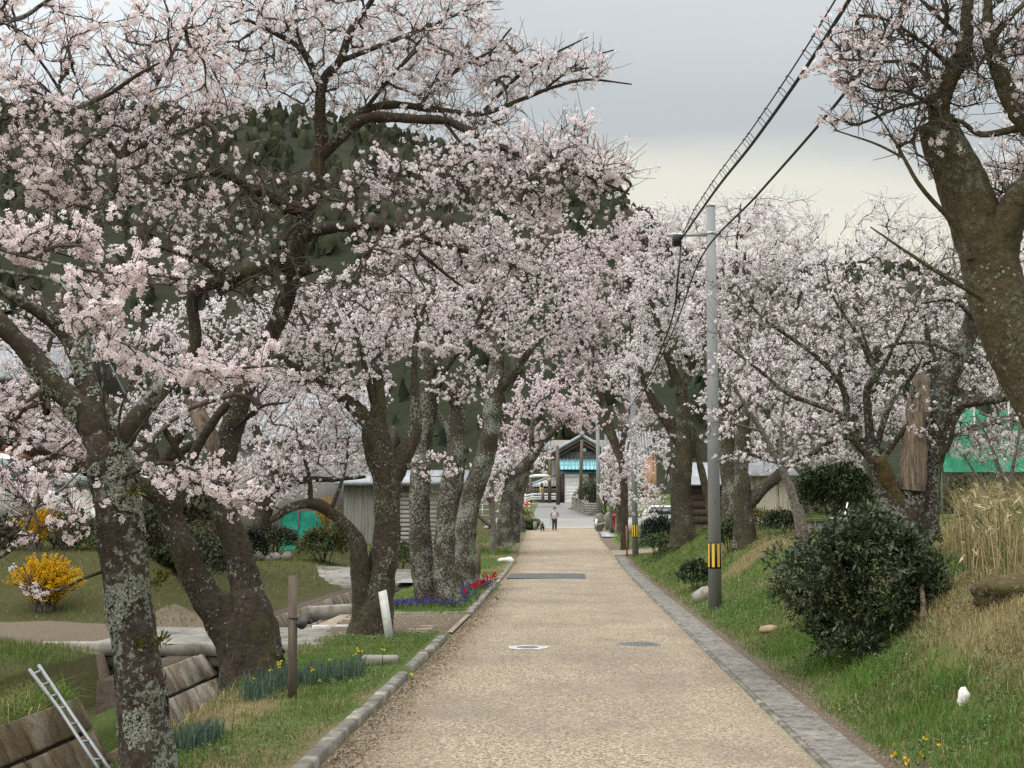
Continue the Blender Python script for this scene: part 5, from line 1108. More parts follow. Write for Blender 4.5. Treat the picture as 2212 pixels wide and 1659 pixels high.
m = MB(); m.box(((a[0] + b[0]) / 2, 68, (a[2] + b[2]) / 2), (b[0] - a[0], .05, b[2] - a[2])); m.build('board', M['white_paint'], t); m = MB(); m.box(((a[0] + b[0]) / 2, 67.98, b[2] + .03), (b[0] - a[0] + .1, .16, .06)); m.build('cap', M['grey_trim'], t)
for x_ in (a[0] + .02, b[0] - .02): m = MB(); m.box((x_, 68.06, (gz(x_, 68) + b[2]) / 2), (.07, .06, b[2] - gz(x_, 68))); m.build('post', M['wood_grey'], t)
p = P3(283, 770, 56); m = MB(); m.tube([(p[0], 56, gz(p[0], 56) - .1), (p[0] - .02, 56, P3(280, 540, 56)[2])], .035, 7); o = m.build('rusty_stake', M['brick_red']); tag(o, 'rusty brown stake at the corner of the sandy track', 'stake')
# parked white car behind
p = P3(500, 330, 74); gz_ = gz(p[0] + 1.2, 74); ox, oz = p[0] + 1.6, p[2] - 1.25; t = thing('white_car', (ox, 74.8, gz_), 'white car parked behind the notice board, mostly hidden by the dark shrub', 'car')
side = [(-1.7, .3), (1.7, .3), (1.72, .8), (1.0, .98), (.45, 1.42), (-1.35, 1.45), (-1.68, .95)]; n = len(side)
V = [[ox + x, 74 + (.12 if z > 1.1 else 0), oz + z] for x, z in side] + [[ox + x, 75.5 - (.12 if z > 1.1 else 0), oz + z] for x, z in side]; m = MB(); m.add(np.array(V), np.arange(n)[None], (np.arange(n)[::-1] + n)[None], np.array([[k, k + n, (k + 1) % n + n, (k + 1) % n] for k in range(n)])); m.build('body', M['white_paint'], t)
quad('window', [[ox - 1.45, 74.03, oz + .98], [ox + .75, 74.03, oz + .98], [ox + .35, 74.1, oz + 1.36], [ox - 1.25, 74.1, oz + 1.36]], M['glass'], t)
for xw in (-1.1, 1.1):
    for yw in (74.1, 75.4): m = MB(); m.tube([(ox + xw, yw - .1, oz + .3), (ox + xw, yw + .1, oz + .3)], .3, 16); w_ = m.build('wheel', M['black'], t); m = MB(); m.tube([(ox + xw, yw - .11, oz + .3), (ox + xw, yw + .11, oz + .3)], .17, 12); m.build('rim', M['steel'], w_)
# left mid-ground handrail
t = thing('metal_railing', W(1040, 1130, 72), 'pale metal railing by the channel left of the far trunks', 'railing')
for zf in (1092, 1104, 1116): a, b = W(985, zf, 72), W(1062, zf - 3, 72); m = MB(); m.tube([a, b], .035, 6); m.build('rail', M['steel'], t)
for k in range(5): a, b = W(985 + k * 19, 1135, 72), W(985 + k * 19, 1090, 72); m = MB(); m.tube([a, b], .03, 6); m.build('post', M['steel'], t)

# ---- the walker
def skin_body(name, joints, edges, mat_, parent, sub=1):
    off = root_loc(parent); me = bpy.data.meshes.new(name); keys = list(joints); me.from_pydata([Vector(joints[k][0]) - Vector(off) for k in keys], [(keys.index(a), keys.index(b)) for a, b in edges], [])
    o = bpy.data.objects.new(name, me); link(o, parent); me.materials.append(mat_); sm = o.modifiers.new('skin', 'SKIN'); sm.use_smooth_shade = True
    for k, v in zip(keys, me.skin_vertices[0].data): r_ = joints[k][1]; v.radius = (r_, r_) if not isinstance(r_, tuple) else r_
    me.skin_vertices[0].data[0].use_root = True
    s = o.modifiers.new('sub', 'SUBSURF'); s.levels = s.render_levels = sub; return o
wp = W(1198, 1147.5, 100.0); wz = float(zr(100.0)) + .015; wx = float(wp[0]); WY = 100.0
t = thing('person', (wx, WY, wz), 'person walking in brown hat, white mask, beige vest and dark trousers with a stick', 'person')
def J(x, y, z): return (wx + x, WY + y, wz + z)
j = {'pelvis': (J(0, 0, .86), (.15, .10)), 'waist': (J(0, 0, 1.02), (.15, .105)), 'chest': (J(0, -.02, 1.22), (.17, .115)), 'shoulder': (J(0, -.03, 1.34), (.13, .09)), 'neck': (J(0, -.05, 1.42), .055), 'head': (J(0, -.07, 1.50), .085), 'crown': (J(0, -.065, 1.60), .08)}
E = [('pelvis', 'waist'), ('waist', 'chest'), ('chest', 'shoulder'), ('shoulder', 'neck'), ('neck', 'head'), ('head', 'crown')]
for s, el, wr, kn, an, toe in ((-1, (-.25, .0, 1.08), (-.27, -.10, .86), (-.10, -.06, .47), (-.10, -.02, .09), (-.11, -.17, .04)), (1, (.27, .02, 1.10), (.18, -.16, .95), (.09, .03, .47), (.09, .12, .10), (.10, -.02, .04))):
    S = 'l' if s < 0 else 'r'; j['sh' + S] = (J(s * .185, -.02, 1.33), .062); j['el' + S] = (J(*el), .046); j['wr' + S] = (J(*wr), .032); d = nrm(np.array(wr) - np.array(el)); pm = np.array(wr) + d * .06; j['pa' + S] = (J(*pm), .034)
    E += [('shoulder', 'sh' + S), ('sh' + S, 'el' + S), ('el' + S, 'wr' + S), ('wr' + S, 'pa' + S)]
    j['hip' + S] = (J(s * .09, 0, .80), .10); j['kn' + S] = (J(*kn), .065); j['an' + S] = (J(*an), .045); j['to' + S] = (J(*toe), .04); E += [('pelvis', 'hip' + S), ('hip' + S, 'kn' + S), ('kn' + S, 'an' + S), ('an' + S, 'to' + S)]
skin_body('body', j, E, M['skin'], t)
for S, s in (('l', -1), ('r', 1)):
    pa = np.array(j['pa' + S][0]); wr = np.array(j['wr' + S][0]); d = nrm(pa - wr); sx = np.array([1.0, 0, 0]); cur = np.array([-s * .5, -.3, -.3]); m = MB()
    for k in range(4): a = pa + sx * (k - 1.5) * .018; L_ = (.06, .07, .066, .052)[k]; m.tube([a, a + d * L_ * .5, a + d * L_ * .8 + cur * .02, a + d * L_ * .85 + cur * .05], [.010, .0095, .009, .007], 6)
    a = wr + d * .03 - sx * s * .03; m.tube([a, a + (d - sx * s * .8) * .03, a + (d - sx * s * .4) * .055], [.011, .010, .008], 6); m.build('fingers', M['skin'], t, True)
def shell(nm, names, edges, grow, mat_, over=None):
    jj = {k: (j[k][0], (tuple(x + grow for x in j[k][1]) if isinstance(j[k][1], tuple) else j[k][1] + grow)) for k in names}
    if over: jj.update(over)
    return skin_body(nm, jj, edges, mat_, t)
shell('trousers', ['pelvis', 'hipl', 'hipr', 'knl', 'knr', 'anl', 'anr'], [('pelvis', 'hipl'), ('pelvis', 'hipr'), ('hipl', 'knl'), ('hipr', 'knr'), ('knl', 'anl'), ('knr', 'anr')], .026, M['trouser'])
shell('vest', ['pelvis', 'waist', 'chest', 'shoulder'], [('pelvis', 'waist'), ('waist', 'chest'), ('chest', 'shoulder')], .035, M['vest'], {'pelvis': (J(0, 0, .88), (.185, .14))})
for S in 'lr': skin_body('sleeve', {'sh': (j['sh' + S][0], .078), 'el': (j['el' + S][0], .062), 'wr': (j['wr' + S][0], .047)}, [('sh', 'el'), ('el', 'wr')], M['denim'], t)
for S in 'lr': skin_body('shoe', {'a': (j['an' + S][0], .062), 'b': (j['to' + S][0], .052)}, [('a', 'b')], M['black'], t)
m = MB(); m.lathe(J(0, -.065, 1.575), [(.175, -.012), (.18, 0), (.105, .012), (.10, .09), (.075, .125), (.02, .13)], 18); m.build('hat', M['hat'], t, True)
m = MB(); m.ball(J(0, -.135, 1.475), (.066, .04, .06), 10, 7); m.build('face_mask', M['mask'], t, True)
m = MB()
for s in (-1, 1): m.ball(J(s * .032, -.148, 1.535), (.012, .008, .008), 8, 5)
m.build('eyes', M['black'], t)
m = MB(); m.ball(J(0, -.155, 1.51), (.014, .016, .022), 8, 5)
for s in (-1, 1): m.ball(J(s * .088, -.05, 1.50), (.014, .025, .035), 8, 5)
m.build('nose_and_ears', M['skin'], t, True)
m = MB(); a = np.array(J(-.275, -.14, .83)); m.tube([a + [.015, .03, .12], a, a + [-.06, -.06, -.42]], .014, 6); o = m.build('walking_stick', M['wood_grey']); tag(o, 'short grey stick held down in the walking person\'s hand', 'stick')
# ---- the dog
dp = W(1171, 1149.0, 98.5); dx, dz, DY = float(dp[0]), float(zr(98.5)) + .012, 98.5
t = thing('dog', (dx, DY, dz), 'black and tan curly-tailed dog walking beside the person', 'dog')
def D(x, y, z): return (dx + x, DY + y, dz + z)
j2 = {'chest': (D(0, -.14, .36), (.105, .12)), 'mid': (D(.02, .06, .37), (.10, .10)), 'rump': (D(.05, .26, .38), (.095, .10)), 'neck': (D(.0, -.26, .47), .075), 'head': (D(.01, -.33, .56), .075), 'muz': (D(.015, -.43, .53), .034), 'nose': (D(.015, -.47, .525), .02),
      'ta': (D(.06, .34, .48), .035), 'tb': (D(.07, .30, .58), .042), 'tc': (D(.05, .22, .56), .035)}
E2 = [('chest', 'mid'), ('mid', 'rump'), ('chest', 'neck'), ('neck', 'head'), ('head', 'muz'), ('muz', 'nose'), ('rump', 'ta'), ('ta', 'tb'), ('tb', 'tc')]
for s in (-1, 1):
    S = str(s); st = .05 * s
    j2['fs' + S] = (D(s * .075, -.16, .30), .05); j2['fe' + S] = (D(s * .08, -.13 + st, .19), .033); j2['fw' + S] = (D(s * .08, -.16 + st, .09), .026); j2['fp' + S] = (D(s * .08, -.20 + st, .022), .028)
    j2['hk' + S] = (D(.05 + s * .08, .18, .27), .055); j2['hh' + S] = (D(.05 + s * .08, .32 - st, .15), .030); j2['hs' + S] = (D(.05 + s * .08, .30 - st, .06), .024); j2['hp' + S] = (D(.05 + s * .08, .26 - st, .022), .028)
    E2 += [('chest', 'fs' + S), ('fs' + S, 'fe' + S), ('fe' + S, 'fw' + S), ('fw' + S, 'fp' + S), ('rump', 'hk' + S), ('hk' + S, 'hh' + S), ('hh' + S, 'hs' + S), ('hs' + S, 'hp' + S)]
skin_body('body', j2, E2, M['fur_black'], t)
for s in (-1, 1):
    m = MB(); m.lathe(D(.01 + s * .045, -.31, .615), [(.030, 0), (.02, .04), (.004, .075)], 6); m.build('ear', M['fur_black'], t)
    m = MB(); m.ball(D(.01 + s * .042, -.395, .585), (.014, .01, .01), 8, 5); m.ball(D(.012 + s * .04, -.41, .535), (.03, .03, .026), 8, 5); m.build('tan_cheek', M['fur_tan'], t, True)
    S = str(s); a = np.array(j2['fw' + S][0]); b = np.array(j2['fp' + S][0]); m = MB(); m.tube([a + [0, 0, .03], a, b + [0, .01, .01], b + [0, -.03, -.005]], [.026, .030, .030, .02], 8); m.build('tan_paw', M['fur_tan'], t, True)
m = MB(); m.ball(D(0, -.25, .36), (.05, .03, .07), 8, 6); m.build('tan_chest', M['fur_tan'], t, True)
m = MB(); m.tube([D(math.cos(q) * .125 + 0, -.15, .36 + math.sin(q) * .145) for q in np.linspace(0, 2 * np.pi, 15)], .010, 5, False); m.build('harness', M['white_worn'], t)
m = MB(); m.tube(catmull([D(.02, -.1, .5), D(.3, .3, .42), J(-.2, -.12, .75), np.array(j['pal'][0])], .1), .006, 5); o = m.build('leash', M['white_worn']); tag(o, 'thin leash hanging between the dog and the walking person', 'leash')
# ============================================================ CHERRY TREES
def petal_template(kind):
    if kind == 5:                                         # five separate cupped petals, kite-shaped
        V = [[0, 0, 0]]; Fq = []
        for k in range(5):
            a = k * 2 * np.pi / 5; b = len(V)
            for da, r_, z in ((-.50, .74, .14), (0, 1.02, .28), (.50, .74, .14)): V.append([np.cos(a + da) * r_, np.sin(a + da) * r_, z])
            Fq.append([0, b, b + 1, b + 2])
    elif kind == 2:                                       # one folded flake
        V = [[-1, 0, .25], [0, -.8, -.15], [1, .1, .25], [0, .85, -.2]]; Fq = [[0, 1, 2, 3]]
    else:                                                 # blunt triangular petals
        n, h = (5, .50) if kind == 4 else (4, .66); V = [[0, 0, 0]]; Fq = []
        for k in range(n):
            a = k * 2 * np.pi / n; b = len(V)
            for da, z in ((-h, .12), (h, .32)): V.append([np.cos(a + da), np.sin(a + da), z])
            Fq.append([0, b, b + 1])
    V = np.array(V, float)
    return V, [np.array(Fq)], np.clip(np.linalg.norm(V, axis=1) / .62, 0, 1) if kind != 2 else np.ones(len(V))
KP = 6
def grow(limbs, targets, blooms, scale, r, spread=.12):
    """branches grow from the limbs out to every target; returns (M,8,3) paths, parents, blooms"""
    cap = 60000; NP = np.zeros((cap, 3)); ND = np.zeros((cap, 3)); NC = np.full(cap, -1); nn = 0
    for Pl, Rl in limbs:
        k = len(Pl); NP[nn:nn + k] = Pl; ND[nn:nn + k] = nrm(np.gradient(Pl, axis=0)); nn += k
    d0 = np.array([np.min(((NP[:nn] - t_) ** 2).sum(1)) for t_ in targets]); order = np.argsort(d0)
    K = KP; tt = np.linspace(0, 1, K)[:, None]; paths, par, blo = [], [], []
    for oi in order:
        T = targets[oi]; dv = T - NP[:nn]; dist = np.sqrt((dv ** 2).sum(1)) + 1e-6
        cosv = (dv * ND[:nn]).sum(1) / dist; cost = dist * (1.45 - .55 * cosv)
        b = int(np.argmin(cost)); d = dist[b]
        if d < .05 * scale: continue
        p0 = NP[b]; u = dv[b] / d; dr = nrm(ND[b] * .55 + u * .8 + np.array([0, 0, .18]))
        c1 = p0 + dr * d * .42; P = p0 * (1 - tt) ** 2 + 2 * c1 * tt * (1 - tt) + T * tt ** 2
        w = r.normal(0, spread * .22 * d, (K, 3)); w = (w + np.roll(w, 1, 0)) / 2; P = P + w * (tt * (1 - tt) * 3)
        paths.append(P); par.append((NC[b])); blo.append(blooms[oi]); i = len(paths) - 1
        nd = max(2, int(d / (.11 * scale))); f = np.linspace(0, K - 1.001, nd + 1)[1:]; i0 = f.astype(int); fr = (f - i0)[:, None]
        Q = P[i0] * (1 - fr) + P[np.minimum(i0 + 1, K - 1)] * fr; k = len(Q)
        NP[nn:nn + k] = Q; ND[nn:nn + k] = nrm(np.gradient(np.vstack([p0, Q]), axis=0)[1:]); NC[nn:nn + k] = i; nn += k
    return np.array(paths), np.array(par), np.array(blo)

TINTS = {'white': ((.93, .90, .90), (.90, .825, .835)), 'pale': ((.92, .885, .885), (.885, .81, .82)), 'pink': ((.91, .835, .845), (.85, .72, .75)), 'dusky': ((.82, .745, .75), (.73, .61, .63))}
TREE_STATS = []
def cherry(label, limbs, blobs, nflow, fsize, kind, tint='pale', bark_='bark_dark', twig='twig', seed=1, scale=1.0, step=.07, sides=22, twiglets=7, tw_len=(.10, .30), buds=.25, flare=None, name='cherry_tree', group='cherry trees along the road', spread=.12, bare_twig=1.0, fl_jit=.03, budc=(.17, .085, .06), caps=()):
    """limbs: (attach?, [(px,py,Y,width_px), ...]); blobs: (px,py,Y, rx_px, ry_px, rY_m, tips, bloom)"""
    r = np.random.default_rng(seed); first = limbs[0][1][0]; base = W(*first[:3]); base[2] = gz(base[0], base[1])
    t = thing(name, base, label, 'tree', group); mb = MB(); attach = []
    for li, (att, pts) in enumerate(limbs):
        A = np.array([[*W(a[0], a[1], a[2]), a[3] * a[2] / F / 2] for a in pts])
        if li == 0 and flare is not None: A[0, 2] = min(A[0, 2], base[2]) - .05
        C = catmull(A, step * scale); P, Rr = C[:, :3], np.maximum(C[:, 3], .003)
        if len(P) > 4: P = P + (r.normal(0, .010, P.shape) * Rr[:, None] * 6) * np.linspace(0, 1, len(P))[:, None] * (Rr[:, None] < .05)
        if li == 0 and flare: Rr = Rr * (1 + flare * np.exp(-(P[:, 2] - P[0, 2]) / (Rr[0] * 1.6)))
        n = int(np.clip(Rr.max() / .0065 / scale, 6, sides * 2)) if Rr.max() > .03 else 6
        if Rr.max() > .04:
            f1 = .42 / max(Rr.mean(), .05); fz = np.array([f1 * 2.2, f1 * 2.2, f1 * 1.0])
            disp = lambda V, fz=fz, s=seed: .30 * (noise3(V * fz * .5, s) - .5) * 1.2 + .22 * (noise3(V * fz * 1.7 + 5, s + 1) - .5) + .16 * (noise3(V * fz * 4.5 + 9, s + 2) - .5)
        else: disp = None
        v, q = tube_np(P, Rr, n, disp); mb.add(v, q, (np.arange(n) + (len(P) - 1) * n)[None])
        if att: attach.append((P[::2], Rr[::2]))
    trunk = mb.build('trunk', M[bark_], t, True)
    # aim points
    Ts, Bs = [], []
    for (px, py, Y, rx, ry, rY, n, bl) in blobs:
        c = W(px, py, Y); d = rand_dirs(n, r) * (r.uniform(0, 1, n) ** .40)[:, None]
        Ts.append(c + d * [rx * Y / F, rY, ry * Y / F]); Bs.append(np.full(n, bl))
    Ts, Bs = np.vstack(Ts), np.concatenate(Bs)
    paths, par, blo = grow(attach, Ts, Bs, scale, r, spread); Mn = len(paths)
    cnt = np.ones(Mn)
    for i in range(Mn - 1, -1, -1):
        if par[i] >= 0: cnt[par[i]] += cnt[i]
    r0 = .0046 * scale ** .5 * cnt ** .45 + .0016; r1 = np.maximum(.0034 * scale ** .5, r0 * .45)
    rad = r0[:, None] * (1 - np.linspace(0, 1, KP)) + r1[:, None] * np.linspace(0, 1, KP)
    big = r0 > .011 * scale ** .5
    Vs, Fs, off = [], [], 0
    for sel, n in ((big, 6), (~big, 3)):
        if sel.any(): v, q = tubes_batch(paths[sel], rad[sel], n); Vs.append(v); Fs.append(q + off); off += len(v)
    # short side twigs
    L = np.linalg.norm(np.diff(paths, axis=1), axis=2).sum(1); nt = np.maximum(2, np.round(twiglets * L / (.55 * scale))).astype(int); nt = np.minimum(nt, twiglets * 3)
    ki = np.repeat(np.arange(Mn), nt); N = len(ki); f = r.uniform(.1, 1, N) * (KP - 1.001); i0 = f.astype(int); fr = (f - i0)[:, None]
    p = paths[ki, i0] * (1 - fr) + paths[ki, i0 + 1] * fr; tg = nrm(paths[ki, i0 + 1] - paths[ki, i0]); dr = nrm(tg * .7 + rand_dirs(N, r) * .85 + [0, 0, .28])
    TL = r.uniform(*tw_len, N) * scale; u = np.linspace(0, 1, 3)[None, :, None]; bend = rand_dirs(N, r) * .3 + [0, 0, .22]
    TW = p[:, None] + dr[:, None] * u * TL[:, None, None] + bend[:, None] * (u ** 2) * TL[:, None, None] * .5
    trad = np.array([.0036, .0028, .0018])[None] * scale ** .5 * np.ones((N, 1)); keep = r.random(N) < bare_twig
    v, q = tubes_batch(TW[keep], trad[keep], 3); Vs.append(v); Fs.append(q + off); off += len(v)
    npmesh('twigs', np.vstack(Vs), [np.vstack(Fs)], M[twig], t, None, False, 'stuff')
    # flowers: most on the side twigs, the rest along the slender branches
    if nflow:
        wt = blo[ki] * TL * np.exp(r.normal(0, .75, N)) * np.exp(r.normal(0, .55, Mn))[ki]; wt = np.clip(wt, 0, None); n1 = int(nflow * .72); n2 = nflow - n1
        # umbels: groups of flowers share one spot
        per = 6; g1 = max(1, n1 // per); a = r.choice(N, g1, p=wt / wt.sum()); f = r.uniform(.08, 1.0, g1) * 1.999; i0 = f.astype(int); fr = (f - i0)[:, None]
        Q1 = TW[a, i0] * (1 - fr) + TW[a, i0 + 1] * fr
        wp_ = blo * L * (~big); g2 = max(1, n2 // per); b = r.choice(Mn, g2, p=wp_ / wp_.sum()); f = r.uniform(.15, 1.0, g2) * (KP - 1.001); i0 = f.astype(int); fr = (f - i0)[:, None]
        Q2 = paths[b, i0] * (1 - fr) + paths[b, i0 + 1] * fr
        Q = np.vstack([Q1, Q2]); g = len(Q); od = nrm(rand_dirs(g, r) + [0, 0, -.15]); ush = r.uniform(0, 1, g)
        Qf = np.repeat(Q + od * fl_jit * .7, per, 0); nf = len(Qf); dirs = nrm(np.repeat(od, per, 0) * .6 + rand_dirs(nf, r)); Qf = Qf + dirs * fl_jit * r.uniform(.3, 1.2, nf)[:, None]
        V0, F0, rad0 = petal_template(kind); nv = len(V0); up = rand_dirs(nf, r); X = nrm(np.cross(dirs, up)); Yv = np.cross(dirs, X); s = fsize * .44 * r.uniform(.7, 1.2, nf)
        Vf = Qf[:, None] + (X[:, None] * V0[None, :, 0:1] + Yv[:, None] * V0[None, :, 1:2] + dirs[:, None] * V0[None, :, 2:3]) * s[:, None, None]
        wc, pc = np.array(TINTS[tint][0]), np.array(TINTS[tint][1]); k = np.clip(np.repeat(ush, per) * .7 + r.uniform(-.2, .4, nf), 0, 1)[:, None]
        C = wc * (1 - k) + pc * k; C = np.clip(C * r.uniform(.92, 1.03, (nf, 1)), 0, .94)
        cen = np.array([.88, .70, .68]) if kind == 5 else np.array([.95, .88, .88])
        Cv = C[:, None] * (rad0[None, :, None] + (1 - rad0)[None, :, None] * cen); off_ = (np.arange(nf) * nv)[:, None, None]
        FV, FC = [Vf.reshape(-1, 3)], [Cv.reshape(-1, 3)]; FF = [(F0[0][None] + off_).reshape(-1, F0[0].shape[1])]; o2 = nf * nv
        nb = int(nflow * buds)
        if nb:
            a = r.choice(g, nb); P_ = Q[a] + r.normal(0, fl_jit * .5, (nb, 3)); D_ = nrm(rand_dirs(nb, r) + od[a]); L_ = fsize * r.uniform(.30, .55, nb); v, fc = leaves_np(P_, D_, rand_dirs(nb, r), L_, L_ * .5, .4)
            cb = np.where(r.random((nb, 1)) < .7, np.array([budc]), np.array([[.46, .24, .25]])) * r.uniform(.7, 1.2, (nb, 1)); FV.append(v); FC.append(np.repeat(cb, 4, 0)); FF.append(fc + o2)
        npmesh('blossom', np.vstack(FV), FF, M['petal'], t, np.vstack(FC), False, 'stuff')
    TREE_STATS.append((label[:30], len(paths), N, nflow)); return t

def lichen(tree, limb, n, seed, zr_=(0, 99), side=1.0):
    """raised lichen flakes on a limb (pixel polyline as in cherry)"""
    r = np.random.default_rng(seed); A = np.array([[*W(a[0], a[1], a[2]), a[3] * a[2] / F / 2] for a in limb]); C = catmull(A, .02); T, N_, B = frames(C[:, :3])
    i = r.integers(0, len(C) - 1, n * 3); an = r.uniform(0, 2 * np.pi, n * 3); D_ = N_[i] * np.cos(an)[:, None] + B[i] * np.sin(an)[:, None]; fr = r.uniform(0, 1, (n * 3, 1)); Ci = C[i] * (1 - fr) + C[i + 1] * fr; P = Ci[:, :3] + D_ * Ci[:, 3:4] * 1.0
    k = noise3(P * 5.5, seed) + .5 * noise3(P * 17, seed + 3); sel = np.argsort(-k)[:n]; P, D_, Tt = P[sel], D_[sel], T[i[sel]]
    s = r.uniform(.004, .012, n); m = 5; X = nrm(np.cross(D_, rand_dirs(n, r))); Y_ = np.cross(D_, X); a = np.linspace(0, 2 * np.pi, m, endpoint=False)
    rr = s[:, None] * r.uniform(.6, 1.3, (n, m)); lift = r.uniform(.0, .55, (n, m)) * s[:, None]
    V = P[:, None] + D_[:, None] * (.012 + lift)[..., None] + X[:, None] * (np.cos(a) * rr)[..., None] + Y_[:, None] * (np.sin(a) * rr)[..., None]
    C_ = np.where(r.random((n, 1)) < .75, np.array([[.25, .265, .22]]), np.array([[.31, .31, .22]])) * r.uniform(.55, 1.15, (n, 1))
    npmesh('lichen', V.reshape(-1, 3), [np.arange(n * m).reshape(n, m)], M['needle'], tree, np.repeat(C_, m, 0), False, 'stuff')

# ---- 1: nearest tree on the left
L1T = [(322, 1705, 9, 125), (312, 1620, 9, 106), (306, 1500, 9, 100), (290, 1380, 9, 100), (272, 1230, 9, 97), (252, 1090, 9, 95), (238, 1000, 9, 98), (226, 940, 9, 82)]
L1A = [(228, 985, 9, 62), (185, 900, 9, 60), (117, 830, 8.95, 50), (40, 740, 8.9, 46), (-40, 660, 8.8, 42), (-160, 540, 8.6, 34), (-260, 420, 8.4, 20)]
L1B = [(228, 965, 9, 62), (205, 880, 9.05, 56), (187, 820, 9.1, 50), (172, 760, 9.15, 46)]
t = cherry('nearest cherry tree on the left with a thick lichen-crusted trunk and white sprays', [
    (0, L1T), (1, L1A), (0, L1B),
    (1, [(174, 775, 9.15, 44), (130, 710, 9.1, 33), (70, 665, 9, 28), (0, 625, 8.9, 25), (-90, 590, 8.8, 18)]),
    (1, [(172, 768, 9.15, 40), (190, 650, 9.3, 30), (197, 570, 9.5, 27), (215, 480, 9.7, 25), (245, 400, 9.9, 23), (265, 335, 10, 19), (278, 305, 10, 14)]),
    (1, [(262, 345, 10, 14), (220, 290, 10, 12), (160, 240, 9.9, 9), (100, 150, 9.8, 7), (30, 60, 9.6, 5)]),
    (1, [(262, 338, 10, 15), (320, 308, 10.1, 13), (390, 287, 10.2, 11), (440, 268, 10.3, 8), (500, 250, 10.5, 5)]),
    (1, [(274, 318, 10, 12), (310, 240, 10.2, 10), (350, 160, 10.3, 8), (400, 60, 10.4, 7), (440, -40, 10.5, 5)]),
    (1, [(70, 240, 9.6, 15), (150, 235, 9.5, 14), (230, 205, 9.4, 11), (300, 160, 9.3, 8), (345, 135, 9.3, 5)]),
    (1, [(-70, 300, 9.5, 20), (20, 250, 9.6, 17), (75, 238, 9.6, 15)]),
    (1, [(-60, 60, 9.6, 14), (40, 40, 9.5, 11), (90, 10, 9.4, 9), (140, -30, 9.4, 7)]),
    (0, [(235, 985, 9, 60), (275, 935, 9, 50), (333, 853, 9.05, 40), (375, 815, 9.1, 36), (396, 788, 9.1, 33), (402, 770, 9.1, 31)]),
    (1, [(-80, 560, 8.2, 13), (0, 586, 8.0, 11), (117, 605, 7.8, 9), (165, 653, 7.7, 7), (220, 715, 7.7, 6), (300, 755, 7.7, 5), (380, 800, 7.7, 3)]),
    (1, [(-60, 520, 8, 11), (60, 555, 7.9, 9), (200, 585, 7.8, 7), (300, 592, 7.8, 5), (400, 603, 7.8, 3)]),
    (1, [(375, 825, 9, 13), (440, 800, 8.9, 9), (520, 795, 8.8, 7), (620, 788, 8.7, 4)]),
    (1, [(255, 1040, 9, 18), (330, 1003, 8.8, 11), (400, 1008, 8.7, 8), (470, 1045, 8.6, 6), (570, 1095, 8.6, 3)]),
    (1, [(-60, 1230, 8.5, 15), (30, 1180, 8.5, 12), (80, 1090, 8.5, 8), (130, 1060, 8.5, 6), (180, 1010, 8.5, 4)]),
    (1, [(-60, 1020, 8.9, 16), (30, 1010, 8.8, 12), (100, 990, 8.8, 9), (160, 950, 8.8, 5)]),
    (1, [(248, 1225, 9, 10), (180, 1250, 8.9, 7), (120, 1275, 8.9, 5), (60, 1262, 8.9, 3)]),
    (1, [(235, 960, 8.9, 7), (225, 880, 8.85, 6), (220, 800, 8.8, 5), (205, 720, 8.8, 3)]), (1, [(255, 970, 8.9, 7), (262, 880, 8.9, 6), (300, 790, 8.8, 5), (330, 700, 8.8, 3)]), (1, [(262, 985, 8.9, 7), (320, 900, 8.9, 6), (380, 830, 8.8, 4)])],
    [(60, 90, 9.8, 150, 120, 1.0, 85, .75), (70, 280, 9.7, 150, 120, .9, 110, 1.0), (240, 120, 10.2, 120, 120, .9, 70, .8), (400, 110, 10.4, 130, 130, .9, 90, .9), (330, 270, 10.1, 170, 90, .7, 90, .75),
     (130, 400, 9.6, 150, 80, .8, 100, .9), (370, 400, 10, 130, 70, .6, 60, .35), (100, 525, 8.1, 150, 42, .35, 70, 1.7), (300, 598, 7.85, 120, 26, .25, 36, 1.9), (190, 690, 7.75, 70, 55, .25, 30, 1.3), (285, 775, 7.75, 85, 45, .25, 26, 1.1),
     (470, 800, 8.85, 140, 22, .3, 40, 1.9), (60, 1040, 8.8, 120, 60, .45, 70, .9), (60, 900, 9.4, 120, 80, .6, 60, 1.0), (440, 1035, 8.7, 110, 36, .25, 36, 1.6), (530, 1085, 8.6, 50, 20, .2, 14, 1.5), (110, 1130, 8.5, 110, 60, .35, 46, .35), (90, 1260, 8.9, 70, 30, .2, 14, .35), (150, 700, 9.3, 110, 60, .5, 40, .4)],
    15000, .044, 5, 'white', 'bark_lichen', seed=3, flare=.22, sides=30, step=.028, twiglets=9, tw_len=(.08, .26), buds=.25)
lichen(t, L1T, 6500, 5); lichen(t, L1A, 1800, 6); lichen(t, L1B, 500, 7)
# ferns and moss tufts growing on the trunk
for k, (u, v) in enumerate(((345, 1385, ), (338, 1262), (300, 1395), (350, 1245), (285, 1065))):
    rr_ = np.random.default_rng(60 + k); p = W(u, v, 8.86); n = 46; D_ = nrm(rand_dirs(n, rr_) + [.3, -.5, .6]); V, f = leaves_np(p + rr_.normal(0, .018, (n, 3)), D_, rand_dirs(n, rr_), rr_.uniform(.03, .085, n), rr_.uniform(.010, .018, n)); npmesh('fern', V, [f], M['leaf'], t, np.repeat(np.array([.11, .105, .02]) * rr_.uniform(.6, 1.4, (n, 1)), 4, 0), False, 'stuff')

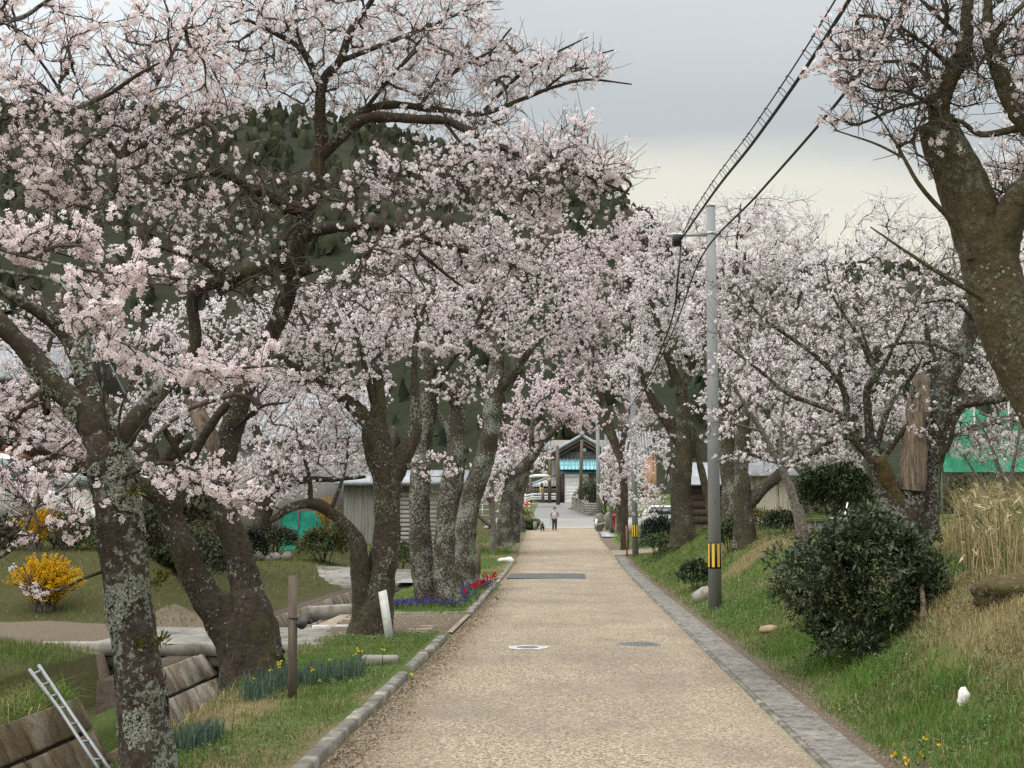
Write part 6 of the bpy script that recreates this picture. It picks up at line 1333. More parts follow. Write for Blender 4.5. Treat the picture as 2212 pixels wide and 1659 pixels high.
# ---- 2: the tall tree whose crown reaches over the road
L2B = [(550, 1505, 14.2, 130), (541, 1430, 14.2, 120), (530, 1340, 14.2, 114), (518, 1275, 14.2, 92)]
L2L = [(525, 1430, 14.15, 90), (478, 1345, 14.15, 78), (430, 1262, 14.1, 64), (395, 1180, 14, 58), (372, 1120, 14, 54), (352, 1075, 13.9, 46), (283, 1042, 13.8, 38), (187, 1013, 13.6, 34), (100, 985, 13.5, 28), (0, 943, 13.3, 24), (-90, 915, 13.2, 16)]
L2R = [(545, 1345, 14.3, 80), (532, 1255, 14.4, 64), (505, 1170, 14.4, 57), (485, 1110, 14.4, 55), (480, 1040, 14.4, 53), (484, 985, 14.4, 52), (500, 930, 14.5, 47), (525, 850, 14.6, 45), (560, 775, 14.7, 41), (605, 680, 14.8, 39), (635, 590, 14.8, 39), (655, 490, 14.8, 38), (678, 400, 14.8, 36), (693, 310, 14.8, 32), (690, 250, 14.8, 27)]
t = cherry('tall leaning cherry tree, second on the left, whose crown arches over the road', [
    (0, L2B), (0, L2L), (0, L2R),
    (1, [(690, 262, 14.8, 26), (697, 180, 14.8, 23), (735, 130, 14.8, 19), (757, 67, 14.8, 15), (800, 5, 14.8, 11), (840, -60, 14.8, 7)]),
    (1, [(695, 195, 14.8, 18), (655, 112, 14.6, 14), (600, 75, 14.5, 11), (540, 45, 14.3, 7)]), (1, [(662, 125, 14.6, 10), (640, 60, 14.6, 8), (640, -10, 14.6, 5)]),
    (1, [(690, 340, 14.8, 31), (735, 297, 14.7, 28), (770, 266, 14.6, 26), (805, 253, 14.5, 24), (900, 257, 14.4, 22), (970, 263, 14.3, 19), (1037, 297, 14.2, 16), (1104, 327, 14.1, 13), (1200, 360, 14, 10), (1290, 390, 13.9, 7), (1360, 420, 13.9, 4)]),
    (1, [(742, 290, 14.7, 22), (787, 240, 14.8, 20), (850, 226, 14.9, 18), (930, 235, 15, 15), (1040, 245, 15.1, 12), (1130, 213, 15.2, 10), (1200, 187, 15.2, 8), (1270, 172, 15.2, 6), (1365, 182, 15.2, 3)]),
    (1, [(900, 230, 14.95, 11), (990, 150, 15.2, 9), (1060, 110, 15.4, 7), (1105, 60, 15.4, 4)]), (1, [(1040, 245, 15.1, 9), (1120, 165, 15.3, 8), (1200, 115, 15.3, 6), (1270, 80, 15.3, 3)]), (1, [(1180, 190, 15.2, 6), (1260, 130, 15.2, 5), (1325, 108, 15.2, 3)]),
    (1, [(735, 132, 14.8, 13), (830, 95, 14.9, 10), (930, 55, 15, 8), (1050, 5, 15, 4)]), (1, [(790, 235, 14.8, 10), (850, 160, 14.6, 9), (900, 110, 14.5, 6)]),
    (1, [(655, 515, 14.8, 25), (705, 495, 14.5, 23), (780, 490, 14.3, 20), (870, 492, 14.1, 16), (960, 530, 14, 12), (1040, 552, 13.9, 9), (1130, 580, 13.9, 5)]),
    (1, [(840, 492, 14.2, 12), (900, 540, 14, 10), (960, 590, 13.9, 7), (1000, 620, 13.8, 4)]),
    (0, [(640, 590, 14.8, 36), (600, 563, 14.7, 33), (540, 590, 14.5, 31), (480, 606, 14.4, 30), (432, 625, 14.3, 28), (416, 660, 14.35, 27), (422, 730, 14.4, 28), (412, 800, 14.45, 30), (410, 850, 14.5, 30)]),
    (0, [(638, 590, 14.8, 30), (665, 585, 14.7, 19), (692, 579, 14.6, 15)]),
    (1, [(662, 462, 14.8, 29), (600, 435, 14.6, 27), (550, 410, 14.4, 25), (480, 375, 14.2, 20), (405, 383, 14, 14), (330, 400, 13.9, 8)]), (1, [(480, 375, 14.2, 14), (440, 310, 14.2, 11), (425, 250, 14.3, 7)]),
    (1, [(482, 600, 14.4, 16), (430, 560, 14.3, 12), (360, 540, 14.2, 8), (290, 520, 14, 4)]),
    (0, [(380, 1110, 14, 26), (405, 1010, 14.1, 22), (457, 916, 14.2, 20), (493, 872, 14.3, 17)]), (0, [(405, 1010, 14.1, 18), (375, 960, 14, 15), (352, 922, 13.9, 12)]),
    (1, [(960, 262, 14.3, 9), (1010, 330, 14.2, 7), (1060, 400, 14.1, 6), (1110, 440, 14, 4)]), (1, [(805, 262, 14.5, 9), (840, 330, 14.4, 8), (900, 360, 14.3, 7), (980, 390, 14.2, 4)]),
    (1, [(505, 930, 14.4, 10), (560, 880, 14.2, 8), (620, 870, 14, 4)])],
    [(560, 50, 14.4, 190, 80, 1.0, 130, 1.0), (760, 40, 14.8, 170, 80, 1.1, 140, 1.3), (930, 105, 15, 150, 85, 1.0, 150, 1.5), (1090, 150, 15.2, 120, 62, .8, 130, 1.6), (1240, 150, 15.2, 110, 42, .5, 80, 1.5), (1010, 20, 15, 90, 30, .6, 40, 1.3),
     (640, 180, 14.7, 160, 80, 1.0, 100, .7), (850, 190, 14.8, 150, 60, .9, 110, 1.0), (1000, 250, 14.5, 150, 45, .8, 100, .35), (1150, 345, 14, 170, 50, .7, 150, 1.5), (1300, 375, 13.9, 90, 42, .5, 70, 1.5), (1230, 290, 14.1, 60, 40, .4, 26, 1.3),
     (960, 390, 14.2, 190, 70, .9, 160, 1.2), (1150, 430, 14, 170, 50, .7, 110, 1.2), (460, 170, 14.3, 140, 130, 1.0, 110, 1.0), (560, 430, 14.3, 170, 110, .9, 190, .16), (470, 560, 14.2, 170, 110, .8, 150, .40), (800, 420, 14.2, 110, 60, .7, 70, .45),
     (930, 540, 14, 200, 60, .7, 150, 1.2), (1090, 570, 13.9, 110, 50, .5, 70, 1.2), (640, 640, 14.5, 120, 90, .7, 100, .2), (330, 440, 14, 110, 100, .8, 80, .7), (300, 330, 14, 120, 90, .7, 60, .8), (780, 640, 14, 150, 60, .6, 70, .8), (560, 800, 14.2, 80, 80, .5, 50, .6), (60, 900, 13.3, 130, 70, .6, 60, 1.2), (200, 960, 13.5, 120, 60, .5, 50, 1.3)],
    36000, .042, 4, 'pale', 'bark_dark', seed=5, flare=.16, sides=26, step=.045, twiglets=9, tw_len=(.10, .34), buds=.15)
lichen(t, L2B, 500, 15); lichen(t, L2L, 400, 16); lichen(t, L2R, 700, 17)
v_, q_ = tube_np(catmull([[*W(a, b, c), w * c / F / 2] for a, b, c, w in ((480, 1005, 14.38, 46), (452, 940, 14.4, 42), (427, 890, 14.5, 36), (408, 845, 14.5, 26))], .04)[:, :3], np.linspace(.11, .062, len(catmull([[*W(a, b, c), w] for a, b, c, w in ((480, 1005, 14.38, 46), (452, 940, 14.4, 42), (427, 890, 14.5, 36), (408, 845, 14.5, 26))], .04))), 16, lambda V: .5 * (noise3(V * [9, 9, 2.5], 3) - .5))
npmesh('dead_limb', v_, [q_, np.arange(len(v_) - 16, len(v_))[None]], M['wood_dead'], t, None, True)
# ivy on the foot of this trunk
ivr = np.random.default_rng(71); n = 1500; an = ivr.uniform(0, 2 * np.pi, n); pz = W(588, 1478, 14.2); hh = ivr.uniform(0, .42, n) * ivr.uniform(.4, 1, n)
Pi = np.column_stack([pz[0] + np.cos(an) * .13 * (1.1 - hh), pz[1] + np.sin(an) * .16 - .04, pz[2] + hh - .04]); Di = nrm(np.column_stack([np.cos(an), np.sin(an), ivr.uniform(-.8, .5, n)]) + rand_dirs(n, ivr) * .5); V, f = leaves_np(Pi, Di, rand_dirs(n, ivr), ivr.uniform(.02, .045, n), ivr.uniform(.016, .03, n))
ivy = npmesh('ivy', V, [f], M['leaf'], None, np.repeat(np.array([.055, .06, .025]) * ivr.uniform(.5, 1.5, (n, 1)), 4, 0), False); tag(ivy, 'dark ivy clump growing round the foot of the tall leaning cherry', 'ivy')

# ---- 3: forked tree beside the white marker
L3T = [(802, 1380, 20.4, 82), (815, 1280, 20.4, 70), (832, 1190, 20.4, 62), (838, 1100, 20.4, 60), (830, 1020, 20.4, 64), (815, 955, 20.4, 62), (806, 905, 20.4, 46)]
t = cherry('forked cherry tree beside the white marker with one bare arm bent left', [
    (0, L3T), (0, [(815, 930, 20.4, 44), (818, 860, 20.4, 31), (815, 800, 20.4, 20)]),
    (1, [(812, 930, 20.4, 36), (770, 885, 20.3, 31), (720, 845, 20.2, 27), (680, 812, 20.1, 24), (640, 795, 20, 18), (580, 755, 19.8, 12), (520, 710, 19.7, 7)]),
    (1, [(838, 1050, 20.4, 42), (870, 985, 20.5, 38), (895, 930, 20.6, 32), (895, 840, 20.7, 19), (896, 760, 20.8, 13), (906, 690, 20.8, 11), (937, 625, 20.8, 9), (955, 590, 20.8, 7), (944, 540, 20.8, 4)]),
    (1, [(905, 692, 20.8, 9), (862, 612, 20.7, 7), (800, 585, 20.5, 4)]),
    (1, [(788, 1360, 20.3, 44), (776, 1210, 20.2, 36), (765, 1162, 20.2, 36), (735, 1125, 20.1, 30), (700, 1096, 20, 27), (665, 1088, 19.9, 24), (625, 1098, 19.8, 18), (585, 1125, 19.7, 12)]),
    (1, [(672, 1090, 19.9, 13), (668, 1030, 19.9, 10), (655, 980, 19.8, 8), (640, 930, 19.8, 5)]), (1, [(668, 1018, 19.9, 7), (620, 1032, 19.8, 6), (575, 1062, 19.7, 4)]), (1, [(712, 1108, 20, 11), (735, 1050, 20.1, 8), (748, 1000, 20.2, 6), (752, 950, 20.2, 3)]),
    (1, [(740, 860, 20.2, 14), (690, 760, 20, 11), (650, 680, 19.9, 8), (620, 620, 19.8, 5)]), (1, [(815, 905, 20.4, 18), (790, 800, 20.2, 14), (770, 720, 20.1, 10), (740, 650, 20, 6)])],
    [(700, 690, 20, 150, 90, 1.2, 150, 1.3), (600, 720, 19.8, 120, 80, .9, 90, 1.1), (860, 700, 20.6, 120, 90, 1.0, 120, 1.5), (930, 640, 20.8, 110, 90, .9, 90, 1.4), (620, 860, 19.8, 130, 80, .9, 120, 1.1), (650, 980, 19.7, 110, 70, .8, 110, 1.0), (590, 1040, 19.7, 90, 60, .6, 60, 1.2), (740, 930, 20.1, 70, 80, .7, 70, .8), (740, 800, 20.2, 110, 60, .8, 80, 1.2), (950, 1010, 20.2, 70, 40, .4, 16, 1.0)],
    25000, .043, 3, 'white', 'bark_mid', seed=8, flare=.2, sides=20, step=.06, twiglets=6, tw_len=(.10, .30), buds=.2)
lichen(t, L3T, 900, 21)
# ---- 4: twin trunks in the flower bed
L4A = [(925, 1300, 27, 52), (910, 1200, 27, 47), (905, 1080, 27, 43), (915, 950, 27, 41), (925, 860, 27, 38), (930, 790, 27, 26)]
L4B = [(968, 1308, 26.6, 60), (960, 1200, 26.6, 47), (967, 1080, 26.7, 41), (985, 960, 26.8, 39), (990, 880, 26.9, 34), (1000, 800, 27, 20)]
t = cherry('twin-trunked cherry tree standing in the blue and red flower bed', [
    (0, L4A), (0, L4B), (1, [(930, 800, 27, 24), (910, 720, 27, 17), (880, 640, 27, 11), (850, 560, 27, 6)]), (1, [(925, 870, 27, 24), (965, 790, 26.8, 17), (1010, 740, 26.6, 12), (1060, 680, 26.5, 7)]),
    (1, [(1000, 810, 27, 19), (1020, 720, 27, 14), (1060, 620, 27, 10), (1080, 540, 27, 6)]), (1, [(990, 890, 26.9, 20), (950, 800, 26.9, 14), (960, 700, 27, 10), (990, 600, 27, 6)])],
    [(960, 720, 27, 150, 80, 1.3, 150, 1.3), (1050, 640, 26.8, 130, 90, 1.2, 140, 1.4), (880, 600, 27, 130, 80, 1.2, 110, 1.2), (1010, 540, 27, 130, 70, 1.1, 100, 1.3), (1000, 830, 26.6, 90, 40, .6, 50, 1.3), (820, 680, 27, 90, 70, 1.0, 60, 1.0)],
    24000, .047, 3, 'white', 'bark_lichen', seed=9, flare=.14, sides=20, step=.07, twiglets=5, scale=1.15, tw_len=(.1, .3), buds=.2)
lichen(t, L4A, 900, 23); lichen(t, L4B, 1000, 24)
# ---- 5: leaning lichen trunk at the back of the bed
L5A = [(1005, 1265, 33, 60), (1000, 1190, 33, 50), (1015, 1090, 33, 45), (1050, 980, 33, 43), (1062, 900, 33, 39), (1068, 830, 33, 36), (1075, 760, 33, 27), (1085, 690, 33, 16)]
t = cherry('leaning lichen-spotted cherry tree at the back of the flower bed', [
    (0, L5A), (0, [(988, 1262, 33.3, 44), (978, 1150, 33.4, 38), (985, 1050, 33.5, 33), (1000, 960, 33.5, 28)]), (1, [(1060, 870, 33, 24), (1110, 800, 33, 18), (1165, 735, 33, 11), (1230, 670, 33, 6)]), (1, [(1058, 900, 33, 20), (1095, 840, 33.2, 15), (1140, 770, 33.3, 9), (1180, 700, 33.4, 5)]),
    (1, [(1075, 765, 33, 22), (1060, 670, 33, 15), (1030, 580, 33, 9), (1010, 510, 33, 5)]), (1, [(1085, 700, 33, 15), (1130, 620, 33, 11), (1170, 550, 33, 7)]), (1, [(985, 1050, 33.5, 18), (970, 940, 33.4, 12), (940, 880, 33.2, 7)])],
    [(1180, 640, 33, 140, 90, 1.5, 170, 1.4), (1240, 700, 33, 90, 50, 1.0, 70, 1.3), (1080, 560, 33, 140, 80, 1.4, 130, 1.3), (1220, 540, 33.5, 110, 80, 1.2, 110, 1.2), (1130, 470, 33, 120, 50, 1.0, 70, 1.2), (1130, 740, 33, 100, 40, .9, 60, 1.2)],
    22000, .054, 3, 'pale', 'bark_lichen', seed=10, flare=.14, sides=18, step=.08, twiglets=5, scale=1.3, tw_len=(.1, .3), buds=.2)
lichen(t, L5A, 900, 25)
# ---- 6-8: farther trees on the left
cherry('pinker far cherry tree leaning over the road end from the left', [
    (0, [(1092, 1180, 58, 40), (1092, 1110, 58, 33), (1105, 1045, 58, 27), (1150, 985, 58, 19), (1175, 952, 58, 13)]), (0, [(1112, 1172, 60, 26), (1115, 1100, 60, 22), (1130, 1030, 60, 17), (1170, 960, 60, 12)]), (1, [(1170, 958, 58, 13), (1210, 920, 58, 9), (1260, 890, 58, 5)]), (1, [(1100, 1060, 58, 17), (1085, 980, 58, 12), (1080, 900, 58, 7)]), (1, [(1148, 990, 58, 14), (1150, 920, 58, 10), (1170, 850, 58, 5)])],
    [(1170, 868, 58, 130, 58, 2.2, 190, 1.3), (1260, 905, 58, 75, 34, 1.6, 90, 1.3), (1080, 950, 58, 60, 60, 1.6, 80, 1.2), (1060, 1030, 58, 46, 40, 1.2, 40, 1.2), (1130, 960, 58, 70, 50, 1.6, 60, 1.2)],
    20000, .088, 2, 'pink', 'bark_lichen', seed=11, scale=2.0, twiglets=4, step=.12, sides=12, buds=.15, fl_jit=.05)
cherry('slim pale cherry sapling on the far lawn left of the road', [(0, [(1066, 1192, 50, 17), (1064, 1120, 50, 14), (1062, 1060, 50, 11), (1060, 1000, 50, 8)]), (1, [(1064, 1100, 50, 9), (1045, 1050, 50, 7), (1035, 1000, 50, 4)]), (1, [(1066, 1140, 50, 10), (1040, 1120, 49.8, 8), (1022, 1100, 49.6, 6)])],
    [(1060, 1010, 50, 45, 50, 1.0, 50, 1.0), (1040, 1060, 50, 30, 30, .8, 24, .9)], 3600, .075, 2, 'pale', 'bark_pale', seed=12, scale=1.6, twiglets=4, step=.12, sides=10, fl_jit=.05)
cherry('farthest cherry tree on the left with blossoms reaching the hedge', [(0, [(1122, 1150, 78, 24), (1122, 1090, 78, 20), (1130, 1040, 78, 15), (1150, 1010, 78, 9)]), (1, [(1125, 1060, 78, 11), (1105, 1020, 78, 8), (1090, 980, 78, 4)])],
    [(1145, 1000, 78, 46, 30, 2.0, 70, 1.2), (1105, 1000, 78, 40, 46, 2.0, 50, 1.2), (1080, 1080, 78, 40, 36, 1.6, 30, 1.0)], 7000, .10, 2, 'pale', 'bark_lichen', seed=13, scale=2.4, twiglets=4, step=.15, sides=10, fl_jit=.06)
cherry('cherry tree across the channel behind the bent bare arm, in full bloom', [(0, [(560, 1190, 46, 44), (570, 1100, 46, 38), (600, 1030, 46, 32)]), (1, [(600, 1035, 46, 26), (650, 960, 46, 18), (700, 900, 46, 11), (740, 850, 46, 6)]), (1, [(598, 1040, 46, 26), (560, 950, 46, 18), (540, 870, 46, 11)]), (1, [(580, 1080, 46, 22), (640, 1040, 46, 17), (720, 1035, 46, 12), (790, 1030, 46, 6)])],
    [(660, 920, 46, 170, 60, 2.0, 170, 1.3), (560, 840, 46, 130, 70, 2.0, 110, 1.2), (720, 1000, 46, 110, 40, 1.6, 100, 1.2), (450, 930, 46, 110, 90, 2.0, 90, 1.1), (600, 1040, 46, 100, 50, 1.4, 70, 1.2), (760, 860, 46, 90, 60, 1.6, 70, 1.2)],
    26000, .075, 2, 'pale', 'bark_dark', seed=14, scale=1.8, twiglets=4, step=.12, sides=12, fl_jit=.05)
cherry('cherry tree across the channel at the left edge, in front of the red-brown house', [(0, [(-60, 1200, 26, 60), (-40, 1060, 26, 50), (-20, 960, 26, 40)]), (1, [(-20, 970, 26, 34), (40, 880, 26, 24), (90, 790, 26, 15), (120, 700, 26, 8)]), (1, [(-25, 980, 26, 30), (-60, 860, 26, 20), (-70, 740, 26, 10)]), (1, [(-20, 960, 26, 22), (60, 930, 26, 16), (130, 905, 26, 11), (200, 870, 26, 6)])],
    [(70, 840, 26, 120, 80, 1.3, 130, 1.1), (0, 720, 26, 120, 90, 1.3, 90, 1.1), (120, 740, 26, 100, 70, 1.2, 70, 1.0), (120, 930, 26, 110, 46, 1.0, 80, 1.3), (330, 880, 26, 80, 70, 1.0, 46, 1.3)],
    14000, .046, 3, 'pale', 'bark_mid', seed=15, scale=1.2, twiglets=5, step=.08, sides=14)
cherry('blossoming cherry tree across the channel, seen between the two near left trunks', [(0, [(330, 1185, 33, 46), (325, 1090, 33, 38), (345, 1010, 33, 34)]), (1, [(345, 1015, 33, 28), (400, 920, 33, 19), (450, 820, 33, 12), (480, 720, 33, 7)]), (1, [(340, 1020, 33, 28), (310, 900, 33, 19), (300, 780, 33, 12), (310, 680, 33, 7)]), (1, [(345, 1000, 33, 22), (440, 950, 33, 15), (540, 900, 33, 9), (600, 850, 33, 5)])],
    [(330, 740, 33, 130, 90, 1.6, 130, 1.2), (480, 720, 33, 130, 90, 1.6, 140, 1.2), (570, 830, 33, 110, 70, 1.3, 100, 1.2), (330, 900, 33, 120, 70, 1.2, 90, 1.2), (470, 930, 33, 100, 60, 1.2, 80, 1.2), (620, 690, 33, 90, 70, 1.2, 70, 1.1), (360, 1040, 33, 90, 50, 1.0, 50, 1.0)],
    26000, .060, 2, 'pale', 'bark_dark', seed=16, scale=1.45, twiglets=5, step=.10, sides=12, fl_jit=.04, buds=.12)
# ---- right-hand side
RS = 'cherry trees on the right bank'
R1T = [(2420, 1330, 9.3, 155), (2330, 1060, 9.2, 138), (2250, 860, 9.2, 130), (2178, 700, 9.2, 122), (2136, 560, 9.2, 113), (2105, 470, 9.2, 105), (2070, 380, 9.2, 96), (2042, 310, 9.2, 88), (2022, 262, 9.2, 74)]
R1F = [(2150, 570, 9.2, 90), (2180, 470, 9.1, 72), (2230, 400, 9, 62), (2320, 290, 8.9, 50), (2400, 150, 8.8, 36)]
t = cherry('nearest cherry tree on the right leaning in from the frame edge, mostly budding twigs', [
    (0, R1T), (1, R1F), (0, [(2035, 300, 9.2, 52), (2030, 225, 9.2, 44), (2060, 150, 9.2, 37), (2085, 90, 9.2, 30), (2090, 0, 9.2, 22), (2100, -90, 9.2, 14)]),
    (1, [(2300, 340, 8.9, 52), (2211, 262, 9, 42), (2157, 150, 9, 36), (2140, 80, 9, 28), (2134, -20, 9, 18), (2130, -90, 9, 10)]),
    (1, [(2041, 210, 9.2, 11), (1941, 233, 9.1, 8), (1857, 267, 9, 6), (1807, 257, 9, 3)]), (1, [(2035, 215, 9.2, 12), (1974, 140, 9.1, 9), (1890, 133, 9, 7), (1790, 125, 9, 3)]), (1, [(2060, 150, 9.2, 11), (1990, 90, 9.1, 8), (1920, 45, 9, 6), (1850, 30, 9, 3)]), (1, [(2030, 240, 9.2, 10), (1960, 200, 9, 8), (1880, 190, 8.9, 5), (1820, 150, 8.9, 3)]),
    (1, [(2095, 560, 9.1, 15), (2067, 493, 9.1, 12), (1994, 410, 9, 10), (1957, 350, 9, 8), (1940, 317, 9, 6), (1905, 260, 9, 3)]), (1, [(2140, 655, 9.1, 13), (2025, 587, 9, 10), (1960, 545, 9, 7), (1880, 490, 9, 3)]), (1, [(1950, 340, 9, 6), (1890, 310, 9, 5), (1800, 280, 9, 3)]),
    (1, [(2085, 90, 9.2, 12), (2020, 30, 9.1, 9), (1960, -30, 9.1, 6)]), (1, [(2140, 90, 9, 14), (2190, 30, 8.9, 10), (2260, -30, 8.8, 6)]), (1, [(2211, 275, 9, 18), (2120, 290, 9.1, 14), (2070, 260, 9.1, 9), (2000, 255, 9.1, 5)])],
    [(1930, 70, 9.1, 120, 60, .5, 80, .22), (1850, 100, 9, 70, 38, .3, 30, 1.5), (1930, 200, 9, 110, 60, .4, 90, .22), (2050, 150, 9.2, 120, 110, .5, 150, .14), (2170, 90, 9, 110, 130, .5, 110, .3), (2190, 400, 9.3, 90, 80, .4, 60, .9), (1990, 300, 9, 90, 60, .3, 50, .15), (1850, 170, 8.9, 60, 40, .25, 24, .8), (1830, 265, 9, 50, 20, .2, 12, .3), (2260, 200, 8.9, 110, 150, .5, 70, .6), (2080, -40, 9, 180, 60, .5, 70, .4)],
    3400, .042, 5, 'white', 'bark_olive', seed=20, flare=.1, sides=30, step=.03, twiglets=16, tw_len=(.06, .26), buds=1.3, budc=(.10, .085, .04), group=RS)
lichen(t, R1T, 500, 31)
# ---- broken trunk tree
R2S = [(1970, 1175, 17, 72), (1966, 1080, 17, 62), (1975, 990, 17, 54), (1984, 900, 17, 47), (1990, 838, 17, 40)]
R2L = [(2002, 1165, 17.1, 52), (2006, 1050, 17.1, 45), (2018, 940, 17.1, 43), (2040, 850, 17.1, 41), (2075, 760, 17.1, 41), (2105, 680, 17.1, 41), (2118, 610, 17.1, 34), (2112, 550, 17.1, 24), (2125, 470, 17.1, 14)]
def br(*p, w0=15, w1=4, Y=17):
    n = len(p); return (1, [(a[0], a[1], Y - .12 * k, w0 + (w1 - w0) * k / (n - 1)) for k, a in enumerate(p)])
t = cherry('old cherry tree with a hollow broken trunk beside a mossy stub, behind the evergreen bush', [
    (0, R2S), (0, R2L), (0, [(1948, 1165, 16.9, 66), (1928, 1085, 16.9, 56), (1895, 1010, 16.9, 38), (1878, 970, 16.9, 24)]),
    (1, [(2022, 935, 17.1, 28), (2065, 882, 17, 23), (2110, 868, 16.9, 20), (2150, 863, 16.9, 16), (2212, 850, 16.8, 12), (2300, 830, 16.8, 7)]),
    br((1890, 1000), (1841, 946), (1808, 893), (1708, 853), (1640, 800), (1575, 750), w0=20), br((1884, 985), (1874, 886), (1874, 836), (1888, 800), (1861, 710), w0=22, w1=6), br((1892, 970), (1924, 870), (1974, 806), (1994, 770), w0=16), br((1905, 990), (1975, 905), (2030, 880), w0=15, w1=9),
    br((1830, 910), (1821, 840), (1774, 780), (1708, 730), (1641, 680), (1580, 600), w0=16), br((1885, 950), (1808, 946), (1748, 983), (1690, 1000), (1610, 980), (1545, 998), w0=16), br((1870, 850), (1920, 770), (1960, 690), (1990, 620), w0=12), br((1888, 800), (1850, 720), (1800, 640), (1780, 560), w0=10),
    br((2075, 765), (2000, 740), (1930, 745), (1870, 770), w0=12), br((2105, 690), (2060, 650), (1990, 655), w0=12), br((2020, 1000), (2050, 960), (2062, 900), w0=15, w1=8)],
    [(1680, 740, 16.5, 150, 110, .9, 130, .22), (1600, 680, 16.3, 90, 110, .7, 60, .18), (1850, 700, 16.7, 130, 110, .8, 120, .3), (1960, 680, 16.8, 110, 90, .8, 90, .5), (1650, 990, 16.6, 120, 24, .4, 40, .6), (1780, 950, 16.7, 100, 50, .5, 60, .5), (2130, 800, 17, 100, 70, .6, 60, .5), (1960, 900, 16.8, 70, 60, .5, 40, .35), (2100, 540, 17, 90, 90, .7, 60, .7), (2150, 940, 17, 90, 60, .5, 50, .2)],
    5200, .042, 3, 'white', 'bark_lichen', 'twig_pale', seed=22, flare=.15, sides=22, step=.045, twiglets=7, tw_len=(.08, .3), buds=.5, group=RS)
lichen(t, R2S[:3], 900, 33); lichen(t, R2L[:4], 400, 34)
A = catmull([[*W(a, b, c), w * c / F / 2] for a, b, c, w in ((1968, 1060, 16.93, 50), (1974, 990, 16.93, 49), (1984, 900, 16.95, 44), (1992, 822, 17, 36))], .04)
v_, q_ = tube_np(A[:, :3], A[:, 3] * 1.12, 20, lambda V: .55 * (noise3(V * [13, 13, 2.2], 3) - .5) + .25 * (noise3(V * [30, 30, 6], 6) - .5)); n_ = len(v_); v_[-20:, 2] += .10 * (noise2(np.arange(20) * .8, np.zeros(20), 4) - .3)
npmesh('dead_trunk', v_, [q_, np.arange(n_ - 20, n_)[None]], M['wood_dead'], t, None, True)
A = catmull([[*W(a, b, c), w * c / F / 2] for a, b, c, w in ((1958, 1150, 16.9, 46), (1936, 1085, 16.85, 40), (1915, 1030, 16.8, 33), (1899, 990, 16.75, 26))], .04)
v_, q_ = tube_np(A[:, :3], A[:, 3], 16, lambda V: .4 * (noise3(V * 9, 5) - .5)); npmesh('mossy_stub', v_, [q_, np.arange(len(v_) - 16, len(v_))[None]], M['bark_moss'], t, None, True)
# ---- staked sapling
t = cherry('slender grey cherry sapling on the right bank tied to a thin stake', [
    (0, [(1738, 1200, 21, 27), (1728, 1130, 21, 24), (1706, 1050, 21, 18), (1682, 1000, 21, 15), (1645, 930, 21, 12), (1612, 880, 21, 9), (1560, 790, 21, 6)]), (1, [(1706, 1050, 21, 12), (1688, 980, 21, 10), (1690, 900, 21, 7), (1700, 820, 21, 4)]), (1, [(1645, 930, 21, 8), (1600, 920, 20.9, 6), (1550, 900, 20.8, 4)]), (1, [(1690, 1015, 21, 9), (1725, 950, 21.1, 7), (1760, 880, 21.2, 4)])],
    [(1600, 820, 21, 90, 100, .8, 60, .35), (1700, 860, 21, 80, 80, .7, 50, .4), (1560, 920, 20.9, 60, 50, .5, 24, .5)], 2200, .044, 3, 'white', 'bark_pale', 'twig_pale', seed=24, scale=1.1, twiglets=6, step=.06, sides=14, group=RS)
a, b = W(1757, 1200, 21.1), W(1728, 1090, 21.1); m = MB(); m.tube([a - [0, 0, .1], b], .035, 8); o = m.build('support_stake', M['wood_grey']); tag(o, 'grey wooden stake supporting the slender sapling', 'stake')
# ---- dense blossoms behind the poles
def far_tree(label, Y, trunks, blobs, nf, fs, tint, seed, scale, bark_='bark_mid', grp=RS, tw=5, jit=.05, bd=.12): return cherry(label, [(0, trunks[0])] + [(1, x) for x in trunks[1:]], blobs, nf, fs, 2, tint, bark_, seed=seed, scale=scale, twiglets=tw, step=.10, sides=14, group=grp, fl_jit=jit, flare=.15, buds=bd)
Y = 46
far_tree('thick-trunked cherry tree right of the second pole', Y, [[(1472, 1172, Y, 54), (1470, 1080, Y, 42), (1476, 980, Y, 38), (1476, 890, Y, 32), (1470, 840, Y, 22)], [(1478, 970, Y, 26), (1430, 895, Y, 20), (1400, 845, Y, 14), (1380, 790, Y, 8)], [(1470, 850, Y, 24), (1440, 760, Y, 17), (1410, 660, Y, 11), (1400, 560, Y, 6)], [(1474, 860, Y, 24), (1500, 760, Y, 17), (1520, 650, Y, 11), (1530, 540, Y, 6)], [(1535, 1110, Y, 18), (1512, 1000, Y, 14), (1500, 920, Y, 10)]],
    [(1420, 640, Y, 110, 130, 2.4, 260, 1.3), (1500, 560, Y, 120, 110, 2.2, 230, 1.3), (1380, 800, Y, 80, 70, 1.8, 110, 1.2), (1480, 740, Y, 120, 80, 2.0, 160, 1.2), (1410, 960, Y, 60, 90, 1.4, 70, 1.2), (1400, 1080, Y, 40, 50, 1.0, 26, 1.0), (1440, 480, Y, 90, 50, 1.6, 80, 1.2)], 46000, .076, 'pale', 25, 1.9)
Y = 40
